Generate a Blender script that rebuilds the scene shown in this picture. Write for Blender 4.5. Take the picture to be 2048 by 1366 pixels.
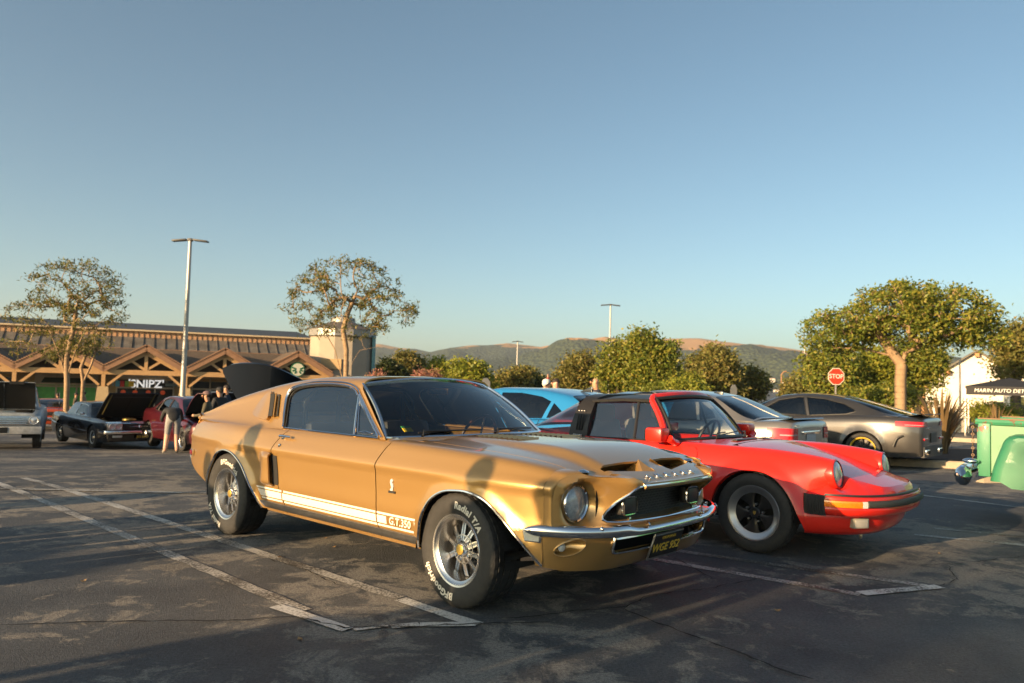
import bpy, bmesh, math, random
import numpy as np
from mathutils import Vector, Matrix
from mathutils.geometry import delaunay_2d_cdt
R = math.radians
for _o in list(bpy.data.objects): bpy.data.objects.remove(_o)
SC = bpy.context.scene
COL = SC.collection

# ---------------------------------------------------------------- camera
CAM_F, CAM_PITCH, CAM_ROLL, CAM_H = 1519.18, 0.0547, 0.0273, 1.293
_cd = bpy.data.cameras.new('camera'); _cam = bpy.data.objects.new('camera', _cd); COL.objects.link(_cam)
_cd.sensor_width = 36; _cd.lens = CAM_F*36/2048; _cd.clip_start = .05; _cd.clip_end = 20000
_f = np.array([0, math.cos(CAM_PITCH), math.sin(CAM_PITCH)]); _r = np.array([1., 0, 0]); _u = np.cross(_r, _f)
_c, _s = math.cos(CAM_ROLL), math.sin(CAM_ROLL)
CR, CU, CF = _c*_r+_s*_u, -_s*_r+_c*_u, _f
_cam.matrix_world = Matrix(((CR[0], CU[0], -CF[0], 0), (CR[1], CU[1], -CF[1], 0), (CR[2], CU[2], -CF[2], CAM_H), (0, 0, 0, 1)))
_cd.dof.use_dof = True; _cd.dof.focus_distance = 4.9; _cd.dof.aperture_fstop = 3.2
SC.camera = _cam

# ---------------------------------------------------------------- sky, sun, exposure
SUN_EL, LIGHT_AZ = 11.0, 41.0             # light travels towards LIGHT_AZ degrees from +X
w = bpy.data.worlds.new('World'); SC.world = w; w.use_nodes = True
_nt = w.node_tree; _bg = _nt.nodes['Background']
_sky = _nt.nodes.new('ShaderNodeTexSky'); _sky.sky_type = 'NISHITA'; _sky.sun_disc = False
_sky.sun_elevation = R(SUN_EL); _sky.sun_rotation = R(90-(LIGHT_AZ+180)); _sky.altitude = 0
_sky.air_density = .7; _sky.dust_density = 1.5; _sky.ozone_density = .9
_wb = _nt.nodes.new('ShaderNodeMix'); _wb.data_type = 'RGBA'; _wb.blend_type = 'MULTIPLY'; _wb.inputs[0].default_value = 1; _wb.inputs[7].default_value = (.94, 1.05, .95, 1)   # white balance of the whole sky
_nt.links.new(_sky.outputs[0], _wb.inputs[6]); _nt.links.new(_wb.outputs[2], _bg.inputs[0]); _bg.inputs[1].default_value = .085
_sl = bpy.data.lights.new('sun', 'SUN'); _so = bpy.data.objects.new('sun', _sl); COL.objects.link(_so)
_sl.energy = 5.0; _sl.angle = R(.53); _sl.color = (1, .68, .37)
_so.rotation_euler = Vector((math.cos(R(LIGHT_AZ))*math.cos(R(SUN_EL)), math.sin(R(LIGHT_AZ))*math.cos(R(SUN_EL)), -math.sin(R(SUN_EL)))).to_track_quat('-Z', 'Y').to_euler()
SC.view_settings.view_transform = 'Standard'; SC.view_settings.look = 'None'; SC.view_settings.gamma = 1
SC.view_settings.exposure = 1.22; SC.view_settings.use_curve_mapping = False
SC.cycles.max_bounces = 8; SC.cycles.transparent_max_bounces = 16; SC.cycles.caustics_reflective = False; SC.cycles.caustics_refractive = False

# ---------------------------------------------------------------- helpers
def pray(px, py):                          # viewing ray of a photo pixel, used only to measure where things stand
    return CF+CR*(px-1024)/CAM_F-CU*(py-683)/CAM_F
def gp(px, py, z=0):
    d = pray(px, py); t = (z-CAM_H)/d[2]; return np.array([t*d[0], t*d[1], z])
def at(px, py, D):                         # point on that ray at ground distance Y = D
    d = pray(px, py); return np.array([0, 0, CAM_H])+d*D/d[1]

MATS = {}
def mat(name, col=(.5, .5, .5), rough=.5, metal=0, coat=0, spec=.5, emit=None, var=0, vs=8, bump=0, bs=60, alpha=None, coatr=.03, sheen=0):
    if name in MATS: return MATS[name]
    m = bpy.data.materials.new(name); m.use_nodes = True; nt = m.node_tree; b = nt.nodes['Principled BSDF']
    b.inputs['Base Color'].default_value = (*col, 1); b.inputs['Roughness'].default_value = rough; b.inputs['Metallic'].default_value = metal
    b.inputs['Coat Weight'].default_value = coat; b.inputs['Coat Roughness'].default_value = coatr; b.inputs['Specular IOR Level'].default_value = spec
    if emit: b.inputs['Emission Color'].default_value = (*emit[:3], 1); b.inputs['Emission Strength'].default_value = emit[3]
    if var or bump:
        tc = nt.nodes.new('ShaderNodeTexCoord')
        if var:
            n = nt.nodes.new('ShaderNodeTexNoise'); n.inputs['Scale'].default_value = vs; n.inputs['Detail'].default_value = 6; n.inputs['Roughness'].default_value = .65
            nt.links.new(tc.outputs['Object'], n.inputs['Vector'])
            mr = nt.nodes.new('ShaderNodeMapRange'); mr.inputs[1].default_value = .3; mr.inputs[2].default_value = .7; mr.inputs[3].default_value = 1-var; mr.inputs[4].default_value = 1+var
            nt.links.new(n.outputs[0], mr.inputs[0])
            mx = nt.nodes.new('ShaderNodeMix'); mx.data_type = 'RGBA'; mx.blend_type = 'MULTIPLY'; mx.inputs[0].default_value = 1
            mx.inputs[6].default_value = (*col, 1); nt.links.new(mr.outputs[0], mx.inputs[7]); nt.links.new(mx.outputs[2], b.inputs['Base Color'])
        if bump:
            n2 = nt.nodes.new('ShaderNodeTexNoise'); n2.inputs['Scale'].default_value = bs; n2.inputs['Detail'].default_value = 4
            nt.links.new(tc.outputs['Object'], n2.inputs['Vector'])
            bp = nt.nodes.new('ShaderNodeBump'); bp.inputs['Strength'].default_value = bump; bp.inputs['Distance'].default_value = .01
            nt.links.new(n2.outputs[0], bp.inputs['Height']); nt.links.new(bp.outputs[0], b.inputs['Normal'])
    MATS[name] = m; return m
def glass(name, tint=(.7, .75, .78), refl=1.0, rough=.01, ior=1.8):
    if name in MATS: return MATS[name]
    m = bpy.data.materials.new(name); m.use_nodes = True; nt = m.node_tree
    for n in list(nt.nodes): nt.nodes.remove(n)
    o = nt.nodes.new('ShaderNodeOutputMaterial'); mx = nt.nodes.new('ShaderNodeMixShader'); t = nt.nodes.new('ShaderNodeBsdfTransparent'); g = nt.nodes.new('ShaderNodeBsdfGlossy'); f = nt.nodes.new('ShaderNodeFresnel')
    t.inputs[0].default_value = (*tint, 1); g.inputs[0].default_value = (refl, refl, refl, 1); g.inputs['Roughness'].default_value = rough; f.inputs[0].default_value = ior
    nt.links.new(f.outputs[0], mx.inputs[0]); nt.links.new(t.outputs[0], mx.inputs[1]); nt.links.new(g.outputs[0], mx.inputs[2]); nt.links.new(mx.outputs[0], o.inputs[0])
    MATS[name] = m; return m
def tag(o, label=None, cat=None, group=None, kind=None):
    if label: o['label'] = label
    if cat: o['category'] = cat
    if group: o['group'] = group
    if kind: o['kind'] = kind
    return o
def empty(name, loc=(0, 0, 0), rz=0, label=None, cat=None, group=None):
    o = bpy.data.objects.new(name, None); COL.objects.link(o); o.location = loc; o.rotation_euler = (0, 0, rz); o.empty_display_size = .2
    return tag(o, label, cat, group)
def link(name, me, m=None, parent=None):
    if m is not None and not me.materials: me.materials.append(m)
    o = bpy.data.objects.new(name, me); COL.objects.link(o)
    if parent is not None: o.parent = parent
    return o
def mesh(name, V, F, m, parent=None, smooth=True, sharp=38):
    me = bpy.data.meshes.new(name); me.from_pydata([tuple(map(float, v)) for v in V], [], [tuple(map(int, f)) for f in F]); me.update()
    if smooth:
        me.polygons.foreach_set('use_smooth', np.ones(len(me.polygons), bool))
        if sharp: me.set_sharp_from_angle(angle=R(sharp))
    return link(name, me, m, parent)
def fixn(o):                                # make normals consistent and outward
    bm = bmesh.new(); bm.from_mesh(o.data); bmesh.ops.recalc_face_normals(bm, faces=bm.faces); bm.to_mesh(o.data); bm.free(); return o

class MB:                                   # collects shapes into one mesh
    def __init__(s): s.V = []; s.F = []
    def add(s, V, F):
        n = len(s.V); s.V.extend([tuple(v) for v in V]); s.F.extend([tuple(i+n for i in f) for f in F]); return s
    def box(s, c, d, rz=0, M=None):
        x, y, z = d[0]/2, d[1]/2, d[2]/2; V = [(a, b, e) for a in (-x, x) for b in (-y, y) for e in (-z, z)]
        ca, sa = math.cos(rz), math.sin(rz); V = [(c[0]+a*ca-b*sa, c[1]+a*sa+b*ca, c[2]+e) for a, b, e in V]
        if M is not None: V = [tuple(M @ Vector(v)) for v in V]
        return s.add(V, [(0, 1, 3, 2), (4, 6, 7, 5), (0, 4, 5, 1), (2, 3, 7, 6), (0, 2, 6, 4), (1, 5, 7, 3)])
    def beam(s, a, b, wd, h, up=(0, 0, 1)):
        a, b, up = Vector(a), Vector(b), Vector(up); d = (b-a).normalized(); sd = d.cross(up).normalized(); u2 = sd.cross(d)
        V = [tuple(p+sd*i*wd/2+u2*j*h/2) for p in (a, b) for i, j in ((-1, -1), (1, -1), (1, 1), (-1, 1))]
        return s.add(V, [(3, 2, 1, 0), (4, 5, 6, 7), (0, 1, 5, 4), (1, 2, 6, 5), (2, 3, 7, 6), (3, 0, 4, 7)])
    def tube(s, pts, r, n=8, closed=False, cap=True, flat=1.0, up=None):
        P = [Vector(map(float, p)) for p in pts]; m = len(P); rr = r if hasattr(r, '__len__') else [r]*m; prev = None; V = []; F = []
        for i, p in enumerate(P):
            a = P[(i-1) % m] if (closed or i > 0) else p; b = P[(i+1) % m] if (closed or i < m-1) else p
            t = (b-a).normalized() if (b-a).length > 1e-9 else Vector((0, 0, 1))
            if up is not None: n1 = Vector(up)-t*t.dot(Vector(up)); n1.normalize()
            elif prev is None: n1 = t.orthogonal().normalized()
            else: n1 = prev-t*t.dot(prev); n1 = n1.normalized() if n1.length > 1e-6 else t.orthogonal().normalized()
            prev = n1; n2 = t.cross(n1)
            for k in range(n):
                an = 2*math.pi*k/n; V.append(tuple(p+(n1*math.cos(an)*flat+n2*math.sin(an))*rr[i]))
        for i in range(m if closed else m-1):
            j = (i+1) % m
            for k in range(n): F.append((i*n+k, i*n+(k+1) % n, j*n+(k+1) % n, j*n+k))
        if cap and not closed: F.append(tuple(range(n-1, -1, -1))); F.append(tuple((m-1)*n+k for k in range(n)))
        return s.add(V, F)
    def lathe(s, prof, n=48, M=None, mod=None, closed=False):   # prof (r,h): revolve round Y, h along Y
        V = []; F = []; m = len(prof)
        for i in range(n):
            a = 2*math.pi*i/n
            for k, (r, h) in enumerate(prof):
                q = r-(mod(i, k) if mod else 0); V.append((q*math.cos(a), h, q*math.sin(a)))
        for i in range(n):
            j = (i+1) % n
            for k in range(m if closed else m-1): l = (k+1) % m; F.append((i*m+k, i*m+l, j*m+l, j*m+k))
        if M is not None: V = [tuple(M @ Vector(v)) for v in V]
        return s.add(V, F)
    def sphere(s, c, r, n=12, m=8):
        V = []; F = []; rx, ry, rz = r if hasattr(r, '__len__') else (r, r, r)
        for i in range(m+1):
            t = math.pi*i/m
            for k in range(n): a = 2*math.pi*k/n; V.append((c[0]+rx*math.sin(t)*math.cos(a), c[1]+ry*math.sin(t)*math.sin(a), c[2]+rz*math.cos(t)))
        for i in range(m):
            for k in range(n): F.append((i*n+k, (i+1)*n+k, (i+1)*n+(k+1) % n, i*n+(k+1) % n))
        return s.add(V, F)
    def prism(s, poly, h0, h1, f):           # poly 2-D outline, f(u,v,h)->xyz
        n = len(poly); V = [f(u, v, h0) for u, v in poly]+[f(u, v, h1) for u, v in poly]
        return s.add(V, [tuple(range(n-1, -1, -1)), tuple(range(n, 2*n))]+[(i, (i+1) % n, n+(i+1) % n, n+i) for i in range(n)])
    def obj(s, name, m, parent=None, smooth=True, sharp=38, fix=True, bevel=0):
        o = mesh(name, s.V, s.F, m, parent, smooth, None)
        if fix or bevel:
            bm = bmesh.new(); bm.from_mesh(o.data)
            if bevel: bmesh.ops.bevel(bm, geom=[e for e in bm.edges if len(e.link_faces) == 2 and e.calc_face_angle(0) > .6], offset=bevel, segments=2, affect='EDGES', profile=.6)
            bmesh.ops.recalc_face_normals(bm, faces=bm.faces); bm.to_mesh(o.data); bm.free()
        if smooth:
            o.data.polygons.foreach_set('use_smooth', np.ones(len(o.data.polygons), bool))
            if sharp: o.data.set_sharp_from_angle(angle=R(sharp))
        return o

def pslopes(x, Y):                          # PCHIP slopes along the last axis
    h = np.diff(x); d = np.diff(Y, axis=-1)/h; m = np.zeros_like(Y)
    w1 = 2*h[1:]+h[:-1]; w2 = h[1:]+2*h[:-1]
    ok = d[..., :-1]*d[..., 1:] > 0; dd = np.where(ok, d[..., :-1], 1.); de = np.where(ok, d[..., 1:], 1.)
    m[..., 1:-1] = np.where(ok, (w1+w2)/(w1/dd+w2/de), 0); m[..., 0] = d[..., 0]; m[..., -1] = d[..., -1]
    return m
def heval(x, Y, M, t):                      # Hermite evaluation, Y (K,) shared
    t = np.asarray(t, float); i = np.clip(np.searchsorted(x, t)-1, 0, len(x)-2); h = x[i+1]-x[i]; s = (t-x[i])/h
    if Y.ndim == 1: y0, y1, m0, m1 = Y[i], Y[i+1], M[i], M[i+1]
    else: q = np.arange(len(t)); y0, y1, m0, m1 = Y[q, i], Y[q, i+1], M[q, i], M[q, i+1]
    lo = s < 0; hi = s > 1; sc = np.clip(s, 0, 1); s2, s3 = sc*sc, sc**3
    r = (2*s3-3*s2+1)*y0+(s3-2*s2+sc)*h*m0+(-2*s3+3*s2)*y1+(s3-s2)*h*m1
    return np.where(lo, y0+m0*s*h, np.where(hi, y1+m1*(s-1)*h, r))
def curve(knots, smooth=.1):                # smooth 1-D function through (x, value) knots
    if not hasattr(knots, '__len__'): return lambda t, c=knots: np.full(np.shape(t), float(c))
    k = np.array(sorted(knots), float); x, y = k[:, 0], k[:, 1]; M = pslopes(x, y)
    if not smooth: return lambda t: heval(x, y, M, t)
    g = np.arange(x[0]-.3, x[-1]+.3, .015); v = heval(x, y, M, g); n = max(1, int(smooth/.015)); ker = np.hanning(2*n+3)[1:-1]; ker /= ker.sum()
    vp = np.concatenate([v[0]-(v[1]-v[0])*np.arange(n, 0, -1)*1., v, v[-1]+(v[-1]-v[-2])*np.arange(1, n+1)]); vs = np.convolve(vp, ker, 'valid')
    return lambda t: np.interp(t, g, vs)
def spl(pts, n=8, closed=False):            # Catmull-Rom polyline
    P = np.array(pts, float); m = len(P); out = []
    for i in range(m if closed else m-1):
        p0 = P[(i-1) % m] if closed or i > 0 else 2*P[0]-P[1]; p1 = P[i]; p2 = P[(i+1) % m]; p3 = P[(i+2) % m] if closed or i < m-2 else 2*P[-1]-P[-2]
        for k in range(n):
            t = k/n; out.append(.5*((2*p1)+(-p0+p2)*t+(2*p0-5*p1+4*p2-p3)*t*t+(-p0+3*p1-3*p2+p3)*t**3))
    if not closed: out.append(P[-1])
    return np.array(out)
def dens(P, step, closed=True):
    P = np.array(P, float); out = []; m = len(P)
    for i in range(m if closed else m-1):
        a, b = P[i], P[(i+1) % m]; k = max(1, int(math.ceil(np.linalg.norm(b-a)/step-1e-6)))
        for j in range(k): out.append(a+(b-a)*j/k)
    if not closed: out.append(P[-1])
    return np.array(out)
def inpoly(Q, P):
    x, y = Q[:, 0][:, None], Q[:, 1][:, None]; x1, y1 = P[:, 0], P[:, 1]; x2, y2 = np.roll(x1, -1), np.roll(y1, -1)
    c = ((y1 > y) != (y2 > y)) & (x < (x2-x1)*(y-y1)/np.where(y2 == y1, 1e-12, y2-y1)+x1)
    return c.sum(1) % 2 == 1
def region(outline, holes=(), step=.03, feats=()):
    loops = [dens(outline, step)]+[dens(h, step) for h in holes]; verts = []; edges = []; n = 0
    for L in loops:
        verts.extend(L.tolist()); edges.extend([(n+i, n+(i+1) % len(L)) for i in range(len(L))]); n += len(L)
    for f in feats:
        L = dens(f, step, False); verts.extend(L.tolist()); edges.extend([(n+i, n+i+1) for i in range(len(L)-1)]); n += len(L)
    B = np.array(verts); lo, hi = B.min(0), B.max(0)
    gy = np.arange(lo[1], hi[1]+step, step*.9); pts = []
    for j, yy in enumerate(gy): xs = np.arange(lo[0]+(step/2 if j % 2 else 0), hi[0]+step, step); pts.append(np.stack([xs, np.full(len(xs), yy)], 1))
    Q = np.concatenate(pts); k = inpoly(Q, loops[0])
    for h in loops[1:]: k &= ~inpoly(Q, h)
    Q = Q[k]
    if len(Q):
        dmin = np.full(len(Q), 9e9)
        for i in range(0, len(B), 200): dmin = np.minimum(dmin, ((Q[:, None]-B[None, i:i+200])**2).sum(-1).min(1))
        Q = Q[dmin > (step*.55)**2]; verts = verts+Q.tolist()
    r = delaunay_2d_cdt([Vector(v) for v in verts], edges, [], 0, 1e-7); V = np.array([tuple(v) for v in r[0]]); F = np.array([tuple(f) for f in r[2] if len(f) == 3])
    c = V[F].mean(1); k = inpoly(c, loops[0])
    for h in loops[1:]: k &= ~inpoly(c, h)
    return V, F[k]
def sheet(name, V3, F, m, parent, thick=.012, out=(0, 0, 1), sharp=38):
    """surface with an edge return; out = rough outward direction"""
    V3 = np.asarray(V3, float); fn = np.cross(V3[F[:, 1]]-V3[F[:, 0]], V3[F[:, 2]]-V3[F[:, 0]])
    if (fn.sum(0)*np.array(out)).sum() < 0: F = F[:, ::-1]; fn = -fn
    if thick:
        vn = np.zeros_like(V3)
        for k in range(3): np.add.at(vn, F[:, k], fn)
        vn /= np.linalg.norm(vn, axis=1)[:, None]+1e-12
        e = np.concatenate([F[:, [0, 1]], F[:, [1, 2]], F[:, [2, 0]]]); key = {}
        for a, b in e: key[(a, b)] = 1
        be = [(a, b) for a, b in e if (b, a) not in key]; bv = sorted({i for x in be for i in x}); idx = {v: len(V3)+i for i, v in enumerate(bv)}
        V3 = np.concatenate([V3, V3[bv]-vn[bv]*thick]); FF = [tuple(f) for f in F]+[(b, a, idx[a], idx[b]) for a, b in be]
    else: FF = [tuple(f) for f in F]
    return mesh(name, V3, FF, m, parent, True, sharp)
class Surf:                                 # lofted half-body: lines = [(v, y(x), z(x))]
    def __init__(s, lines): s.v = np.array([l[0] for l in lines], float); s.y = [curve(l[1]) if not callable(l[1]) else l[1] for l in lines]; s.z = [curve(l[2]) if not callable(l[2]) else l[2] for l in lines]
    def P(s, x, v):
        x = np.asarray(x, float); v = np.asarray(v, float); Y = np.stack([f(x) for f in s.y], -1); Z = np.stack([f(x) for f in s.z], -1)
        return np.stack([x, heval(s.v, Y, pslopes(s.v, Y), v), heval(s.v, Z, pslopes(s.v, Z), v)], -1)
    def V(s, x, z, lo=None, hi=None):
        x = np.asarray(x, float); z = np.asarray(z, float); a = np.full(x.shape, s.v[0]-.2 if lo is None else lo); b = np.full(x.shape, s.v[-1] if hi is None else hi)
        for _ in range(34):
            m = (a+b)/2; up = s.P(x, m)[..., 2] < z; a = np.where(up, m, a); b = np.where(up, b, m)
        return (a+b)/2
    def xz(s, pts, step=.03, closed=False, hi=None):           # side-view outline (x,z) -> (x,v)
        P = dens(pts, step, closed); return np.stack([P[:, 0], s.V(P[:, 0], P[:, 1], hi=hi)], 1)
def mir(V, s): V = np.array(V, float); V[:, 1] *= s; return V
def panel(name, surf, outline, m, parent, holes=(), step=.03, thick=.012, sides=(-1, 1), fx=None, off=0, feats=()):
    U, F = region(outline, holes, step, feats); P = surf.P(U[:, 0], U[:, 1]) if hasattr(surf, 'P') else surf(U)
    if fx is not None: P = fx(P, U)
    if off:
        fn = np.cross(P[F[:, 1]]-P[F[:, 0]], P[F[:, 2]]-P[F[:, 0]]); vn = np.zeros_like(P)
        for k in range(3): np.add.at(vn, F[:, k], fn)
        vn /= np.linalg.norm(vn, axis=1)[:, None]; vn *= np.sign((fn.sum(0)*(0, 1, .3)).sum()); P = P+vn*off
    return [sheet(name, mir(P, s), F, m, parent, thick, (0, s, .3)) for s in sides]
def smooth01(t): t = np.clip(t, 0, 1); return t*t*(3-2*t)
def text(name, body, size, m, parent, M, ext=.002, shear=0, bold=0, fx=None, align='CENTER', space=1.0):
    c = bpy.data.curves.new(name, 'FONT'); c.body = body; c.size = size; c.extrude = ext; c.shear = shear; c.offset = bold; c.align_x = align; c.align_y = 'CENTER'; c.resolution_u = 3; c.space_character = space
    o = bpy.data.objects.new(name, c); COL.objects.link(o); dg = bpy.context.evaluated_depsgraph_get(); me = bpy.data.meshes.new_from_object(o.evaluated_get(dg)); bpy.data.objects.remove(o); me.name = name
    V = np.empty(len(me.vertices)*3); me.vertices.foreach_get('co', V); V = V.reshape(-1, 3)
    V = np.array([fx(v) for v in V]) if fx else np.array([tuple(M @ Vector(v)) for v in V])
    me.vertices.foreach_set('co', V.ravel()); me.update(); me.materials.clear()
    return link(name, me, m, parent)
def copytree(o, parent=None):
    c = o.copy(); COL.objects.link(c); c.parent = parent
    for ch in list(o.children): copytree(ch, c)
    return c
def frame(o, x, n):                         # 4x4 from origin, x-axis and normal
    x = Vector(x).normalized(); n = Vector(n).normalized(); y = n.cross(x); return Matrix(((x[0], y[0], n[0], o[0]), (x[1], y[1], n[1], o[1]), (x[2], y[2], n[2], o[2]), (0, 0, 0, 1)))

def plan_sweep(name, plan, prof, m, parent, sharp=45, both=True, cap=False):   # plan: half outline (x,y) from centre outwards; prof: (offset, z)
    plan = np.asarray(plan, float); P2 = np.concatenate([plan[::-1]*(1, -1), plan[1:]]) if both and abs(plan[0, 1]) < 1e-6 else plan
    sets = [P2] if both and abs(plan[0, 1]) < 1e-6 else ([plan, plan*(1, -1)] if both else [plan]); out = []
    for Q in sets:
        tg = np.gradient(Q, axis=0); tg /= np.linalg.norm(tg, axis=1)[:, None]+1e-12; sg = 1 if tg[:, 1].sum() > 0 else -1; m_ = len(prof)
        V = [(x+t[1]*sg*o, y-t[0]*sg*o, z) for (x, y), t in zip(Q, tg) for o, z in prof]
        F = [(i*m_+k, (i+1)*m_+k, (i+1)*m_+k+1, i*m_+k+1) for i in range(len(Q)-1) for k in range(m_-1)]
        if cap: F += [tuple(range(m_)), tuple((len(Q)-1)*m_+k for k in range(m_))]
        out.append(fixn(mesh(name, V, F, m, parent, True, sharp)))
    return out
def loft2(name, A, B, m, parent, n=30, rows=6, ctrl=None, sides=(-1, 1), sharp=60):   # smooth strip between two polylines
    def rs(Q): Q = np.asarray(Q, float); d = np.concatenate([[0], np.cumsum(np.linalg.norm(np.diff(Q, axis=0), axis=1))]); t = np.linspace(0, d[-1], n); return np.stack([np.interp(t, d, Q[:, k]) for k in range(3)], 1)
    A, B = rs(A), rs(B); C_ = (A+B)/2 if ctrl is None else ctrl(A, B); out = []
    for s in sides:
        V = np.concatenate([((1-t)**2)*A+2*t*(1-t)*C_+t*t*B for t in np.linspace(0, 1, rows)]); V[:, 1] *= s
        out.append(fixn(mesh(name, V, [(j*n+i, j*n+i+1, (j+1)*n+i+1, (j+1)*n+i) for j in range(rows-1) for i in range(n-1)], m, parent, True, sharp)))
    return out
def grid_surf(name, f, nu, nv, m, parent, sharp=45):        # f(u,v arrays 0..1) -> xyz
    u, v = np.meshgrid(np.linspace(0, 1, nu), np.linspace(0, 1, nv)); P = f(u.ravel(), v.ravel())
    return fixn(mesh(name, P, [(j*nu+i, j*nu+i+1, (j+1)*nu+i+1, (j+1)*nu+i) for j in range(nv-1) for i in range(nu-1)], m, parent, True, sharp))
# shared materials
CHROME = mat('chrome', (.78, .78, .8), .08, 1)
DULLCHROME = mat('satin_metal', (.55, .55, .56), .28, 1, var=.12, vs=20)
RUBBER = mat('black_rubber', (.027, .0265, .0265), .72, var=.25, vs=30, bump=.15, bs=300)
BLACKP = mat('black_plastic', (.018, .018, .018), .5)
VOID = mat('dark_interior', (.012, .012, .012), .8)
WHITEP = mat('white_paint', (.8, .78, .74), .45)
SEAT = mat('black_vinyl', (.03, .03, .032), .5)
GLASS = glass('window_glass', (.80, .84, .85))
SIDEGL = glass('side_window_glass', (.74, .80, .83), ior=2.3)
DGLASS = glass('tinted_glass', (.13, .14, .15))
LENS = mat('moulded_headlamp_glass', (.42, .45, .47), .12, .15, coat=1, var=.25, vs=55)
REDL = mat('red_lens', (.55, .012, .018), .12, coat=1)
AMBER = mat('amber_lens', (.88, .21, .008), .2, coat=1, var=.15, vs=40)
# ================================================================ terrain
def TZ(x, y):
    x = np.asarray(x, float); y = np.asarray(y, float); t = np.clip((x+10)/20, 0, 1); k = .10+(.020-.10)*t; G = 1.6+(.6-1.6)*t
    d = np.clip(y-8, 0, None); d = np.where(d < 3, d*d/6, d-1.5)
    return -G*(1-np.exp(-d*k*1.10/G))
def tz(x, y): return float(TZ(x, y))
def gt(px, py, dz=0):                       # where a photo pixel meets the sloping ground
    d = pray(px, py); lo, hi = .5, 400.
    for _ in range(60):
        m = (lo+hi)/2; p = np.array([0, 0, CAM_H])+d*m
        if p[2] > tz(p[0], p[1])+dz: lo = m
        else: hi = m
    p = np.array([0, 0, CAM_H])+d*lo; return np.array([p[0], p[1], tz(p[0], p[1])+dz])

def asphalt():
    m = bpy.data.materials.new('asphalt'); m.use_nodes = True; nt = m.node_tree; b = nt.nodes['Principled BSDF']; N = nt.nodes.new; L = nt.links.new
    tc = N('ShaderNodeTexCoord')
    def noise(scale, det, ro=.6, dist=0, off=0):
        mp = N('ShaderNodeMapping'); mp.inputs['Location'].default_value = (off, off*1.7, 0); L(tc.outputs['Object'], mp.inputs[0])
        n = N('ShaderNodeTexNoise'); n.inputs['Scale'].default_value = scale; n.inputs['Detail'].default_value = det; n.inputs['Roughness'].default_value = ro; n.inputs['Distortion'].default_value = dist; L(mp.outputs[0], n.inputs['Vector']); return n.outputs[0]
    def ramp(v, a, c, o0=0., o1=1.):
        r = N('ShaderNodeMapRange'); r.inputs[1].default_value = a; r.inputs[2].default_value = c; r.inputs[3].default_value = o0; r.inputs[4].default_value = o1; L(v, r.inputs[0]); return r.outputs[0]
    def mix(f, c1, c2, bt='MIX'):
        x = N('ShaderNodeMix'); x.data_type = 'RGBA'; x.blend_type = bt
        for i, c in ((0, f), (6, c1), (7, c2)):
            if hasattr(c, 'is_output'): L(c, x.inputs[i])
            elif i == 0: x.inputs[0].default_value = c
            else: x.inputs[i].default_value = (*c, 1)
        return x.outputs[2]
    def math_(op, a, c):
        x = N('ShaderNodeMath'); x.operation = op
        for i, v in enumerate((a, c)):
            if hasattr(v, 'is_output'): L(v, x.inputs[i])
            else: x.inputs[i].default_value = v
        return x.outputs[0]
    big = noise(.42, 5, .6, .5); fine = noise(3.4, 12, .74, .5, 3.1); worn = math_('ADD', fine, math_('MULTIPLY', math_('SUBTRACT', big, .5), .9))
    mask = ramp(worn, .50, .575); grain = ramp(noise(60, 10, .85), .36, .64, .42, 1.65)
    grit = N('ShaderNodeTexVoronoi'); grit.inputs['Scale'].default_value = 170; L(tc.outputs['Object'], grit.inputs['Vector'])
    gr2 = noise(420, 2, .5)
    seal = mix(ramp(noise(1.3, 8, .7, 0, 9), .32, .68), (.048, .053, .062), (.108, .113, .120))
    agg = mix(ramp(gr2, .35, .68), (.10, .10, .10), (.36, .335, .295))
    col = mix(mask, seal, agg)
    stain = ramp(noise(.8, 3, .5, 1.0, 21), .60, .74); col = mix(math_('MULTIPLY', stain, .35), col, (.016, .016, .017))
    spk = ramp(grit.outputs['Color'], .93, .97); col = mix(math_('MULTIPLY', spk, .35), col, (.30, .28, .24))
    gm_ = N('ShaderNodeVectorMath'); gm_.operation = 'SCALE'; L(col, gm_.inputs[0]); L(grain, gm_.inputs['Scale']); L(gm_.outputs[0], b.inputs['Base Color']); L(ramp(mask, 0, 1, .68, .92), b.inputs['Roughness']); b.inputs['Specular IOR Level'].default_value = .35
    hgt = math_('ADD', math_('MULTIPLY', grit.outputs['Distance'], .42), math_('ADD', math_('MULTIPLY', mask, -.22), math_('MULTIPLY', noise(70, 6, .75), 1.1)))
    bp = N('ShaderNodeBump'); bp.inputs['Strength'].default_value = 1.0; bp.inputs['Distance'].default_value = .010; L(hgt, bp.inputs['Height']); L(bp.outputs[0], b.inputs['Normal'])
    return m
ASPH = asphalt()
def build_ground():
    th = np.linspace(0, 2*math.pi, 145)[:-1]; rad = np.concatenate([[0.01], np.geomspace(1.2, 7000, 90)]); V = []; F = []; n = len(th)
    for r in rad:
        x = r*np.cos(th); y = r*np.sin(th)+3; V.append(np.stack([x, y, TZ(x, y)], 1))
    V = np.concatenate(V)
    for j in range(len(rad)-1): F += [(j*n+i, (j+1)*n+i, (j+1)*n+(i+1) % n, j*n+(i+1) % n) for i in range(n)]
    return tag(mesh('ground', V, F, ASPH, None, True, None), 'dark worn asphalt of the parking lot', None, None, 'structure')
GROUND = build_ground()

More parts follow.
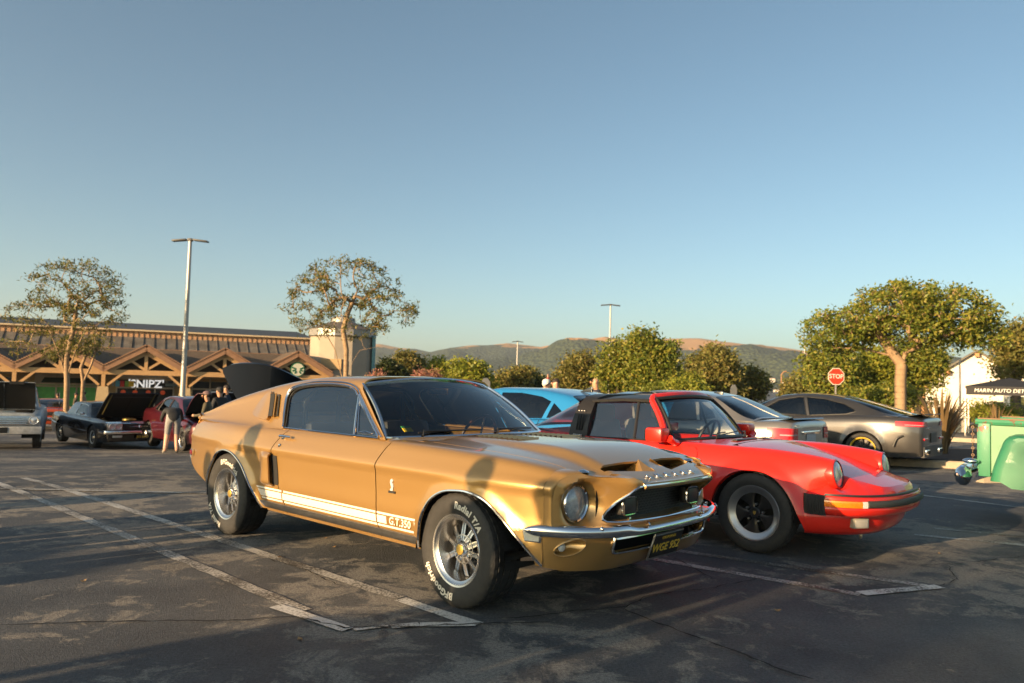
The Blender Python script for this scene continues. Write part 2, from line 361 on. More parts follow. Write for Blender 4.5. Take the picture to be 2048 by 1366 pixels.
def paint_mat(name, col, wear):
    m = mat(name, col, .6); nt = m.node_tree; b = nt.nodes['Principled BSDF']; N = nt.nodes.new; L = nt.links.new; tc = N('ShaderNodeTexCoord')
    n = N('ShaderNodeTexNoise'); n.inputs['Scale'].default_value = 60; n.inputs['Detail'].default_value = 9; n.inputs['Roughness'].default_value = .75; L(tc.outputs['Object'], n.inputs['Vector'])
    n3 = N('ShaderNodeTexNoise'); n3.inputs['Scale'].default_value = 2.5; n3.inputs['Detail'].default_value = 3; L(tc.outputs['Object'], n3.inputs['Vector'])
    ad = N('ShaderNodeMath'); ad.operation = 'MULTIPLY_ADD'; ad.inputs[1].default_value = .45; L(n3.outputs[0], ad.inputs[0]); L(n.outputs[0], ad.inputs[2])
    r = N('ShaderNodeMapRange'); r.inputs[1].default_value = wear+.225-.05; r.inputs[2].default_value = wear+.225+.09; L(ad.outputs[0], r.inputs[0])
    x = N('ShaderNodeMix'); x.data_type = 'RGBA'; x.inputs[6].default_value = (*col, 1); x.inputs[7].default_value = (.06, .055, .048, 1); L(r.outputs[0], x.inputs[0]); L(x.outputs[2], b.inputs['Base Color'])
    bp = N('ShaderNodeBump'); bp.inputs['Strength'].default_value = .5; bp.inputs['Distance'].default_value = .004; L(n.outputs[0], bp.inputs['Height']); L(bp.outputs[0], b.inputs['Normal'])
    return m
PAINT_OLD = paint_mat('worn_line_paint', (.50, .48, .44), .475); PAINT_NEW = paint_mat('fresher_line_paint', (.62, .61, .58), .54); PAINT_FAINT = paint_mat('faded_line_paint', (.34, .33, .31), .45)
rnd = random.Random(4)
def line_strip(a, b, w0, m, lift=.004, wob=.006):
    """painted line between two ground points"""
    a, b = np.array(a[:2]), np.array(b[:2]); Ld = np.linalg.norm(b-a); n = max(2, int(Ld/.12)); t = np.linspace(0, 1, n); d = (b-a)/Ld; nr = np.array([-d[1], d[0]]); V = []
    for q in t:
        p = a+(b-a)*q; l = w0*.43+rnd.uniform(-wob, wob); r_ = w0*.43+rnd.uniform(-wob, wob)
        for s in (l, -r_): c = p+nr*s; V.append((c[0], c[1], tz(c[0], c[1])+lift))
    o = mesh('painted_line', V, [(2*i, 2*i+1, 2*i+3, 2*i+2) for i in range(n-1)], m, GROUND); fixn(o); return o
def pl(p, q, w0, m, lift=.004): return line_strip(gt(*p), gt(*q), w0, m, lift)
pl((46, 956), (800, 1197), .105, PAINT_OLD); pl((800, 1199), (955, 1250), .10, PAINT_NEW)
pl((-60, 949), (610, 1222), .105, PAINT_OLD); pl((552, 1214), (694, 1262), .095, PAINT_NEW, .0078)
pl((708, 1262), (776, 1254), .05, PAINT_NEW, .0079); pl((782, 1256), (838, 1251), .07, PAINT_NEW, .0079); pl((840, 1252), (950, 1250), .08, PAINT_NEW, .0079)
pl((0, 978), (440, 988), .10, PAINT_OLD, .0081)
pl((1200, 1100), (1720, 1190), .105, PAINT_OLD); pl((1722, 1189), (1880, 1175), .11, PAINT_NEW, .0079); pl((1300, 1094), (1660, 1146), .10, PAINT_FAINT); pl((1660, 1146), (1855, 1172), .10, PAINT_OLD)
pl((1829, 1070), (2060, 1092), .10, PAINT_OLD); pl((1868, 1057), (2060, 1075), .10, PAINT_FAINT); pl((1819, 988), (2060, 1018), .10, PAINT_OLD); pl((1800, 968), (2060, 996), .10, PAINT_FAINT); pl((1770, 968), (1890, 964), .09, PAINT_FAINT)
pl((-20, 889), (400, 893), .10, PAINT_OLD); pl((-20, 908), (390, 912), .12, PAINT_OLD); pl((-20, 915), (380, 919), .10, PAINT_FAINT); pl((140, 896), (370, 905), .10, PAINT_FAINT, .008)
# cracks: ragged open joints, dark filling
CRK = mat('crack_fill', (.010, .010, .010), .9)
def crack(pts, w0=.014, seed=1):
    r2 = random.Random(seed); P = [gt(*p)[:2] for p in pts]; P = dens(np.array(P), .045, False); V = []; off = 0
    for i, p in enumerate(P):
        d = P[min(i+1, len(P)-1)]-P[max(i-1, 0)]; d = d/(np.linalg.norm(d)+1e-9); nr = np.array([-d[1], d[0]]); off = off*.8+r2.uniform(-.014, .014); ww = w0*r2.uniform(.25, 1.2)*(.3 if i in (0, len(P)-1) else 1)
        for s in (ww/2, -ww/2): c = p+nr*(s+off); V.append((c[0], c[1], tz(c[0], c[1])+.0095))
    fixn(mesh('asphalt_crack', V, [(2*i, 2*i+1, 2*i+3, 2*i+2) for i in range(len(P)-1)], CRK, GROUND))
for i, c in enumerate([[(0, 1254), (273, 1247), (420, 1244), (600, 1237)], [(600, 1237), (690, 1259), (790, 1254), (960, 1252), (1100, 1247)], [(1246, 1221), (1317, 1252), (1425, 1287), (1542, 1339), (1624, 1364)], [(1327, 1106), (1368, 1129), (1395, 1146), (1430, 1162)], [(1409, 1180), (1470, 1168), (1527, 1160)], [(1839, 1134), (1895, 1131), (1962, 1124), (2055, 1112)], [(1000, 1241), (1143, 1226), (1256, 1216)], [(1895, 1132), (1915, 1150), (1908, 1166), (1880, 1176)], [(1960, 1130), (2050, 1150)], [(540, 1120), (610, 1140), (690, 1176)], [(1246, 1221), (1300, 1195), (1409, 1180)]]): crack(c, .016 if i < 3 else .010, i)
# small litter on the asphalt
LEAFD = mat('dry_leaf', (.32, .20, .09), .7)
for i, p in enumerate([(167, 1163), (560, 1115), (667, 1095), (1555, 1222), (890, 1010), (330, 970), (1880, 1108), (1120, 1143), (600, 1280), (650, 1077)]):
    c = gt(*p); a = i*1.7; s = .022
    V = [(c[0]+s*math.cos(a+k*1.26)*(1 if k % 2 else .6), c[1]+s*math.sin(a+k*1.26), c[2]+.004+.008*(k % 2)) for k in range(5)]
    o = mesh('dry_leaf', V, [(0, 1, 2), (0, 2, 3), (0, 3, 4)], LEAFD, None, False); tag(o, 'small dry leaf fallen on the asphalt', 'leaf', 'dry leaves on the asphalt')

# ================================================================ hills
from mathutils import noise as mnoise
def build_hills():
    rp = [(-300, 700), (0, 700), (500, 690), (740, 684), (762, 684), (800, 692), (830, 694), (862, 702), (900, 693), (950, 690), (985, 686), (1015, 682), (1060, 687), (1082, 690), (1110, 685), (1150, 680), (1200, 672), (1240, 676), (1270, 678), (1340, 674), (1400, 673), (1440, 679), (1490, 684), (1520, 686), (1560, 690), (1600, 697), (1700, 705), (1900, 712), (2100, 715), (2400, 700)]
    px = np.array([p[0] for p in rp], float); el = []
    for a, b in rp: d = pray(a, b); el.append((d[0]/d[1], d[2]/math.hypot(d[0], d[1])))
    el = np.array(el); NT, NR = 420, 46; tt = np.linspace(el[0, 0], el[-1, 0], NT); ridge = np.interp(tt, el[:, 0], el[:, 1])
    V = []; F = []
    for i, t in enumerate(tt):
        for j in range(NR):
            s = j/(NR-1); R_ = 1500+s*2500; X = R_*t/math.hypot(t, 1); Y = R_/math.hypot(t, 1)
            peak = ridge[i]*3300+1.3
            q = (R_-1500)/(3300-1500)
            if q <= 1: z = peak*(q**1.25)
            else: z = peak*max(0, 1-.4*(q-1))
            nz = mnoise.fractal(Vector((X/420, Y/420, 0)), 1.0, 2.1, 5); nz2 = mnoise.ridged_multi_fractal(Vector((X/520+7, Y/800, 3)), .9, 2.1, 4, 1.0, 2.0)
            amp = math.sin(math.pi*min(1, max(0, q)))**.8 if q < 1 else 0
            z += amp*(60*nz-52*(nz2-1.0)); V.append((X, Y, z-6))
    for i in range(NT-1):
        for j in range(NR-1): F.append((i*NR+j, (i+1)*NR+j, (i+1)*NR+j+1, i*NR+j+1))
    m = bpy.data.materials.new('hillside'); m.use_nodes = True; nt = m.node_tree; b = nt.nodes['Principled BSDF']; N = nt.nodes.new; L = nt.links.new; tc = N('ShaderNodeTexCoord')
    def noise(sc, det, ro=.6):
        n = N('ShaderNodeTexNoise'); n.inputs['Scale'].default_value = sc; n.inputs['Detail'].default_value = det; n.inputs['Roughness'].default_value = ro; L(tc.outputs['Object'], n.inputs['Vector']); return n.outputs[0]
    sp = N('ShaderNodeSeparateXYZ'); L(tc.outputs['Object'], sp.inputs[0])
    h = N('ShaderNodeMapRange'); h.inputs[1].default_value = 70; h.inputs[2].default_value = 170; h.inputs[3].default_value = -.32; h.inputs[4].default_value = .22; L(sp.outputs[2], h.inputs[0])
    a = N('ShaderNodeMath'); a.operation = 'ADD'; L(h.outputs[0], a.inputs[0]); L(noise(.0045, 8, .62), a.inputs[1])
    r = N('ShaderNodeMapRange'); r.inputs[1].default_value = .575; r.inputs[2].default_value = .60; L(a.outputs[0], r.inputs[0])
    wd = N('ShaderNodeTexVoronoi'); wd.inputs['Scale'].default_value = .075; L(tc.outputs['Object'], wd.inputs['Vector'])
    wm = N('ShaderNodeMix'); wm.data_type = 'RGBA'; wm.inputs[6].default_value = (.075, .092, .036, 1); wm.inputs[7].default_value = (.024, .036, .020, 1); wr = N('ShaderNodeMapRange'); wr.inputs[1].default_value = .1; wr.inputs[2].default_value = .75; L(wd.outputs['Distance'], wr.inputs[0]); L(wr.outputs[0], wm.inputs[0])
    gm = N('ShaderNodeMix'); gm.data_type = 'RGBA'; gm.inputs[6].default_value = (.60, .31, .10, 1); gm.inputs[7].default_value = (.42, .23, .085, 1); L(noise(.02, 5), gm.inputs[0])
    x = N('ShaderNodeMix'); x.data_type = 'RGBA'; L(r.outputs[0], x.inputs[0]); L(wm.outputs[2], x.inputs[6]); L(gm.outputs[2], x.inputs[7]); L(x.outputs[2], b.inputs['Base Color']); b.inputs['Roughness'].default_value = .95; b.inputs['Specular IOR Level'].default_value = .1
    iv = N('ShaderNodeMath'); iv.operation = 'MULTIPLY'; L(wd.outputs['Distance'], iv.inputs[0]); ir = N('ShaderNodeMapRange'); ir.inputs[3].default_value = -1; ir.inputs[4].default_value = 0; L(r.outputs[0], ir.inputs[0]); L(ir.outputs[0], iv.inputs[1])
    bp = N('ShaderNodeBump'); bp.inputs['Strength'].default_value = 1; bp.inputs['Distance'].default_value = 9; L(iv.outputs[0], bp.inputs['Height']); L(bp.outputs[0], b.inputs['Normal'])
    return tag(mesh('hills', V, F, m, None, True, None), 'golden grass hills with dark oak woods on the skyline', None, None, 'structure')
HILLS = build_hills()
# houses low on the far slope
WH = mat('distant_white_wall', (.62, .56, .48), .8); RF = mat('distant_roof', (.16, .12, .10), .9)
for px_, py_, wd_ in [(1520, 749, 9), (1526, 757, 8), (1545, 757, 9), (1572, 765, 12), (1553, 780, 12), (1568, 783, 14), (1585, 786, 10), (1562, 792, 10), (1600, 774, 8)]:
    D = 900; c = at(px_, py_, D); s = wd_/1519*D; h = s*.45
    e = empty('distant_house', (c[0], c[1], c[2]-h*.5), rnd.uniform(-.5, .5), 'distant white house among the trees low on the hillside', 'house', 'distant hillside houses')
    MB().box((0, 0, -1.0), (s, s*.6, h+2)).obj('wall', WH, e, smooth=False); MB().add([(-s*.55, -s*.35, h*.5), (s*.55, -s*.35, h*.5), (s*.55, s*.35, h*.5), (-s*.55, s*.35, h*.5), (-s*.5, 0, h*.9), (s*.5, 0, h*.9)], [(0, 1, 5, 4), (2, 3, 4, 5), (0, 4, 3), (1, 2, 5), (0, 3, 2, 1)]).obj('roof', RF, e, smooth=False)
# ================================================================ gold fastback
GOLD = mat('gold_metallic_paint', (.455, .262, .085), .31, .55, coat=1, coatr=.03)
CASTAL = mat('cast_aluminium', (.42, .42, .43), .34, .9, var=.15, vs=30)
DARKGREY = mat('dark_grey_paint', (.05, .05, .052), .45)
STRIPE = mat('cream_stripe_vinyl', (.80, .74, .64), .4, coat=.5)
LETTERW = mat('white_tyre_lettering', (.66, .62, .54), .6, var=.12, vs=60)

def tyre_wheel(root, loc, r, wid, rim, s, kind, steer=0, letters=False, detail=72, name='wheel', spin=0):
    """wheel at hub centre; s=-1: outer face towards -Y"""
    w = empty(name, loc); w.parent = root; w.rotation_euler = (0, 0, steer)
    h = wid/2; sg = s
    pr = [(rim-.008, -h*.70), (rim+.004, -h*.86), (rim+.02, -h*.93), (rim+(r-rim)*.45, -h), (r-.035, -h*.97), (r-.014, -h*.90), (r-.004, -h*.80), (r-.001, -h*.62), (r-.008, -h*.60), (r-.008, -h*.56), (r, -h*.54), (r, -h*.26), (r-.008, -h*.24), (r-.008, -h*.20), (r, -h*.18), (r, 0)]
    pr = pr+[(a, -b) for a, b in pr[-2::-1]]
    K = len(pr)
    def mod(i, k):
        kk = min(k, K-1-k)
        if kk in (5, 6, 7): return .004 if i % 4 == 0 else 0
        if kk in (10, 11): return .004 if i % 4 == 2 else 0
        return 0
    t = MB().lathe([(a, b*-sg if sg < 0 else b) for a, b in pr], detail*2, mod=mod if detail >= 72 else None).obj('tyre', RUBBER, w, sharp=28)
    o = lambda d: sg*d                       # outward offset from wheel centre plane
    if kind == 'ten_spoke':
        rr = rim
        MB().lathe([(rr-.002, o(h*.70)), (rr+.010, o(h*.86)), (rr+.006, o(h*.90)), (rr-.004, o(h*.88)), (rr-.012, o(h*.80)), (rr-.026, o(h*.74)), (rr-.030, o(h*.5)), (rr-.045, o(h*.05)), (rr-.05, o(-h*.3)), (rr-.05, o(-h*.8))], 72).obj('rim', mat('polished_aluminium', (.74, .73, .71), .26, 1), w, sharp=30)
        MB().lathe([(rr-.05, o(-.02)), (.02, o(-.02))], 40).obj('wheel_disc', mat('dark_wheel_back', (.09, .09, .095), .5, .4), w)
        for k in range(10):
            a = 2*math.pi*k/10+spin; ca, sa = math.cos(a), math.sin(a)
            def sp(r0, r1, w0, w1, d0, d1, dep):
                V = []
                for rr_, ww, dd in ((r0, w0, d0), (r1, w1, d1)):
                    for e, q in ((-1, 0), (1, 0), (1, 1), (-1, 1)): V.append((rr_*ca-e*ww*sa, o(dd-(dep if q == 0 else 0)), rr_*sa+e*ww*ca))
                return V, [(0, 1, 2, 3), (7, 6, 5, 4), (0, 4, 5, 1), (1, 5, 6, 2), (2, 6, 7, 3), (3, 7, 4, 0)]
            b = MB(); b.add(*sp(.045, rr-.045, .015, .013, h*.42, h*.20, .03)); sk = b.obj('spoke', mat('grey_cast_spoke', (.36, .36, .365), .38, .8), w, smooth=False)
            for e in (-1, 1):
                b = MB(); V, F = sp(.05, rr-.047, .0042, .0035, h*.42+.004, h*.20+.004, .02)
                V = [(x-e*.0115*sa, y, z+e*.0115*ca) for x, y, z in V]; b.add(V, F); b.obj('machined_edge', mat('polished_aluminium'), sk, smooth=False)
        MB().lathe([(.085, o(h*.30)), (.085, o(h*.40)), (.077, o(h*.41)), (.076, o(h*.30))], 40).obj('hub_ring', mat('polished_aluminium'), w)
        MB().lathe([(.045, o(h*.2)), (.040, o(h*.55)), (.034, o(h*.62)), (.0, o(h*.62))], 28).obj('centre_cap', CHROME, w)
        MB().lathe([(.030, o(h*.625)), (.026, o(h*.64)), (0, o(h*.645))], 24).obj('cap_badge', mat('gold_badge', (.62, .42, .10), .35, .7, var=.35, vs=90), w)
        for k in range(5):
            a = 2*math.pi*k/5+.3+spin; MB().lathe([(.009, 0), (.009, o(.03)), (.005, o(.036)), (0, o(.036))], 8, M=Matrix.Translation((.0572*math.cos(a), o(h*.22), .0572*math.sin(a)))).obj('lug_nut', CHROME, w)
        MB().tube([((rr-.035)*math.cos(5.3), o(h*.45), (rr-.035)*math.sin(5.3)), ((rr-.055)*math.cos(5.3), o(h*.62), (rr-.055)*math.sin(5.3))], .005, 6).obj('valve_stem', BLACKP, w)
    elif kind == 'fuchs':
        rr = rim; SIL = mat('anodised_silver', (.48, .48, .49), .3, .9); BK = mat('satin_black_wheel', (.015, .015, .016), .38, coat=.3)
        MB().lathe([(rr-.002, o(h*.66)), (rr+.012, o(h*.84)), (rr+.006, o(h*.90)), (rr-.012, o(h*.86)), (rr-.03, o(h*.70)), (rr-.052, o(h*.62))], 72).obj('rim', SIL, w, sharp=30)
        MB().lathe([(rr-.052, o(h*.62)), (rr-.058, o(h*.35)), (rr-.06, o(-h*.8))], 60).obj('barrel', BK, w)
        MB().lathe([(rr-.06, o(-.03)), (.02, o(-.03))], 40).obj('wheel_disc', VOID, w)
        for k in range(5):
            a0 = 2*math.pi*k/5+.62+spin; V = []; F = []; prof = ((.03, .52), (.06, .47), (.09, .45), (.12, .50), (rr-.052, .60)); nn = 7
            for r0, wa in prof:
                for j in range(nn):
                    q = -1+2*j/(nn-1); a = a0+q*wa*.78; d = h*(.46+.06*(1-q*q)+.10*min(1, max(0, (r0-.09)/.06))); V.append((r0*math.cos(a), o(d), r0*math.sin(a)))
            for r0, wa in prof:
                for j in range(nn): q = -1+2*j/(nn-1); a = a0+q*wa*.78; V.append((r0*math.cos(a), o(h*.2), r0*math.sin(a)))
            m_ = len(prof)
            for i in range(m_-1):
                for j in range(nn-1): F.append((i*nn+j, i*nn+j+1, (i+1)*nn+j+1, (i+1)*nn+j))
                for j in (0, nn-1): F.append((i*nn+j, (i+1)*nn+j, (m_+i+1)*nn+j, (m_+i)*nn+j))
            MB().add(V, F).obj('spoke', BK, w, sharp=45)
            a = a0+math.pi/5; MB().lathe([(.011, 0), (.011, o(.03)), (.006, o(.037)), (0, o(.037))], 8, M=Matrix.Translation((.07*math.cos(a), o(h*.36), .07*math.sin(a)))).obj('lug_nut', DULLCHROME, w)
        MB().lathe([(.05, o(h*.2)), (.045, o(h*.56)), (.038, o(h*.62)), (.030, o(h*.62)), (.028, o(h*.60)), (0, o(h*.60))], 28).obj('centre_cap', BK, w)
        MB().prism([(-.012, .014), (.012, .014), (.011, -.004), (0, -.017), (-.011, -.004)], h*.605, h*.63, lambda u, v, d: (u, o(d), v)).obj('cap_crest', mat('gold_badge', (.62, .42, .10), .35, .7, var=.35, vs=90), w, smooth=False)
    else:                                   # generic spoked wheel: kind = (n spokes, face material, lip material)
        nsp, fm, lm = kind; rr = rim
        MB().lathe([(rr-.002, o(h*.66)), (rr+.010, o(h*.86)), (rr+.002, o(h*.88)), (rr-.022, o(h*.74))], 48).obj('rim', lm, w)
        MB().lathe([(rr-.022, o(h*.74)), (rr-.03, o(-h*.6))], 40).obj('barrel', VOID, w)
        MB().lathe([(rr-.03, o(-.01)), (.02, o(-.01))], 32).obj('brake_disc', mat('brake_metal', (.12, .115, .11), .5, .6), w)
        if nsp == 0:
            MB().lathe([(rr-.02, o(h*.55)), (rr*.8, o(h*.62)), (rr*.62, o(h*.55)), (rr*.55, o(h*.60)), (rr*.3, o(h*.86)), (0, o(h*.92))], 40).obj('wheel_cover', fm, w)
        for k in range(nsp):
            a = 2*math.pi*k/nsp+spin; ca, sa = math.cos(a), math.sin(a); V = []
            for r0, ww, dd in ((.03, .022, h*.55), (rr-.018, .016, h*.68)):
                for e, q in ((-1, 0), (1, 0), (1, 1), (-1, 1)): V.append((r0*ca-e*ww*sa, o(dd-(.03 if q == 0 else 0)), r0*sa+e*ww*ca))
            MB().add(V, [(0, 1, 2, 3), (7, 6, 5, 4), (0, 4, 5, 1), (1, 5, 6, 2), (2, 6, 7, 3), (3, 7, 4, 0)]).obj('spoke', fm, w, smooth=False)
        if nsp: MB().lathe([(.05, o(h*.4)), (.045, o(h*.62)), (0, o(h*.66))], 24).obj('centre_cap', fm, w)
    if letters:
        rl = rim+(r-rim)*.46
        def put(body, a_mid, size, shear):
            # bend a text round the wheel; as seen from outside
            def fx(v):
                # v.x along, v.y radial; seen from -Y side (s<0): right is +X, up is +Z
                a = a_mid-(v[0])/rl; rad = rl+v[1]
                d = h*(.955+.045*(1-((rad-rl)/(.06))**2))+.0015+max(0, v[2])
                return (rad*math.cos(a)*(-sg if sg > 0 else 1), o(d), rad*math.sin(a))
            text('tyre_lettering', body, size, LETTERW, t, None, .0012, shear, .0022, fx, space=1.10)
        for body, am in letters: put(body, R(am), .056, .12)
    return w

def build_mustang():
    root = empty('gold_fastback_car', (.2964, 5.0536, 0), -.7441, 'gold sixties fastback with cream side stripes parked nearest the camera', 'car')
    Wd = [(-3.75, .74), (-3.58, .79), (-3.3, .842), (-2.9, .885), (-2.6, .897), (-2.2, .892), (-1.5, .886), (-.75, .886), (0, .886), (.25, .875), (.5, .845), (.62, .815), (.72, .775)]
    W = curve(Wd, .12); Zt = curve([(-3.75, .915), (-3.3, .918), (-2.9, .914), (-2.4, .905), (-.8, .903), (0, .884), (.3, .870), (.5, .852), (.62, .830), (.72, .80)], .1)
    hip = curve([(-3.6, .02), (-3.0, .035), (-2.6, .04), (-2.2, .012), (-1.9, 0), (1, 0)], .12)
    dy = lambda d: (lambda x: W(x)-d)
    zt = lambda f, a=.74: (lambda x: a+(Zt(x)-a)*f)
    gap = curve([(-.9, .70), (-.45, .665), (.3, .655), (.75, .63)], .1)
    inn = lambda f: (lambda x: (W(x)-.11)*(1-f)+gap(x)*f)
    S = Surf([(0, dy(.085), .20), (.10, dy(.045), .29), (.19, dy(.016), .38), (.29, dy(.004), .47), (.42, dy(.010), .60), (.53, dy(.010), .705), (.562, dy(.0), .738), (.585, dy(.006), .757),
              (.66, lambda x: W(x)-.042+hip(x)*.5, zt(.52)), (.71, lambda x: W(x)-.068+hip(x)*.6, zt(.80)), (.745, lambda x: W(x)-.092+hip(x)*.5, zt(.94)), (.78, lambda x: W(x)-.125+hip(x)*.4, zt(1.0)), (.86, inn(.65), zt(1.03)), (.92, gap, zt(1.045))])
    vt = .745
    def edge(pts): return S.xz(pts, .03, hi=vt)
    def vline(x0, x1, v): return np.stack([np.linspace(x0, x1, max(2, int(abs(x1-x0)/.03))), np.full(max(2, int(abs(x1-x0)/.03)), v)], 1)
    farch = spl([(-.335, .29), (-.30, .40), (-.287, .449), (-.255, .53), (-.2, .6), (-.105, .651), (0, .670), (.11, .672), (.238, .640), (.346, .569), (.452, .483), (.53, .408), (.575, .36), (.598, .335)], 5)
    rarch = spl([(-3.075, .345), (-3.05, .40), (-3.005, .49), (-2.955, .57), (-2.89, .64), (-2.80, .676), (-2.71, .686), (-2.61, .674), (-2.525, .640), (-2.45, .595), (-2.38, .536), (-2.31, .468), (-2.25, .402), (-2.19, .33), (-2.16, .29)], 5)
    def flare(P, U):                         # rolled lip standing proud round the wheel arches
        for A in (farch, rarch):
            d = np.full(len(P), 9e9)
            for a in A: d = np.minimum(d, (P[:, 0]-a[0])**2+(P[:, 2]-a[1])**2)
            d = np.sqrt(d); P[:, 1] += .016*smooth01(1-d/.075)-.0*d
        return P
    dfront = spl([(-.700, .885), (-.735, .82), (-.757, .748), (-.752, .65), (-.737, .53), (-.722, .40), (-.715, .29)], 5)
    drear = spl([(-1.835, .29), (-1.845, .37), (-1.89, .45), (-1.95, .55), (-2.005, .65), (-2.028, .735), (-1.99, .82), (-1.935, .885)], 5)
    # front fender, reaching from the door to the nose
    fo = np.concatenate([edge(farch), edge([(.602, .34), (.602, .5), (.602, .62), (.602, .74)]), [[.602, vt]], vline(.602, -.46, .918), vline(-.52, -.80, .86), [[-.80, vt], [-.715, vt]], edge(dfront+(.0045, 0))])
    fend = panel('front_fender', S, fo, GOLD, root, step=.026, fx=flare)
    do = np.concatenate([edge(dfront-(.0045, 0))[::-1], [[-.72, .752]], vline(-.76, -1.88, .778), [[-1.94, .752]], edge(drear+(.0045, 0))[::-1]])
    doors = panel('door', S, do, GOLD, root, step=.03, fx=flare)
    tail = spl([(-3.075, .36), (-3.2, .397), (-3.37, .447), (-3.52, .505), (-3.585, .56), (-3.60, .63), (-3.583, .73), (-3.54, .83), (-3.47, .90)], 4)
    qo = np.concatenate([edge(rarch)[::-1], edge(tail), vline(-3.47, -2.05, .80), [[-1.98, .78], [-1.945, .752]], edge(drear-(.0045, 0))[::-1]])
    qp = panel('quarter_panel', S, qo, GOLD, root, step=.03, fx=flare)
    # arch mouldings
    for A in (farch, rarch):
        for s in (-1, 1):
            U = edge(A); P = flare(S.P(U[:, 0], U[:, 1]), U); P[:, 1] += .002; P[:, 1] *= s
            MB().tube(P, .0075, 6).obj('arch_moulding', CHROME, root)
    # side stripes
    def band(z0, z1, x0, x1, nm='side_stripe', m=STRIPE):
        for s in (-1, 1):
            xs = np.arange(x0, x1, .03); xs = np.append(xs, x1); V = []; F = []
            for zz in np.linspace(z0, z1, 4):
                P = S.P(xs, S.V(xs, np.full(len(xs), zz), hi=vt)); P[:, 1] = (P[:, 1]+.0022)*s; V.append(P)
            n = len(xs); V = np.concatenate(V)
            for j in range(3): F += [(j*n+i, j*n+i+1, (j+1)*n+i+1, (j+1)*n+i) for i in range(n-1)]
            o = mesh(nm, V, F, m, root); fixn(o)
    for z0, z1 in ((.4435, .457), (.3665, .3795)): band(z0, z1, -2.262 if z0 > .4 else -2.215, -1.86); band(z0, z1, -1.835, -.735 if z0 > .4 else -.728); band(z0, z1, -.720, -.302 if z0 > .4 else -.325)
    band(.3875, .4355, -2.245, -1.868); band(.3875, .4355, -1.855, -.735); band(.3875, .4355, -.722, -.628); band(.3875, .4355, -.358, -.306)
    ysd = float(S.P(np.array([-.5]), S.V(np.array([-.5]), np.array([.41]), hi=vt))[0, 1])
    for s in (-1, 1):
        text('stripe_lettering', 'G.T.350', .063, STRIPE, root, frame((-.493, s*(ysd+.004), .4115), (-s, 0, 0), (0, s, 0)), .0006, 0, .0012, space=1.02)
    # rocker moulding
    for s in (-1, 1):
        xs = np.linspace(-2.175, -.322, 50); b = MB(); pr = ((.352, .004), (.348, .012), (.335, .013), (.302, .009), (.296, .0), (.30, -.01))
        V = []; F = []
        for z_, d_ in pr: P = S.P(xs, S.V(xs, np.full(50, z_), hi=vt)); P[:, 1] = (P[:, 1]+d_)*s; V.append(P)
        V = np.concatenate(V)
        for j in range(len(pr)-1): F += [(j*50+i, j*50+i+1, (j+1)*50+i+1, (j+1)*50+i) for i in range(49)]
        fixn(mesh('rocker_moulding', V, F, mat('brushed_rocker_trim', (.40, .39, .37), .3, .95, var=.2, vs=14), root))
        xs = np.linspace(-2.14, -.35, 30); V = []; F = []
        for z_, y_ in ((.30, .838), (.272, .828), (.268, .80), (.30, .6)): V += [(x, s*y_, z_) for x in xs]
        for j in range(3): F += [(j*30+i, j*30+i+1, (j+1)*30+i+1, (j+1)*30+i) for i in range(29)]
        fixn(mesh('sill', np.array(V), F, GOLD, root))
    # ---------------- greenhouse: roof, sail panels and pillars in one shell
    ZR = curve([(-3.62, .925), (-3.5, .945), (-3.35, .99), (-3.1, 1.078), (-2.84, 1.155), (-2.55, 1.222), (-2.3, 1.268), (-2.1, 1.295), (-1.9, 1.312), (-1.6, 1.324), (-1.3, 1.326), (-1.15, 1.318), (-.7, 1.318)], .2)
    def gz(f): return lambda x: .90+(ZR(x)-.90)*f
    rw = curve([(-3.6, .10), (-3.2, .085), (-2.8, .05), (-2.4, .015), (-2.0, 0), (0, 0)], .15)      # extra width aft
    bw = curve([(-3.6, -.03), (-3.0, .018), (-2.6, .022), (-2.1, .004), (-1.9, 0), (0, 0)], .15)
    G = Surf([(-.03, lambda x: .80+bw(x)*1.6, gz(-.03)), (0, lambda x: .789+bw(x), gz(.012)), (.14, lambda x: .738+rw(x)*.35, gz(.31)), (.27, lambda x: .684+rw(x)*.7, gz(.61)), (.345, lambda x: .652+rw(x), gz(.79)), (.395, lambda x: .622+rw(x), gz(.885)), (.45, lambda x: .565+rw(x)*.9, gz(.945)), (.60, lambda x: .41+rw(x)*.6, gz(.982)), (1.0, lambda x: 0*x, gz(1.0))])
    def ge(pts): return G.xz(pts, .03, hi=.55)
    wtop = [(-2.032, .912), (-2.085, 1.0), (-2.135, 1.09), (-2.158, 1.15), (-2.130, 1.196), (-2.05, 1.224), (-1.9, 1.243), (-1.7, 1.253), (-1.5, 1.251), (-1.37, 1.238), (-1.29, 1.212), (-1.24, 1.18)]
    wloop = np.concatenate([spl(wtop, 4), [(-.845, .912)]])
    wz = lambda z: np.interp(z, [.90, 1.18, 1.215, 1.25, 1.27], [-.775, -1.165, -1.215, -1.245, -1.252])     # windscreen side edge
    zz = np.linspace(.90, 1.245, 16)
    hd = G.V(np.array([-1.245]), np.array([1.245]), hi=.55)[0]
    header = np.array([[-1.245+.062*smooth01((v-hd)/(1-hd)), v] for v in np.linspace(hd, 1.0, 14)])
    rear_lo = np.stack([np.linspace(-3.50, -2.03, 50), np.full(50, -.028)], 1)
    ro = np.concatenate([ge(np.stack([wz(zz), zz], 1)), header[1:], [[-3.05, 1.0]], [[-3.05, .62]], [[-2.15, .58]], [[-2.15, 1.0]]]) if 0 else None
    # outline: windscreen edge up, header to centre, back along centre to tail, tail edge down, belt forward under window
    win = ge(np.concatenate([dens(wloop[:-1], .03, False), [wloop[-1]]]))
    tailv = np.stack([np.full(12, -3.50), np.linspace(1.0, -.028, 12)], 1)
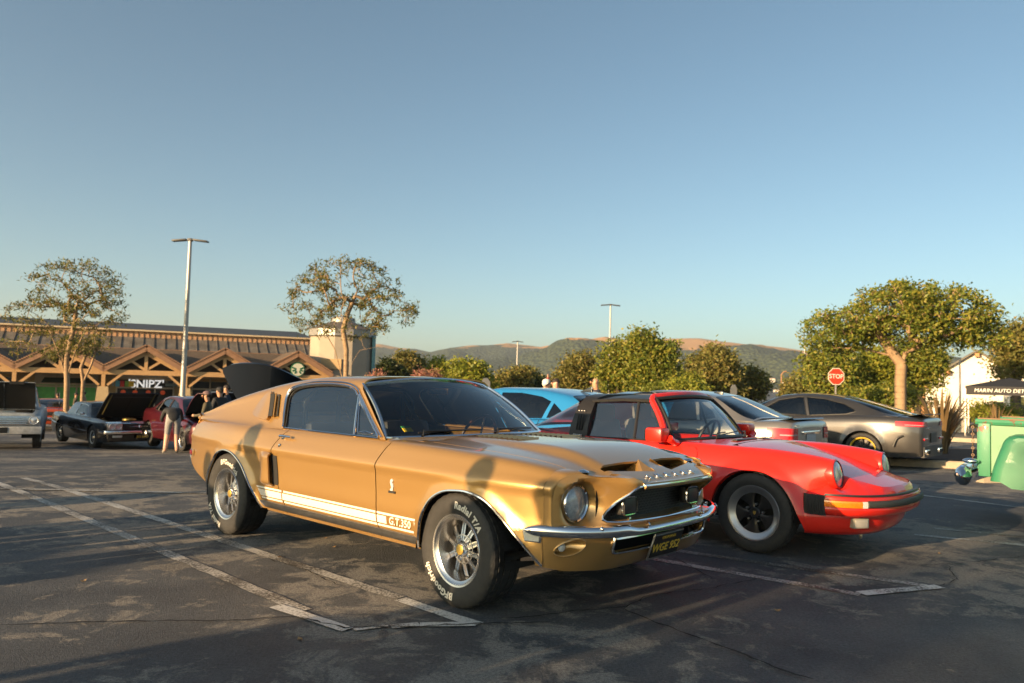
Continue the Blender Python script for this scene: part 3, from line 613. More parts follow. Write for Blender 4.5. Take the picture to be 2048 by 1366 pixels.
    outl = np.concatenate([ge(np.stack([wz(zz), zz], 1)), header[1:], np.stack([np.linspace(-1.2, -3.5, 60), np.full(60, 1.0)], 1)[1:], tailv[1:], rear_lo[1:], win, ge([(-.838, .90), (-.80, .90)])])
    back = spl([(-2.32, .56), (-2.95, .60), (-3.10, .66), (-3.13, .8), (-3.13, .999), ], 6); backh = np.concatenate([back, [[-2.22, .999]], spl([(-2.22, .999), (-2.22, .75), (-2.26, .62), (-2.32, .56)], 5)[1:-1]])
    U, F = region(outl, [backh], .032); P = G.P(U[:, 0], U[:, 1]); allP = np.concatenate([P, P*(1, -1, 1)]); F2 = np.concatenate([F, F[:, ::-1]+len(P)])
    ok = np.abs(allP[:, 1]) < 1e-4
    rf = sheet('roof', allP, F2, GOLD, root, .012, (0, 0, 1)); bm = bmesh.new(); bm.from_mesh(rf.data); bmesh.ops.remove_doubles(bm, verts=bm.verts, dist=.0006); bm.to_mesh(rf.data); bm.free()
    U, F = region(backh, (), .06); P = G.P(U[:, 0], U[:, 1]); P[:, 2] -= .004; sheet('rear_window', np.concatenate([P, P*(1, -1, 1)]), np.concatenate([F, F[:, ::-1]+len(P)]), GLASS, root, 0, (0, 0, 1))
    # drip rail and window chrome
    for s in (-1, 1):
        def lift(pts, d=0, close=False):
            U = ge(pts); P = G.P(U[:, 0], U[:, 1]); P[:, 1] = (P[:, 1]+d)*s; return P
        MB().tube(lift(spl(wtop, 4)-np.array([0, .004]), .006), .0085, 6).obj('window_moulding', CHROME, root)
        MB().tube(lift(spl([(-2.05, .94), (-2.115, 1.04), (-2.165, 1.13), (-2.16, 1.19), (-2.10, 1.222), (-1.9, 1.257), (-1.7, 1.266), (-1.5, 1.265), (-1.37, 1.252), (-1.27, 1.222), (-1.19, 1.165), (-.815, .912)], 4), .008), .0075, 6).obj('drip_rail', CHROME, root)
        MB().tube(lift([(-1.235, 1.178), (-.855, .915)], .004), .011, 6).obj('pillar_moulding', CHROME, root)
        g = ge(np.concatenate([spl(wtop, 4), [(-1.10, .905)]])); gl = np.concatenate([spl([(-2.02, .90), (-2.07, 1.0), (-2.12, 1.09), (-2.14, 1.145), (-2.115, 1.185), (-2.04, 1.212), (-1.9, 1.231), (-1.7, 1.241), (-1.5, 1.239), (-1.37, 1.226), (-1.29, 1.20), (-1.255, 1.178)], 3), [(-1.135, .90)]])
        U_, F_ = region(ge(gl), (), .05); P = G.P(U_[:, 0], U_[:, 1]); P[:, 1] = (P[:, 1]-.016)*s; sheet('side_window', P, F_, SIDEGL, root, 0, (0, s, 0))
        MB().tube(lift(gl[:-1]+np.array([.003, -.003]), -.012), .006, 6).obj('window_seal', BLACKP, root)
        vl = [(-1.125, .908), (-1.222, 1.155), (-.868, .908)]
        U_, F_ = region(ge(dens(vl, .04)), (), .05); P = G.P(U_[:, 0], U_[:, 1]); P[:, 1] = (P[:, 1]-.010)*s; sheet('vent_window', P, F_, SIDEGL, root, 0, (0, s, 0))
        MB().tube(lift([(-1.13, .905), (-1.24, 1.172)], -.004), .0095, 6).obj('vent_post', CHROME, root)
        MB().tube(lift([(-1.105, .925), (-1.215, 1.14), (-.885, .922), (-1.105, .925)], -.006), .0055, 6).obj('vent_frame', CHROME, root)
        MB().tube(lift([(-1.07, .932), (-1.0, .940), (-.93, .930)], .008), .006, 6).obj('vent_latch', CHROME, root)
        MB().tube(np.array([(x, s*(.792), .906) for x in np.linspace(-2.02, -.85, 12)]), .006, 6).obj('belt_moulding', CHROME, root)
        # quarter louvre pod
        pod = np.array([(-2.56, .985), (-2.38, .962), (-2.265, .972), (-2.375, 1.16), (-2.43, 1.165), (-2.52, 1.11), (-2.58, 1.03)]); pod = spl(pod, 4, True)
        U_, F_ = region(ge(pod), (), .02); P = G.P(U_[:, 0], U_[:, 1]); ramp = smooth01((P[:, 0]+2.60)/.22); P[:, 1] = (P[:, 1]+.002+.030*ramp)*s
        sheet('louvre_pod', P, F_, GOLD, root, .04, (0, s, .3))
        for q4, of in (([(-2.268, .985), (-2.208, .983), (-2.316, 1.158), (-2.380, 1.158)], .033), ([(-2.186, .985), (-2.162, .985), (-2.270, 1.152), (-2.294, 1.155)], .010)):
            lo = dens(np.array(q4), .02); U_, F_ = region(ge(np.vstack([lo, lo[:1]]))[:-1], (), .02); P = G.P(U_[:, 0], U_[:, 1]); P[:, 1] = (P[:, 1]+of)*s; sheet('louvre_slot', P, F_, VOID, root, .003, (0, s, .3))
        MB().tube(lift([(-2.197, .985), (-2.304, 1.157)], .026), .008, 6).obj('louvre_bar', GOLD, root)
    # windscreen
    def wsp(s_, t):                          # s -1..1 across, t 0..1 up
        yb, yt = .775, .628; xb = -.79+.20*(1-np.abs(s_)**2.3); xt = -1.262+.075*(1-np.abs(s_)**2.2); zb = .905+.012*(1-s_**2); zt_ = 1.252+.052*(1-s_**2)
        bow = .02*np.sin(np.pi*t)
        return np.stack([xb+(xt-xb)*t+bow, s_*(yb+(yt-yb)*t), zb+(zt_-zb)*t+bow], -1)
    ss, tt = np.meshgrid(np.linspace(-1, 1, 25), np.linspace(0, 1, 9)); P = wsp(ss.ravel(), tt.ravel()); F = [(j*25+i, j*25+i+1, (j+1)*25+i+1, (j+1)*25+i) for j in range(8) for i in range(24)]
    fixn(mesh('windscreen', P, F, GLASS, root))
    e = np.concatenate([wsp(np.full(12, -1.), np.linspace(0, 1, 12)), wsp(np.linspace(-1, 1, 25), np.ones(25))[1:], wsp(np.ones(12), np.linspace(1, 0, 12))[1:], wsp(np.linspace(1, -1, 25), np.zeros(25))[1:-1]])
    e[:, 0] += .004; e[:, 2] += .004
    MB().tube(e, .0125, 6, closed=True).obj('windscreen_moulding', CHROME, root)
    # ---------------- hood, cowl
    bulge = curve([(-.62, .0), (-.3, .016), (0, .028), (.4, .042), (.56, .034), (.70, .032)], .12)
    def hz(x, y):
        x = np.asarray(x, float); y = np.abs(np.asarray(y, float)); e = S.P(x, np.full(x.shape, .92))[..., 2]; g = gap(x)
        u = np.clip(y/g, 0, 1.0); z = e+.020*(1-u**2)*smooth01((.95-x)/.5)
        hw = np.interp(x, [-.6, -.2, .4, .72], [.40, .42, .46, .47]); z = z+bulge(x)*smooth01((hw+.045-y)/.11)
        return z
    hoodp = lambda U: np.stack([U[:, 0], U[:, 1], hz(U[:, 0], U[:, 1])], -1)
    xf = lambda y: .665-0*y
    hy = .004
    def hoodfront(y): return .795-.10*(abs(y)/.62)**3
    # scoop mouths cut out of the hood
    def scoop(s): return np.array([(.705, s*.455), (.695, s*.40), (.690, s*.2), (.700, s*.062), (.81, s*.070), (.835, s*.085), (.80, s*.25), (.765, s*.40), (.735, s*.455)])
    gx = np.linspace(-.45, .66, 40)
    right = [(x, -(gap(np.array([x]))[0]-hy)) for x in gx]
    hout = np.array(right+[(.703, -.612), (.738, -.557), (.773, -.478), (.803, -.412)]+[(.838, -.385), (.93, -.372), (.952, -.37), (.966, -.2), (.970, 0), (.966, .2), (.952, .37), (.93, .372), (.838, .385), (.803, .412), (.773, .478), (.738, .557), (.703, .612)]+[(x, -y) for x, y in right[::-1]]+[(-.50, .50), (-.56, .25), (-.575, 0), (-.56, -.25), (-.50, -.5)])
    def hoodz(U):
        x, y = U[:, 0], np.abs(U[:, 1]); z = hz(x, y)
        nose = .840-.085*((np.clip(x, .70, 1)-.70)/.26)**1.4-.012*(y/.5)**2      # nose cap slope ahead of the scoops
        z = np.where(x > .775, nose, np.where(x > .735, np.minimum(z, nose+(z-nose)*(.775-x)/.04), z)); return np.stack([x, U[:, 1], z], -1)
    U, F = region(hout, [scoop(-1), scoop(1)], .026); P = hoodz(U); hd_ = sheet('hood', P, F, GOLD, root, .014, (0, 0, 1), 50)
    for s in (-1, 1):                        # scoop throats
        sc = scoop(s); Q = hoodz(dens(sc, .03)); n = len(Q); c = Q.mean(0); V = [tuple(q) for q in Q]; V2 = []
        for q in Q: V2.append((q[0]-.10 if q[0] < .72 else q[0]-.12, q[1], (.785 if q[0] > .72 else .79)))
        V = V+V2; Fs = [(i, (i+1) % n, n+(i+1) % n, n+i) for i in range(n)]; fixn(mesh('scoop_throat', V, Fs, GOLD, hd_, True, 40))
        MB().box((.62, s*.26, .786), (.34, .42, .004)).obj('scoop_floor', GOLD, hd_); MB().box((.58, s*.26, .825), (.01, .40, .08)).obj('scoop_mesh', VOID, hd_)
        MB().add([(.699, s*.062, .862), (.826, s*.075, .802), (.80, s*.16, .786), (.64, s*.13, .786)], [(0, 1, 2, 3)]).obj('scoop_divider', GOLD, hd_, smooth=False)
    for s in (-1, 1):
        b = MB().lathe([(.034, 0), (.030, .006), (.012, .012), (0, .014)], 20, M=Matrix.Translation((.672, s*.565, hz(.672, .565)-.001)) @ Matrix.Rotation(R(90), 4, 'X')); b.V = [(x, y, z) for x, y, z in b.V]; b.obj('hood_pin', CHROME, hd_)
        # louvre panels near cowl
        for k in range(9):
            x0 = -.42+.045*k; y0 = s*.22; zb = float(hz(np.array([x0]), np.array([.22]))[0]); MB().add([(x0, y0-.10, zb+.001), (x0, y0+.10, zb+.001), (x0+.028, y0+.10, zb+.010), (x0+.028, y0-.10, zb+.010), (x0+.030, y0+.10, zb+.0), (x0+.030, y0-.10, zb+.0)], [(0, 1, 2, 3), (3, 2, 4, 5)]).obj('hood_louvre', GOLD, hd_, smooth=False)
    xs = [-.2375+.095*k for k in range(6)]
    for ch, y0 in zip('SHELBY', xs):
        text('nose_letter', ch, .056, CHROME, hd_, frame((.885, y0, .7895), (0, 1, 0), (.45, 0, .9)), .003, 0, .001)
    # cowl panel behind the hood
    def cz(U): return np.stack([U[:, 0], U[:, 1], .912+.012*(1-(U[:, 1]/.72)**2)], -1)
    cow = np.array([(-.835, -.72), (-.80, -.735), (-.455, -.665), (-.46, -.60), (-.507, -.50), (-.567, -.25), (-.582, 0), (-.567, .25), (-.507, .50), (-.46, .60), (-.455, .665), (-.80, .735), (-.835, .72), (-.66, .5), (-.60, .25), (-.59, 0), (-.60, -.25), (-.66, -.5)])
    U, F = region(cow, (), .03); P = cz(U); P[:, 2] -= .010; sheet('cowl', P, F, GOLD, root, .01, (0, 0, 1))
    for y0, a in ((-.52, .30), (.06, .36)):
        P0 = wsp(np.array([y0/.72]), np.array([.03]))[0]; P1 = wsp(np.array([(y0+.42)/.72]), np.array([.075]))[0]
        wp = MB().tube([(P0[0]+.05, P0[1]-.02, P0[2]+.005), (P0[0]+.03, P0[1], P0[2]+.035), tuple((P0+P1)/2+(.02, 0, .02))], .006, 6).obj('wiper', BLACKP, root)
        P2 = wsp(np.array([(y0-.02)/.72]), np.array([.05]))[0]; MB().tube([tuple(P2+(.016, 0, .012)), tuple((P2+P1)/2+(.018, 0, .016)), tuple(P1+(.012, .05, .006))], .006, 5).obj('wiper_blade', BLACKP, wp)
    # ---------------- nose
    pb = curve([(0, .885), (.25, .876), (.42, .852), (.50, .825), (.57, .770), (.63, .738), (.70, .712), (.745, .694), (.775, .672), (.80, .650)], .04)
    HL = np.array([.632, .656])              # headlight (y,z)
    def nx(y, z):
        y = np.abs(y); lean = np.interp(y, [0, .42, .6, .8], [.46, .46, .10, -.05]); x = pb(y)+(z-.60)*lean
        x = x-.25*np.clip(z-.765, 0, 1)*np.interp(y, [0, .4, .6, .8], [3, 3, 2.4, 1.5])
        d = np.sqrt((y-HL[0])**2+(z-HL[1])**2)
        q = smooth01(1-(d-.10)/.035); x = x*(1-q)+np.minimum(x, .655)*q
        ang = smooth01((y-.50)/.10)*0+1
        inb = smooth01((.63-y)/.09); q2 = smooth01(1-(d-.1)/.12)*inb; x = x*(1-.55*q2)+np.minimum(x, .675)*.55*q2
        return x
    NF = lambda U: np.stack([nx(U[:, 0], U[:, 1]), U[:, 0], U[:, 1]], -1)
    grl = lambda s: None
    gop = np.array([(-.40, .752), (-.36, .758), (0, .757), (.36, .758), (.40, .752), (.425, .735), (.505, .585), (.51, .568), (.495, .556), (0, .545), (-.495, .556), (-.51, .568), (-.505, .585), (-.425, .735)])
    topl = [(.795, .69), (.785, .745), (.765, .782), (.72, .803), (.66, .808), (.60, .807), (.52, .804), (.42, .798), (.375, .784), (.372, .764), (.30, .770), (0, .768)]
    top = spl(topl[:8], 4).tolist()+topl[8:]
    side_ = [(.790, .49), (.798, .6)]
    nout = np.array(side_+top+[(-y, z) for y, z in top[::-1]][1:]+[(-y, z) for y, z in side_[::-1]])
    def resamp(Q, n): Q = np.asarray(Q, float); d = np.concatenate([[0], np.cumsum(np.linalg.norm(np.diff(Q, axis=0), axis=1))]); t = np.linspace(0, d[-1], n); return np.stack([np.interp(t, d, Q[:, k]) for k in range(3)], 1)
    def strip(A, B, nm, m, rows=6):
        for s in (-1, 1):
            V = []; n = len(A); C_ = np.stack([np.maximum(A[:, 0], B[:, 0])+.002, A[:, 1], np.maximum(A[:, 2], B[:, 2])], 1)
            for t in np.linspace(0, 1, rows): V.append(((1-t)**2)*A+2*t*(1-t)*C_+t*t*B)
            V = np.concatenate(V); V[:, 1] *= s; fixn(mesh(nm, V, [(j*n+i, j*n+i+1, (j+1)*n+i+1, (j+1)*n+i) for j in range(rows-1) for i in range(n-1)], m, root, True, 60))
    zA = np.linspace(.49, .80, 14); A1 = S.P(np.full(14, .603), S.V(np.full(14, .603), zA, hi=vt)); A2 = S.P(np.full(12, .603), np.linspace(.70, .918, 12))
    Bs = [(y, z) for y, z in side_]+top[:-4]; Bs = [(nx(np.array([y]), np.array([z]))[0], y, z) for y, z in Bs]
    kA = [i for i, b_ in enumerate(Bs) if b_[1] > .63]
    strip(resamp(np.concatenate([A1[A1[:, 2] < A2[0, 2]-.01], A2]), 40), resamp(np.array([Bs[i] for i in kA]), 40), 'nose_corner', GOLD)
    hfr = [(.66, .645), (.70, .615), (.735, .56), (.77, .48), (.80, .415)]
    A3 = hoodz(np.array(hfr)); A3[:, 2] -= .003; kB = [b_ for b_ in Bs if b_[1] <= .655]
    strip(resamp(np.concatenate([A2[-1:], A3]), 24), resamp(np.array(kB), 24), 'nose_top', GOLD)
    A4 = hoodz(np.array([(.80, .415), (.838, .387), (.90, .378), (.954, .372)])); A4[:, 2] -= .003; B4 = np.array([kB[-1]]+[(float(nx(np.array([y]), np.array([z]))[0]), y, z) for y, z in ((.40, .792), (.375, .784), (.371, .762))]); strip(resamp(A4, 14), resamp(B4, 14), 'nose_seam', GOLD, 4)
    hole = [(HL[0]+.098*math.cos(a), HL[1]+.098*math.sin(a)) for a in np.linspace(0, 2*math.pi, 36, endpoint=False)]
    U, F = region(nout, [gop, np.array(hole), np.array([(-a, b) for a, b in hole])], .02)
    P = NF(U)
    hl_ = np.array(hole)
    for s in (-1, 1):
        q_ = [(float(nx(np.array([y]), np.array([z]))[0]), s*y, z) for y, z in hl_]; n_ = len(q_); fixn(mesh('headlight_tunnel', q_+[(.60, y, z) for _, y, z in q_], [(i, (i+1) % n_, n_+(i+1) % n_, n_+i) for i in range(n_)], GOLD, root))
    # roll the upper rim back on to the hood line so that nose and fender meet
    nose = sheet('nose', P, F, GOLD, root, .02, (1, 0, .1), 60)
    for s in (-1, 1):
        h = empty('headlight', (.668, s*HL[0], HL[1])); h.parent = root
        MX = Matrix.Rotation(R(-90), 4, 'Z')  # lathe Y axis -> +X
        MB().lathe([(.112, -.06), (.104, .0), (.103, .014), (.098, .020), (.090, .014), (.088, -.01)], 48, M=MX).obj('bezel', CHROME, h)
        MB().lathe([(.089, .0), (.086, -.008), (.05, -.045), (.018, -.06), (0, -.06)], 40, M=MX).obj('reflector', mat('reflector', (.82, .82, .82), .45, 0), h)
        MB().lathe([(.090, .004), (.07, .016), (.04, .024), (0, .027)], 40, M=MX).obj('lens', mat('fluted_lens', (.8, .82, .84), .08, 0, coat=1) if 0 else LENS, h)
        for k in range(-4, 5):
            yy = k*.017; hh = math.sqrt(max(0, .084**2-yy*yy)); MB().tube([(.012-.2*yy*yy*8, yy, -hh*.9), (.024-yy*yy*3, yy, 0), (.012-.2*yy*yy*8, yy, hh*.9)], .0016, 4).obj('lens_flute', mat('lens_glass_ridge', (.6, .65, .68), .15), h)
        MB().lathe([(.125, -.07), (.110, -.02), (.098, -.02)], 40, M=MX).obj('bucket', GOLD, h)
        # fog lamp
        fl = empty('fog_lamp', (.83, s*.345, .635)); fl.parent = root
        MB().box((-.03, 0, 0), (.05, .14, .10)).obj('housing', BLACKP, fl, bevel=.02); MB().box((.003, 0, 0), (.012, .125, .085)).obj('lens', mat('grey_fog_lens', (.03, .03, .032), .4), fl, bevel=.015)
        MB().tube([(.0, yy, zz) for yy, zz in [(.068*math.copysign(abs(math.cos(a))**.5, math.cos(a)), .048*math.copysign(abs(math.sin(a))**.5, math.sin(a))) for a in np.linspace(0, 2*math.pi, 28, endpoint=False)]], .006, 5, closed=True).obj('lamp_ring', CHROME, fl); MB().box((0, 0, -.075), (.012, .018, .03)).obj('mount', CHROME, fl)
    # grille box, mesh
    gx_ = [(nx(np.array([y]), np.array([z]))[0], y, z) for y, z in dens(gop, .04)]; n = len(gx_); V = gx_+[(.74, y*.96, z*.98+.013) for _, y, z in gx_]
    fixn(mesh('grille_shroud', V, [(i, (i+1) % n, n+(i+1) % n, n+i) for i in range(n)], GOLD, root))
    gm = MB(); gi = gop*(.97, 1)
    gr = MB().add([(.735, -.53, .53), (.735, .53, .53), (.735, .53, .78), (.735, -.53, .78)], [(0, 1, 2, 3)]).obj('grille', VOID, root, smooth=False)
    for d_ in (-1, 1):                       # diamond wire mesh
        for k in range(-46, 47):
            y0 = k*.0155; a = (.742, y0-d_*.055, .545); b_ = (.742, y0+d_*.055, .76)
            if abs(a[1]) > .5 or abs(b_[1]) > .5: continue
            gm.tube([a, b_], .0016, 3, cap=False)
    gm.obj('grille_wire', mat('grille_wire_metal', (.10, .10, .10), .4, .6), gr)
    MB().tube([(nx(np.array([y]), np.array([z]))[0]+.004, y, z) for y, z in dens(gop, .03)], .007, 6, closed=True).obj('grille_moulding', CHROME, root)
    # pan under grille and the bumper
    bpl = spl([(.928, 0), (.920, .25), (.900, .42), (.868, .55), (.808, .66), (.735, .745), (.655, .805), (.575, .845), (.515, .862)], 6)
    def bump(y): return float(np.interp(y, bpl[:, 1], bpl[:, 0]))
    pts = np.concatenate([bpl[::-1]*(1, -1), bpl[1:]]); tg = np.gradient(pts, axis=0); tg /= np.linalg.norm(tg, axis=1)[:, None]; V = []; F = []; m_ = 9
    for (x, y), t_ in zip(pts, tg):
        nrm = (t_[1], -t_[0]); q = smooth01((abs(y)-.36)/.12); hh = .023+.009*q; k = np.clip((abs(y)-.835)/.027, 0, 1); hh *= math.sqrt(max(.02, 1-k*k)); zc = .510+.012*q
        for j in range(m_): a_ = math.pi*(j/(m_-1)-.5); do = .030*math.cos(a_)**.7-.012; V.append((x+nrm[0]*do, y+nrm[1]*do, zc+hh*math.sin(a_)))
    for i in range(len(pts)-1):
        for k in range(m_-1): F.append((i*m_+k, (i+1)*m_+k, (i+1)*m_+k+1, i*m_+k+1))
    F += [tuple(range(m_)), tuple((len(pts)-1)*m_+k for k in range(m_))]
    bmp = fixn(mesh('front_bumper', V, F, CHROME, root, True, 50))
    for y in (-.62, -.30, .30, .62): MB().lathe([(.016, 0), (.013, .006), (0, .009)], 14, M=Matrix.Translation((bump(abs(y))+.012, y, .545)) @ Matrix.Rotation(R(-50), 4, 'Z') @ Matrix.Rotation(R(35), 4, 'X')).obj('bumper_bolt', CHROME, bmp)
    pl = [(nx(np.array([y]), np.array([.55]))[0]-.02, y) for y in np.linspace(-.52, .52, 21)]; V = [(x, y, .548) for x, y in pl]+[(bump(abs(y))+.005, y, .546) for x, y in pl]+[(bump(abs(y))+.005, y, .50) for x, y in pl]; fixn(mesh('bumper_filler', V, [(j*21+i, j*21+i+1, (j+1)*21+i+1, (j+1)*21+i) for j in range(2) for i in range(20)], GOLD, root))
    # valance
    vb = curve([(0, .86), (.3, .852), (.5, .83), (.62, .785), (.72, .715), (.79, .64), (.82, .59), (.84, .54)], .05)
    def vx(y, z): y = np.abs(y); k = np.clip((.48-z)/.20, 0, 1); return vb(y)-.10*k**1.8*np.interp(y, [0, .6, .84], [1, .8, .3])
    mouth = np.array([(-.49, .472), (.49, .472), (.497, .42), (.485, .40), (.46, .392), (0, .386), (-.46, .392), (-.485, .40), (-.497, .42)])
    ov = lambda s: np.array([(s*(.715+.062*math.cos(a)-.012*math.sin(a)), .437+.045*math.sin(a)+.012*math.cos(a)*-1) for a in np.linspace(0, 2*math.pi, 28, endpoint=False)])
    vo = np.array([(-.825, .50), (-.5, .49), (0, .488), (.5, .49), (.825, .50), (.835, .40), (.82, .335), (.72, .310), (.4, .292), (0, .288), (-.4, .292), (-.72, .310), (-.82, .335), (-.835, .40)])
    U, F = region(vo, [mouth, ov(1), ov(-1)], .025); P = np.stack([vx(U[:, 0], U[:, 1]), U[:, 0], U[:, 1]], -1); sheet('valance', P, F, GOLD, root, .02, (1, 0, -.1), 60)
    MB().tube([(vx(np.array([y]), np.array([z]))[0]+.006, y, z) for y, z in dens(mouth, .03)], .009, 6, closed=True).obj('valance_moulding', CHROME, root)
    MB().add([(.66, -.6, .29), (.66, .6, .29), (.66, .6, .52), (.66, -.6, .52)], [(0, 1, 2, 3)]).obj('radiator', VOID, root)
    for s in (-1, 1):
        o = ov(s); Q = [(vx(np.array([y]), np.array([z]))[0], y, z) for y, z in o]; n = len(Q); c = np.mean(Q, 0); V = Q+[tuple(c+(np.array(q)-c)*.62+(-.055, 0, 0)) for q in Q]+[tuple(c+(-.06, 0, 0))]
        tp = fixn(mesh('turn_signal', V, [(i, (i+1) % n, n+(i+1) % n, n+i) for i in range(n)]+[(n+i, n+(i+1) % n, 2*n) for i in range(n)], GOLD, root)); MB().tube([(q[0]+.003, q[1], q[2]) for q in Q], .005, 5, closed=True).obj('signal_rim', GOLD, tp)
        MB().sphere(c+np.array((-.045, s*.012, -.004)), (.014, .028, .024), 14, 8).obj('signal_lens', mat('clear_lens', (.7, .7, .68), .15, coat=1), tp)
        # side marker
        P0 = S.P(np.array([.55]), S.V(np.array([.55]), np.array([.487]), hi=vt))[0]; mk = MB().prism([(-.052, .030), (.052, .032), (.050, -.030), (-.040, -.030)], 0, .014, lambda u, v, d: (P0[0]+u, s*(P0[1]-.012+d-u*.30+.012), P0[2]+v)).obj('marker_lamp', CHROME, root, bevel=.005)
        MB().prism([(-.044, .022), (.044, .024), (.042, -.022), (-.034, -.022)], .013, .018, lambda u, v, d: (P0[0]+u, s*(P0[1]+d-u*.30), P0[2]+v)).obj('marker_lens', mat('frosted_lens', (.62, .60, .54), .4, var=.1, vs=120), mk)
        P0 = S.P(np.array([-3.53]), S.V(np.array([-3.53]), np.array([.60]), hi=vt))[0]; mk = MB().prism([(-.055, .026), (.055, .026), (.055, -.026), (-.055, -.026)], 0, .016, lambda u, v, d: (P0[0]+u, s*(P0[1]+d+u*.30), P0[2]+v)).obj('rear_marker_lamp', CHROME, root, bevel=.004)
        MB().prism([(-.047, .019), (.047, .019), (.047, -.019), (-.047, -.019)], .014, .019, lambda u, v, d: (P0[0]+u, s*(P0[1]+d+u*.30), P0[2]+v)).obj('marker_lens', REDL, mk)
    # licence plate, hung under the bumper
    lp = empty('licence_plate', (.852, 0, .385)); lp.parent = root; lp.rotation_euler = (0, R(20), 0)
    MB().box((0, 0, 0), (.012, .318, .165)).obj('plate_frame', DULLCHROME, lp, bevel=.004); MB().box((.0075, 0, .004), (.004, .300, .138)).obj('plate', mat('black_plate', (.012, .012, .012), .35), lp)
    YEL = mat('plate_yellow', (.75, .48, .06), .4); PM = lambda y, z: frame((.0105, y, z), (0, 1, 0), (1, 0, 0))
    text('plate_number', 'WGE 952', .074, YEL, lp, PM(0, -.010), .0008, 0, .0012, space=.98); text('plate_state', 'CALIFORNIA', .026, YEL, lp, PM(0, .053), .0006)
    # tail: deck lid with upturned lip and rear panel
    ty = np.linspace(-.775, .775, 25); tz = ((.505, -3.52), (.60, -3.585), (.70, -3.56), (.78, -3.53), (.86, -3.545), (.925, -3.50), (.945, -3.525), (.952, -3.51), (.93, -3.45), (.925, -3.2))
    V = [(x+.05*(y/.775)**4+.015*abs(y), y, z) for z, x in tz for y in ty]; F = [(j*25+i, j*25+i+1, (j+1)*25+i+1, (j+1)*25+i) for j in range(len(tz)-1) for i in range(24)]; fixn(mesh('tail_panel', V, F, GOLD, root))
    for s in (-1, 1): MB().box((-3.585, s*.52, .70), (.03, .36, .10)).obj('tail_lamp', REDL, root, bevel=.01)
    MB().box((-3.60, 0, .52), (.06, 1.55, .10)).obj('rear_bumper', CHROME, root, bevel=.02)
    # door furniture, scoops and emblem
    for s in (-1, 1):
        yb = lambda x, z: float(S.P(np.array([x]), S.V(np.array([x]), np.array([z]), hi=vt))[0, 1])
        d = doors[0 if s < 0 else 1]
        y = yb(-1.88, .852); hd2 = MB().tube([(-1.955, s*(y+.004), .842), (-1.95, s*(y+.03), .850), (-1.90, s*(y+.035), .853), (-1.80, s*(y+.032), .851)], [.012, .012, .009, .008], 8).obj('door_handle', CHROME, d); MB().lathe([(.020, 0), (.019, .010), (.010, .022), (0, .024)], 16, M=Matrix.Translation((-1.935, s*y, .835)) @ Matrix.Rotation(R(180) if s < 0 else 0, 4, 'Z')).obj('handle_button', CHROME, hd2)
        MB().lathe([(.014, 0), (.012, .006), (0, .008)], 14, M=Matrix.Translation((-1.93, s*yb(-1.93, .775), .780)) @ Matrix.Rotation(R(180) if s < 0 else 0, 4, 'Z')).obj('door_lock', CHROME, d)
        so = np.concatenate([spl([(-1.958, .478), (-2.05, .474), (-2.10, .487), (-2.15, .58), (-2.205, .705), (-2.09, .724), (-2.012, .718)], 4), [(-2.00, .66), (-1.985, .58), (-1.97, .52)]])
        U, F = region(edge(np.vstack([so, so[:1]]))[:-1], (), .018); P = S.P(U[:, 0], U[:, 1]); ramp = smooth01((P[:, 0]+2.22)/.17)*smooth01((.735-P[:, 2])/.04)*smooth01((P[:, 2]-.462)/.04); P[:, 1] = (P[:, 1]+.004+.046*ramp)*s; sheet('side_scoop', P, F, GOLD, root, .012, (0, s, 0), 60)
        sl = np.array([(-2.03, .705), (-1.955, .700), (-1.93, .60), (-1.905, .50), (-1.91, .488), (-1.98, .488)]); U, F = region(edge(np.vstack([sl, sl[:1]]))[:-1], (), .018); P = S.P(U[:, 0], U[:, 1]); P[:, 1] = (P[:, 1]+.005)*s; sheet('scoop_mouth_shade', P, F, VOID, root, .003, (0, s, 0))  # flat dark sheet on the body; the opening's shade is its colour
        em = [(-.010, 0), (.014, 0), (.016, .010), (.004, .018), (.010, .032), (.018, .050), (.016, .066), (.006, .074), (-.004, .070), (-.012, .062), (-.004, .060), (-.002, .050), (-.010, .040), (-.014, .028), (-.010, .014)]
        y = yb(-.58, .64); MB().prism(em, 0, .008, lambda u, v, d_: (-.578+u*-s*-1, s*(y+d_), .600+v)).obj('snake_emblem', mat('polished_emblem', (.8, .8, .8), .3, .4), root, smooth=False); MB().box((-.578, s*(y+.004), .592), (.064, .008, .014)).obj('emblem_bar', BLACKP, root)
    # wheels
    for s in (-1, 1):
        for x, lt, sp in ((0, [('Radial T/A', 62), ('BFGoodrich', 238)], .42), (-2.743, [('BFGoodrich', 75), ('Radial T/A', 232)], .15)):
            tyre_wheel(root, (x, s*.755, .325), .327 if x == 0 else .330, .245, .2, s, 'ten_spoke', R(-3) if x == 0 else 0, letters=lt if s < 0 else False, spin=sp)
    # wheel wells, floor and dark structure
    for x in (0.02, -2.7):
        for s in (-1, 1):
            b = MB(); A_ = np.linspace(-.10, math.pi+.10, 24); ring = [(.37*math.cos(t), .37*math.sin(t)) for t in A_]; b.add([(x+u, s*yy, .315+v) for yy in (.868, .45) for u, v in ring]+[(x, s*.45, .25)], [(i, i+1, 25+i-1+0, 24+i) for i in range(23)]+[(24+i, 25+i, 48) for i in range(23)]); b.obj('wheel_well', VOID, root)
    MB().box((-1.35, 0, .30), (1.9, 1.45, .06)).obj('floor_pan', VOID, root); MB().box((-3.0, 0, .48), (.9, 1.3, .30)).obj('boot_floor', VOID, root); MB().box((.10, 0, .55), (.9, .84, .44)).obj('engine_block', VOID, root)
    # interior
    MB().box((-.78, 0, .80), (.30, 1.36, .17)).obj('dashboard', SEAT, root, bevel=.04)
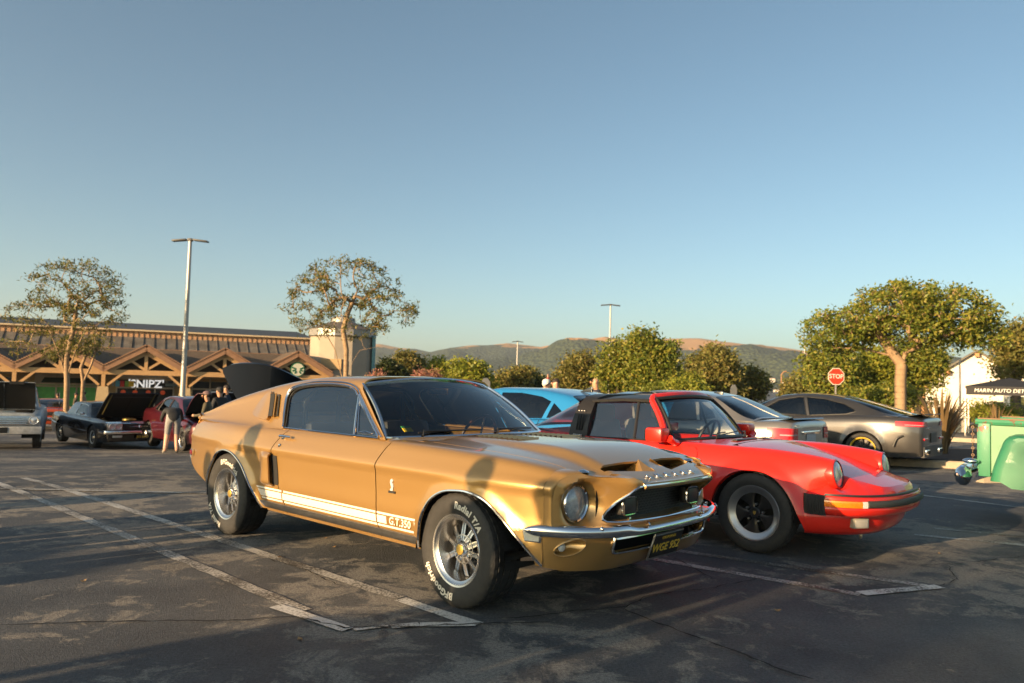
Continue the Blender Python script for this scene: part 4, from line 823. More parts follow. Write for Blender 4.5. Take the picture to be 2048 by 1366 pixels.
    for s in (-1, 1):
        st = empty('seat', (-1.62, s*.37, .38)); st.parent = root; MB().box((.05, 0, .06), (.52, .50, .20)).obj('cushion', SEAT, st, bevel=.05); MB().box((-.27, 0, .34), (.15, .48, .58), M=Matrix.Rotation(R(-12), 4, 'Y')).obj('backrest', SEAT, st, bevel=.05)
        MB().tube([(-2.12, s*.55, .45), (-2.12, s*.55, 1.10), (-2.12, s*.45, 1.20), (-2.12, 0, 1.225)], .022, 8).obj('roll_bar', BLACKP, root)
        MB().add([(-1.98, s*.30, 1.17), (-1.98, s*.34, 1.17), (-1.80, s*.24, .80), (-1.80, s*.18, .80)], [(0, 1, 2, 3)]).obj('harness_strap', SEAT, root); MB().add([(-1.98, s*.30, 1.17), (-1.98, s*.34, 1.17), (-1.80, s*.50, .80), (-1.80, s*.44, .80)], [(0, 1, 2, 3)]).obj('harness_strap', SEAT, root)
    MB().box((-2.35, 0, .62), (.5, 1.2, .25)).obj('rear_seat', SEAT, root, bevel=.05)
    a = np.linspace(0, 2*math.pi, 28, endpoint=False); MS = Matrix.Translation((-1.08, .37, .86)) @ Matrix.Rotation(R(-68), 4, 'Y')
    sw = MB().tube([tuple(MS @ Vector((.185*math.cos(t), .185*math.sin(t), 0))) for t in a], .013, 6, closed=True).obj('steering_wheel', mat('wood_rim', (.06, .025, .012), .35), root)
    for t in (0, 2.1, 4.2): MB().tube([tuple(MS @ Vector((0, 0, -.02))), tuple(MS @ Vector((.18*math.cos(t), .18*math.sin(t), 0)))], .009, 5).obj('wheel_spoke', DULLCHROME, sw)
    MB().box((-1.16, 0, 1.215), (.02, .20, .05)).obj('rear_view_mirror', CHROME, root, bevel=.008)
    p0 = wsp(np.array([-.80]), np.array([.13]))[0]; stk = MB().box((0, 0, 0), (.004, .075, .05), M=Matrix.Translation(p0+(-.012, 0, 0)) @ Matrix.Rotation(R(-52), 4, 'Y')).obj('windscreen_sticker', mat('yellow_sticker', (.75, .52, .02), .5), root)
    MB().box((0, 0, .021), (.005, .076, .018), M=Matrix.Translation(p0+(-.012, 0, 0)) @ Matrix.Rotation(R(-52), 4, 'Y')).obj('sticker_band', mat('green_sticker', (.02, .22, .06), .5), stk)
    return root
MUSTANG = build_mustang()
# ================================================================ red targa sports car
def build_targa():
    RED = mat('guards_red_paint', (.66, .022, .012), .35, 0, coat=.8, spec=.25, coatr=.02)
    BKM = mat('satin_black_trim', (.022, .021, .021), .42); GREYL = mat('grey_leather', (.16, .155, .145), .55)
    root = empty('red_targa_car', (2.489, 6.690, 0), -.7437, 'red targa sports car with black roof panel parked beside gold fastback', 'car')
    def K(*a): return curve(list(a), .1)
    L = [(0, K((-3.3, .66), (-2.3, .76), (-1, .755), (0, .765), (.4, .72), (.6, .60)), K((-3.3, .2), (.6, .2))),
         (.14, K((-3.3, .72), (-2.3, .83), (-1.6, .795), (-1, .79), (0, .805), (.3, .79), (.45, .745), (.6, .64)), K((-3.3, .34), (.6, .34))),
         (.30, K((-3.3, .72), (-2.3, .835), (-1.6, .805), (-1, .80), (0, .81), (.3, .785), (.42, .735), (.52, .675), (.6, .635)), K((-3.3, .50), (.3, .50), (.6, .575))),
         (.40, K((-3.3, .68), (-2.3, .82), (-1.6, .80), (-1, .795), (0, .80), (.3, .765), (.45, .715), (.57, .678), (.6, .67)), K((-3.3, .60), (0, .60), (.6, .635))),
         (.49, K((-3.3, .62), (-2.3, .775), (-1.6, .78), (-1, .775), (0, .765), (.3, .73), (.45, .70), (.57, .678), (.6, .672)), K((-3.3, .68), (0, .695), (.57, .70), (.6, .70))),
         (.57, K((-3.3, .56), (-2.3, .725), (-1.6, .755), (-1, .745), (-.5, .715), (0, .69), (.3, .665), (.57, .640), (.6, .635)), K((-3.3, .72), (-2.3, .785), (-1.6, .775), (-1, .775), (0, .79), (.3, .778), (.57, .755), (.6, .75))),
         (.63, K((-3.3, .5), (-2.3, .68), (-1.6, .738), (-1, .722), (-.5, .67), (0, .62), (.3, .60), (.57, .578), (.6, .575)), K((-3.3, .74), (-2.3, .825), (-1.6, .803), (-1, .806), (-.5, .818), (0, .822), (.3, .806), (.5, .785), (.57, .772), (.6, .768))),
         (.69, K((-3.3, .45), (-2.3, .64), (-1.6, .72), (-1, .70), (-.5, .63), (0, .555), (.3, .53), (.57, .512), (.6, .51)), K((-3.3, .75), (-2.3, .84), (-1.6, .808), (-.5, .825), (0, .812), (.3, .782), (.5, .752), (.57, .735), (.6, .73))),
         (.77, K((-3.3, .4), (-2.3, .6), (-1.6, .70), (-1, .68), (-.5, .60), (-.25, .56), (0, .495), (.3, .445), (.57, .415), (.7, .40), (.85, .36)), K((-3.3, .76), (-2.3, .85), (-1.6, .81), (-.5, .83), (-.25, .820), (0, .785), (.3, .720), (.57, .640), (.7, .606), (.85, .570)))]
    S = Surf([(v, y, z) for v, y, z in L]); vt = .63
    def edge(pts): return S.xz(pts, .03, hi=vt)
    def vline(x0, x1, v, n=40): return np.stack([np.linspace(x0, x1, n), np.full(n, v)], 1)
    arch = spl([(-.385, .20), (-.362, .33), (-.308, .478), (-.223, .583), (-.121, .635), (0, .652), (.113, .636), (.2, .587), (.269, .518), (.32, .434), (.354, .357), (.385, .28), (.40, .22)], 4)
    ra = [(-2.272+.36*math.cos(a), .315+.345*math.sin(a)) for a in np.linspace(math.pi+.3, -.3, 26)]
    def flare(P, U):
        for A in (arch, np.array(ra)):
            d = np.full(len(P), 9e9)
            for a in A: d = np.minimum(d, (P[:, 0]-a[0])**2+(P[:, 2]-a[1])**2)
            P[:, 1] += .022*smooth01(1-np.sqrt(d)/.09)
        return P
    dg = spl([(-.615, .79), (-.555, .785), (-.522, .745), (-.515, .667), (-.53, .5), (-.56, .35), (-.60, .25)], 5)
    hlx = .555
    fo = np.concatenate([edge(arch), edge([(.405, .34), (.41, .50), (.425, .53)]), edge([(.50, .555), (hlx, .585)]), [[hlx, .40], [hlx, .50], [hlx, .57], [hlx, .63], [hlx, .70], [hlx, .768]], vline(.54, -.25, .768, 30), vline(-.30, -.78, .70, 14), [[-.78, .64], [-.66, .62]], edge(dg+(.003, 0)), edge([(-.50, .22)])])
    panel('front_fender', S, fo, RED, root, step=.024, fx=flare)
    do = np.concatenate([edge(dg-(.003, 0))[::-1], [[-.67, .632]], vline(-.72, -1.70, .66), edge([(-1.74, .78), (-1.76, .60), (-1.70, .40), (-1.66, .25), (-1.2, .23), (-.65, .23)])])
    doors = panel('door', S, do, RED, root, step=.035)
    qo = np.concatenate([edge([(-1.75, .78), (-1.77, .60), (-1.71, .40), (-1.67, .22), (-1.9, .22)]), edge(np.array(ra)[::-1]), edge([(-2.7, .25), (-3.2, .33), (-3.32, .5), (-3.25, .66)]), vline(-3.2, -1.78, .72)])
    panel('quarter_panel', S, qo, RED, root, step=.035, fx=flare)
    MB().box((-.05-.95, .755, .215), (1.2, .02, .06)).obj('sill', BKM, root); MB().box((-1.0, -.755, .215), (1.2, .02, .06)).obj('sill', BKM, root)
    # hood
    def hg(x): return S.P(x, np.full(x.shape, .77))
    def hz(U):
        E_ = hg(U[:, 0]); u = np.clip(np.abs(U[:, 1])/E_[:, 1], 0, 1.0); return np.stack([U[:, 0], U[:, 1], E_[:, 2]+.012*(1-u**2)*np.interp(U[:, 0], [-.3, .6, .87], [1, 1, .5])], -1)
    gx = np.linspace(-.24, .80, 30); gy = S.P(gx, np.full(30, .77))[:, 1]-.004
    ho = np.concatenate([np.stack([gx, -gy], 1), [(.835, -.33), (.862, -.22), (.872, 0), (.862, .22), (.835, .33)], np.stack([gx, gy], 1)[::-1], [(-.275, .5), (-.30, .25), (-.305, 0), (-.30, -.25), (-.275, -.5)]])
    U, F = region(ho, (), .035); sheet('hood', hz(U), F, RED, root, .012, (0, 0, 1))
    # cowl between hood and screen
    def cw(u, v):
        s_ = (u-.5)*2; xa = -.282-.03*(1-s_**2)*.9; xb = -.775+.30*(1-np.abs(s_)**2.2); y = s_*.60*(1-v)+s_*.665*v; return np.stack([xa*(1-v)+xb*v, y, (.822+.016*(1-s_**2))*(1-v)+(.828+.020*(1-s_**2))*v], -1)
    grid_surf('cowl', cw, 25, 8, RED, root); MB().box((-.40, -.12, .846), (.06, .40, .008)).obj('cowl_vent', BKM, root); MB().box((-.40, .30, .846), (.06, .2, .008)).obj('cowl_vent', BKM, root)
    # headlights
    for s in (-1, 1):
        h = empty('headlight', (.570, s*.578, .664)); h.parent = root; h.rotation_euler = (0, R(-9), 0); MX = Matrix.Rotation(R(-90), 4, 'Z')
        MB().lathe([(.113, -.055), (.116, -.01), (.112, .012), (.102, .018), (.096, .010)], 44, M=MX).obj('headlight_ring', RED, h)
        MB().lathe([(.103, .0165), (.0985, .019), (.096, .013)], 44, M=MX).obj('headlight_seal', BKM, h)
        MB().lathe([(.096, .006), (.09, -.004), (.05, -.04), (0, -.055)], 40, M=MX).obj('reflector', mat('reflector', (.82, .82, .82), .45, 0), h); MB().lathe([(.097, .012), (.07, .022), (.035, .030), (0, .032)], 40, M=MX).obj('lens', LENS, h)
        for k in range(-5, 6): yy = k*.016; hh = math.sqrt(.09**2-yy*yy); MB().tube([(.008, yy, -hh*.93), (.019, yy, 0), (.008, yy, hh*.93)], .0014, 4).obj('lens_flute', mat('lens_glass_ridge', (.6, .65, .68), .15), h)
    # nose skin between headlights, hood and bumper
    A = [(.425, .715, .545), (.50, .695, .562), (.545, .668, .585), (.585, .635, .566), (.592, .578, .552), (.585, .52, .568), (.575, .47, .605), (.575, .42, .640), (.70, .398, .607), (.80, .372, .585), (.838, .335, .577), (.866, .22, .573), (.876, 0, .572)]
    S3 = [(.415, .765, .515), (.50, .755, .515), (.57, .735, .515), (.63, .705, .515), (.68, .67, .515), (.72, .63, .515), (.765, .575, .515), (.80, .52, .515), (.83, .46, .515), (.855, .40, .515), (.87, .35, .515), (.90, .22, .515), (.915, 0, .515)]
    loft2('fender_inner', S.P(np.full(10, .553), np.linspace(.60, .769, 10)), [(.585, .56, .70), (.58, .52, .665), (.577, .475, .62), (.575, .42, .641)], RED, root, 16, 4)
    A = spl(A, 4); B = spl(S3, 4)
    for s in (-1, 1):
        n = len(A); C_ = np.stack([B[:, 0]*.55+A[:, 0]*.45, B[:, 1]*.55+A[:, 1]*.45, A[:, 2]*.75+B[:, 2]*.25], 1); V = np.concatenate([((1-t)**2)*A+2*t*(1-t)*C_+t*t*B for t in np.linspace(0, 1, 6)]); V[:, 1] *= s
        fixn(mesh('nose_skin', V, [(j*n+i, j*n+i+1, (j+1)*n+i+1, (j+1)*n+i) for j in range(5) for i in range(n-1)], RED, root, True, 60))
    bpl = spl([(.955, 0), (.942, .22), (.905, .40), (.85, .53), (.78, .635), (.70, .705), (.62, .745), (.55, .765)], 6)
    plan_sweep('bumper_seal', bpl, [(-.06, .517), (-.03, .528), (-.012, .528), (-.008, .515)], BKM, root)
    plan_sweep('front_bumper', bpl, [(-.02, .517), (-.002, .510), (.004, .496), (.002, .475), (-.006, .47), (-.006, .44), (.0, .432), (.002, .41), (-.006, .385), (-.03, .368)], RED, root)
    plan_sweep('bumper_rubber_strip', bpl[:23], [(-.004, .490), (.018, .486), (.026, .474), (.026, .452), (.018, .440), (-.004, .436)], mat('grey_rubber', (.05, .052, .048), .6), root, cap=True)
    for s in (-1, 1):
        il = bpl[24:43]*(1, s); plan_sweep('indicator_lamp', il, [(-.004, .486), (.010, .482), (.013, .46), (.010, .436), (-.004, .432)], AMBER, root, both=False, cap=True)
        il = bpl[22:25]*(1, s); plan_sweep('indicator_clear_end', il, [(-.004, .486), (.012, .482), (.015, .46), (.012, .436), (-.004, .432)], mat('clear_lens', (.7, .7, .68), .15, coat=1), root, both=False, cap=True)
        for k in range(7):                  # bellows
            x0 = .425+.018*k; y0 = float(np.interp(x0, [.40, .55], [.782, .768])); MB().tube([(x0+.006, s*(y0-.006), .515), (x0, s*(y0+.004), .47), (x0+.004, s*(y0+.004), .42), (x0+.014, s*(y0-.004), .368)], .0105, 6).obj('bumper_bellow', BKM, root)
        MB().box((.475, s*.755, .44), (.16, .03, .15)).obj('bellow_back', BKM, root)
    vpl = spl([(.845, 0), (.825, .25), (.78, .40), (.72, .52), (.63, .625), (.54, .70), (.46, .748), (.42, .77), (.405, .776)], 6)
    plan_sweep('front_valance', vpl, [(.0, .368), (.006, .34), (.0, .29), (-.03, .235), (-.07, .205), (-.12, .2)], RED, root)
    for s in (-1, 1):
        fp = empty('fog_lamp', (.722, s*.522, .305)); fp.parent = root; fp.rotation_euler = (0, 0, s*R(30)); MB().box((0, 0, 0), (.05, .145, .075)).obj('housing', mat('cream_lamp_housing', (.36, .33, .27), .5), fp, bevel=.012); MB().box((.02, 0, 0), (.02, .12, .058)).obj('lens', mat('fog_lens', (.40, .39, .36), .15, coat=1), fp, bevel=.008)
    MB().lathe([(.034, -.006), (.034, .006), (.014, .006), (.014, -.006)], 20, M=Matrix.Translation((.66, -.30, .185)) @ Matrix.Rotation(R(-60), 4, 'Z'), closed=True).obj('tow_loop', mat('cream_metal', (.55, .48, .36), .5, .3), root)
    # screen, frame, roof, roll bar, rear glass
    def wsp(s_, t):
        xb = -.80+.20*(1-np.abs(s_)**2.4); xt = -1.075+.085*(1-np.abs(s_)**2.2); zb = .822+.025*(1-s_**2); zt_ = 1.178+.030*(1-s_**2); bow = .015*np.sin(np.pi*t)
        return np.stack([xb+(xt-xb)*t+bow, s_*(.672+(.528-.672)*t), zb+(zt_-zb)*t+bow], -1)
    grid_surf('windscreen', lambda u, v: wsp((u-.5)*2*.99, v), 25, 9, glass('windscreen_glass', (.86, .90, .87)), root)
    e = np.concatenate([wsp(np.full(12, -1.), np.linspace(0, 1, 12)), wsp(np.linspace(-1, 1, 25), np.ones(25))[1:], wsp(np.ones(12), np.linspace(1, 0, 12))[1:], wsp(np.linspace(1, -1, 25), np.zeros(25))[1:-1]])
    MB().tube(e+(.008, 0, .006), .016, 6, closed=True).obj('windscreen_seal', BKM, root)
    fr = np.concatenate([wsp(np.full(10, -1.06), np.linspace(-.04, .95, 10)), wsp(np.linspace(-1.0, 1.0, 25), np.full(25, 1.06)), wsp(np.full(10, 1.06), np.linspace(.95, -.04, 10))]); fr += (-.012, 0, .004)
    MB().tube(spl(fr, 2), .030, 8, up=(0, 0, 1)).obj('windscreen_frame', RED, root)
    def roofp(u, v):                         # u across, v front->back
        s_ = (u-.5)*2; x = -1.115-.70*v+.06*(1-s_**2)*(1-v); hw = .575+.02*np.sin(np.pi*v); z = 1.178-.035*v+.055*np.sin(np.pi*(.25+.5*v))*(1-np.abs(s_)**2.6)-.0*v; return np.stack([x, s_*hw, z], -1)
    grid_surf('roof_panel', roofp, 25, 12, BKM, root)
    for s in (-1, 1):
        MB().tube([(-1.10, s*.575, 1.165), (-1.4, s*.59, 1.165), (-1.74, s*.592, 1.14)], .016, 6).obj('roof_seal', BKM, root)
        # side glass and vent window
        mesh('side_window', [(-1.715, s*.712, .80), (-1.19, s*.712, .812), (-1.235, s*.572, 1.15), (-1.73, s*.585, 1.125)], [(0, 1, 2, 3)], SIDEGL, root, False)
        mesh('quarter_light', [(-1.17, s*.712, .812), (-.86, s*.705, .815), (-1.10, s*.570, 1.145), (-1.215, s*.572, 1.15)], [(0, 1, 2, 3)], SIDEGL, root, False)
        MB().tube([(-1.18, s*.715, .81), (-1.225, s*.574, 1.152)], .013, 6).obj('window_post', BKM, root); MB().tube([(-.85, s*.705, .815), (-1.10, s*.57, 1.15)], .010, 6).obj('window_seal', BKM, root)
        MB().tube([(-1.72, s*.722, .802), (-1.2, s*.722, .812), (-.82, s*.712, .815)], .009, 6).obj('belt_moulding', BKM, root)
    # roll bar hoop
    hoop = [(.735, .785, -1.815, .11), (.715, .90, -1.81, .105), (.672, 1.02, -1.80, .095), (.615, 1.12, -1.79, .085), (.55, 1.175, -1.785, .08), (.40, 1.205, -1.785, .08), (0, 1.215, -1.785, .08)]; V = []; F = []
    hp = hoop+[(-y, z, x, w_) for y, z, x, w_ in hoop[-2::-1]]
    for y, z, x, w_ in hp: V += [(x-w_, y, z), (x+w_, y, z), (x+w_, y*.93, z-.03), (x-w_, y*.93, z-.03)]
    for i in range(len(hp)-1):
        for k in range(4): F.append((i*4+k, i*4+(k+1) % 4, (i+1)*4+(k+1) % 4, (i+1)*4+k))
    rb = fixn(mesh('roll_bar', V, F, mat('black_anodised', (.028, .026, .025), .36, .3), root, True, 40))
    for s in (-1, 1):
        for k in range(3): MB().tube([(-1.835+.032*k, s*.732, .86), (-1.83+.032*k, s*.698, 1.01)], .006, 5).obj('roll_bar_slot', VOID, rb); MB().box((-1.835+.032*k, s*.685, 1.045), (.010, .008, .008)).obj('roll_bar_stud', WHITEP, rb)
        text('roll_bar_script', 'targa', .055, mat('silver_script', (.6, .6, .6), .3, .8), rb, frame((-1.815, s*.743, .812), (-s, 0, 0), (0, s, .15)), .001, .35)
    def rg(u, v):                            # wrap-round rear window
        s_ = (u-.5)*2; a = np.abs(s_); x0 = -1.90-.10*(1-a**2); xb = -1.95-.72*(1-a**3.0)-.0; yb = .70*np.sin(s_*math.pi/2)**1; yt = .60*s_
        zt_ = 1.13+.07*(1-a**2.5); zb = .80+.06*(1-a**2); return np.stack([x0+(xb-x0)*v, yt+(yb-yt)*v, zt_+(zb-zt_)*v], -1)
    grid_surf('rear_window', rg, 33, 8, GLASS, root); eg = rg(np.linspace(0, 1, 33), np.ones(33)); MB().tube(eg, .014, 6).obj('rear_window_seal', BKM, root)
    def dk(u, v): s_ = (u-.5)*2; x = -1.9-1.38*v; yy = np.interp(x, [-3.3, -2.3, -1.7], [.45, .645, .72]); return np.stack([x, s_*yy, np.interp(x, [-3.3, -2.8, -2.3, -1.7], [.70, .78, .835, .80])+.02*(1-s_**2)], -1)
    grid_surf('engine_lid', dk, 15, 15, RED, root); MB().box((-3.25, 0, .45), (.12, 1.4, .3)).obj('rear_bumper', RED, root, bevel=.05)
    # mirror
    mr = empty('door_mirror', (-.80, -.80, .86)); mr.parent = root
    MB().box((-.055, -.045, .02), (.165, .15, .125)).obj('mirror_housing', RED, mr, bevel=.028); MB().tube([(.05, -.02, -.01), (.06, .04, -.045), (.06, .09, -.05)], [.035, .03, .03], 8).obj('mirror_stalk', RED, mr); MB().box((-.142, -.045, .02), (.012, .12, .095)).obj('mirror_glass', CHROME, mr)
    ml = copytree(mr, root); ml.location = (-.80, .80, .86); ml.scale = (1, -1, 1)
    for y0 in (-.30, .22):
        P0 = wsp(np.array([y0/.67]), np.array([.0]))[0]; P1 = wsp(np.array([(y0+.42)/.67]), np.array([.08]))[0]; wp = MB().tube([tuple(P0+(.05, 0, .0)), tuple(P0+(.05, .02, .05)), tuple((P0+P1)/2+(.03, 0, .035))], .007, 6).obj('wiper', BKM, root); MB().tube([tuple(P0+(.035, .04, .025)), tuple(P1+(.03, .04, .02))], .006, 5).obj('wiper_blade', BKM, wp)
    for s in (-1, 1):
        for x in (0, -2.272): tyre_wheel(root, (x, s*.700, .313), .315, .205 if x == 0 else .225, .2105, s, 'fuchs', spin=.15)
        for x in (0, -2.272):
            b = MB(); A_ = np.linspace(-.12, math.pi+.12, 24); ring = [(.345*math.cos(t), .34*math.sin(t)) for t in A_]; b.add([(x+u, s*yy, .305+v) for yy in (.80, .4) for u, v in ring]+[(x, s*.4, .25)], [(i, i+1, 24+i+1-0, 24+i) for i in range(23)]+[(24+i, 25+i, 48) for i in range(23)]); b.obj('wheel_well', VOID, root)
        st = empty('seat', (-1.45, s*.34, .32)); st.parent = root; MB().box((.05, 0, .05), (.5, .48, .18)).obj('cushion', GREYL, st, bevel=.05); MB().box((-.24, 0, .38), (.13, .46, .62), M=Matrix.Rotation(R(-10), 4, 'Y')).obj('backrest', GREYL, st, bevel=.05); MB().box((-.33, 0, .70), (.10, .26, .18)).obj('headrest', GREYL, st, bevel=.04)
    MB().box((-1.2, 0, .27), (2.0, 1.4, .06)).obj('floor_pan', VOID, root); MB().box((-.78, 0, .72), (.26, 1.25, .17)).obj('dashboard', SEAT, root, bevel=.04); MB().box((.1, 0, .42), (.7, .76, .3)).obj('luggage_well', VOID, root); MB().box((-2.5, 0, .5), (1.2, 1.0, .4)).obj('engine_bay', VOID, root)
    a = np.linspace(0, 2*math.pi, 28, endpoint=False); MS = Matrix.Translation((-1.0, .34, .80)) @ Matrix.Rotation(R(-68), 4, 'Y'); sw = MB().tube([tuple(MS @ Vector((.19*math.cos(t), .19*math.sin(t), 0))) for t in a], .014, 6, closed=True).obj('steering_wheel', SEAT, root)
    for t in (0, 1.57, 3.14, 4.71): MB().tube([tuple(MS @ Vector((0, 0, -.02))), tuple(MS @ Vector((.18*math.cos(t), .18*math.sin(t), 0)))], .014, 5).obj('wheel_spoke', SEAT, sw)
    return root
TARGA = build_targa()
# ================================================================ other cars, one builder with a table per car
def paint(name, col, metal=0, rough=.3, coat=1): return mat(name, col, rough, metal, coat=coat, coatr=.03)
def gcar(name, label, loc, yaw, P, M, sp, group=None):
    """sp: wb, xf, xr, W, zs(knots), wk(width knots, fraction), roof(knots x,z), belt z, yr roof half width, yb belt half width, wins [(x,z)...], tyre r, rim, kind"""
    root = empty(name, loc, yaw, label, 'car', group); W = sp['W']; wk = curve(sp['wk'], .12); zs = curve(sp['zs'], .10); wb = sp['wb']; cr = sp.get('crown', .03); zb = sp.get('zbot', .20); lo = sp.get('low', .06)
    Wx = lambda x: W*wk(x)
    L = [(0, lambda x: Wx(x)-lo, zb), (.10, lambda x: Wx(x)-.02, lambda x: zb+(zs(x)-zb)*.22), (.22, lambda x: Wx(x)-.002, lambda x: zb+(zs(x)-zb)*.42), (.34, Wx, lambda x: zb+(zs(x)-zb)*.62), (.43, lambda x: Wx(x)-.012, lambda x: zb+(zs(x)-zb)*.78), (.49, lambda x: Wx(x)-.03, lambda x: zb+(zs(x)-zb)*.90), (.54, lambda x: Wx(x)-.075, lambda x: zb+(zs(x)-zb)*.975), (.60, lambda x: Wx(x)*.86, zs), (.80, lambda x: Wx(x)*.5, lambda x: zs(x)+cr*.8), (1.0, lambda x: 0*x, lambda x: zs(x)+cr)]
    S = Surf(L); xf, xr = sp['xf'], sp['xr']; r = sp.get('r', .325); ar = r+sp.get('agap', .045)
    def arch(c): return [(c+ar*math.cos(a), r+ar*math.sin(a)) for a in np.linspace(math.pi+.38, -.38, 22)]
    def edge(pts): return S.xz(pts, .04, hi=.54)
    def flare(Q, U):
        d = np.full(len(Q), 9e9)
        for c in (0, -wb): d = np.minimum(d, np.abs(np.hypot(Q[:, 0]-c, Q[:, 2]-r)-ar))
        Q[:, 1] += np.where(Q[:, 1] > W*.6, sp.get('flare', .018)*smooth01(1-d/.10), 0); return Q
    n = 26; botf = zb+sp.get('frise', .05); botr = zb+sp.get('rrise', .08)
    out = np.concatenate([edge([(xr, botr), (-wb-ar*1.02, zb+.03)]), edge(arch(-wb)), edge([(-wb+ar*1.0, zb), (-ar*1.0, zb)]), edge(arch(0)), edge([(ar*1.02, zb+.02), (xf, botf)]), np.stack([np.full(n, xf), np.linspace(S.V(np.array([xf]), np.array([botf]), hi=.54)[0]+.02, 1.0, n)], 1), np.stack([np.linspace(xf, xr, 60), np.ones(60)], 1)[1:], np.stack([np.full(n, xr), np.linspace(1.0, S.V(np.array([xr]), np.array([botr]), hi=.54)[0]+.02, n)], 1)[1:-1]])
    holes = []
    if 'hood' in sp: x0, x1, vv = sp['hood']; holes.append(np.array([(x0, .999), (x0, vv), (x1, vv), (x1, .999)]))
    # cut-out under the cabin so the interior shows
    cx0, cx1 = sp['cab']; holes.append(np.array([(cx0, .999), (cx0, .66), (cx1, .66), (cx1, .999)]))
    U, F = region(out, holes, sp.get('step', .05)); Q = flare(S.P(U[:, 0], U[:, 1]), U); 
    body = sheet('body', np.concatenate([Q, Q*(1, -1, 1)]), np.concatenate([F, F[:, ::-1]+len(Q)]), P, root, .012, (0, 0, 1))
    bm = bmesh.new(); bm.from_mesh(body.data); bmesh.ops.remove_doubles(bm, verts=[v for v in bm.verts if abs(v.co.y) < 1e-4], dist=.002); bm.to_mesh(body.data); bm.free()
    # closed front and rear faces with rounded edges
    for x, sg, nm, dep in ((xf, 1, 'front_face', sp.get('fdep', .06)), (xr, -1, 'rear_face', sp.get('rdep', .06))):
        bz = botf if sg > 0 else botr; v0 = S.V(np.array([x]), np.array([bz]), hi=.54)[0]; E_ = S.P(np.full(30, x), np.linspace(v0, 1.0, 30)); E_ = np.concatenate([E_, (E_*(1, -1, 1))[::-1][1:]]); c = np.array([x, 0, E_[:, 2].mean()]); V = []; mn = len(E_)
        for sc, dd in ((1, 0), (.985, .45), (.95, .8), (.88, 1), (.5, 1.0), (.0, 1.0)): V.append(np.stack([np.full(mn, x+sg*dep*dd), E_[:, 1]*sc, c[2]+(E_[:, 2]-c[2])*sc], 1))
        V = np.concatenate(V); fixn(mesh(nm, V, [(j*mn+i, j*mn+(i+1) % mn, (j+1)*mn+(i+1) % mn, (j+1)*mn+i) for j in range(5) for i in range(mn)], P, root, True, 50))
    # greenhouse
    zbelt = curve(sp['belt'], .08) if hasattr(sp['belt'], '__len__') else curve(sp['belt']); ZR = curve(sp['roof'], sp.get('rsm', .12)); yb, yr = sp['yb'], sp['yr']; gz = lambda f: (lambda x: zbelt(x)+(ZR(x)-zbelt(x))*f)
    tap = curve(sp.get('taper', [(-9, 0), (9, 0)]), .1)
    G = Surf([(0, lambda x: yb+tap(x), gz(0)), (.14, lambda x: yb+(yr-yb)*.28+tap(x), gz(.32)), (.27, lambda x: yb+(yr-yb)*.60+tap(x), gz(.62)), (.35, lambda x: yb+(yr-yb)*.82+tap(x), gz(.80)), (.40, lambda x: yr+tap(x), gz(.89)), (.46, lambda x: yr*.92+tap(x)*.8, gz(.95)), (.62, lambda x: yr*.64+tap(x)*.5, gz(.985)), (1.0, lambda x: 0*x, gz(1.0))])
    xa, xh, xq, xz = sp['gx']                # screen base, header, rear header, rear window base
    bow = sp.get('bow', .12)
    def bend(Q, U=None): q = 1-np.clip(np.abs(Q[:, 1])/yb, 0, 1)**2; Q[:, 0] += bow*q*smooth01((Q[:, 0]-xq)/(xa-xq+1e-6))-bow*.7*q*smooth01((xh-Q[:, 0])/(xh-xz)); return Q
    ge = lambda pts: G.xz(pts, .04, hi=.6)
    wsh = np.array([(xa-.02, .999), (xa-.02, .11), (xh+.03, .44), (xh, .50), (xh, .999)]); rsh = np.array([(xz+.03, .999), (xq, .999), (xq, .50), (xq-.03, .45), (xz+.04, sp.get('rwv', .14))])
    whs = [ge(np.vstack([w_, w_[:1]]))[:-1] for w_ in [np.array(q) if len(q) > 8 else np.array(q, float) for q in sp['wins']]]
    ol = np.concatenate([np.stack([np.linspace(xa, xz, 50), np.zeros(50)], 1), np.stack([np.linspace(xz, xa, 50), np.ones(50)], 1)])
    ol = np.concatenate([np.stack([np.linspace(xa, xz, 50), np.zeros(50)], 1), np.stack([np.full(14, xz), np.linspace(0, 1, 14)], 1)[1:], np.stack([np.linspace(xz, xa, 50), np.ones(50)], 1)[1:], np.stack([np.full(14, xa), np.linspace(1, 0, 14)], 1)[1:-1]])
    U, F = region(ol, [wsh, rsh]+whs, .05); Q = bend(G.P(U[:, 0], U[:, 1])); rp = sp.get('roofmat', P)
    sheet('roof', np.concatenate([Q, Q*(1, -1, 1)]), np.concatenate([F, F[:, ::-1]+len(Q)]), rp, root, .012, (0, 0, 1))
    for h_, nm in ((wsh, 'windscreen'), (rsh, 'rear_window')):
        U, F = region(h_, (), .07); Q = bend(G.P(U[:, 0], U[:, 1])); Q[:, 2] -= .006; sheet(nm, np.concatenate([Q, Q*(1, -1, 1)]), np.concatenate([F, F[:, ::-1]+len(Q)]), sp.get('glass', GLASS), root, 0, (0, 0, 1))
    for w_ in whs:
        U, F = region(w_, (), .07)
        for s in (-1, 1):
            Q = bend(G.P(U[:, 0], U[:, 1])); Q[:, 1] = (Q[:, 1]-.007)*s; sheet('side_window', Q, F, sp.get('glass', GLASS), root, 0, (0, s, 0))
            if sp.get('wtrim'): q = bend(G.P(w_[:, 0], w_[:, 1])); q[:, 1] = (q[:, 1]+.002)*s; MB().tube(q, .008, 5, closed=True).obj('window_trim', sp['wtrim'], root)
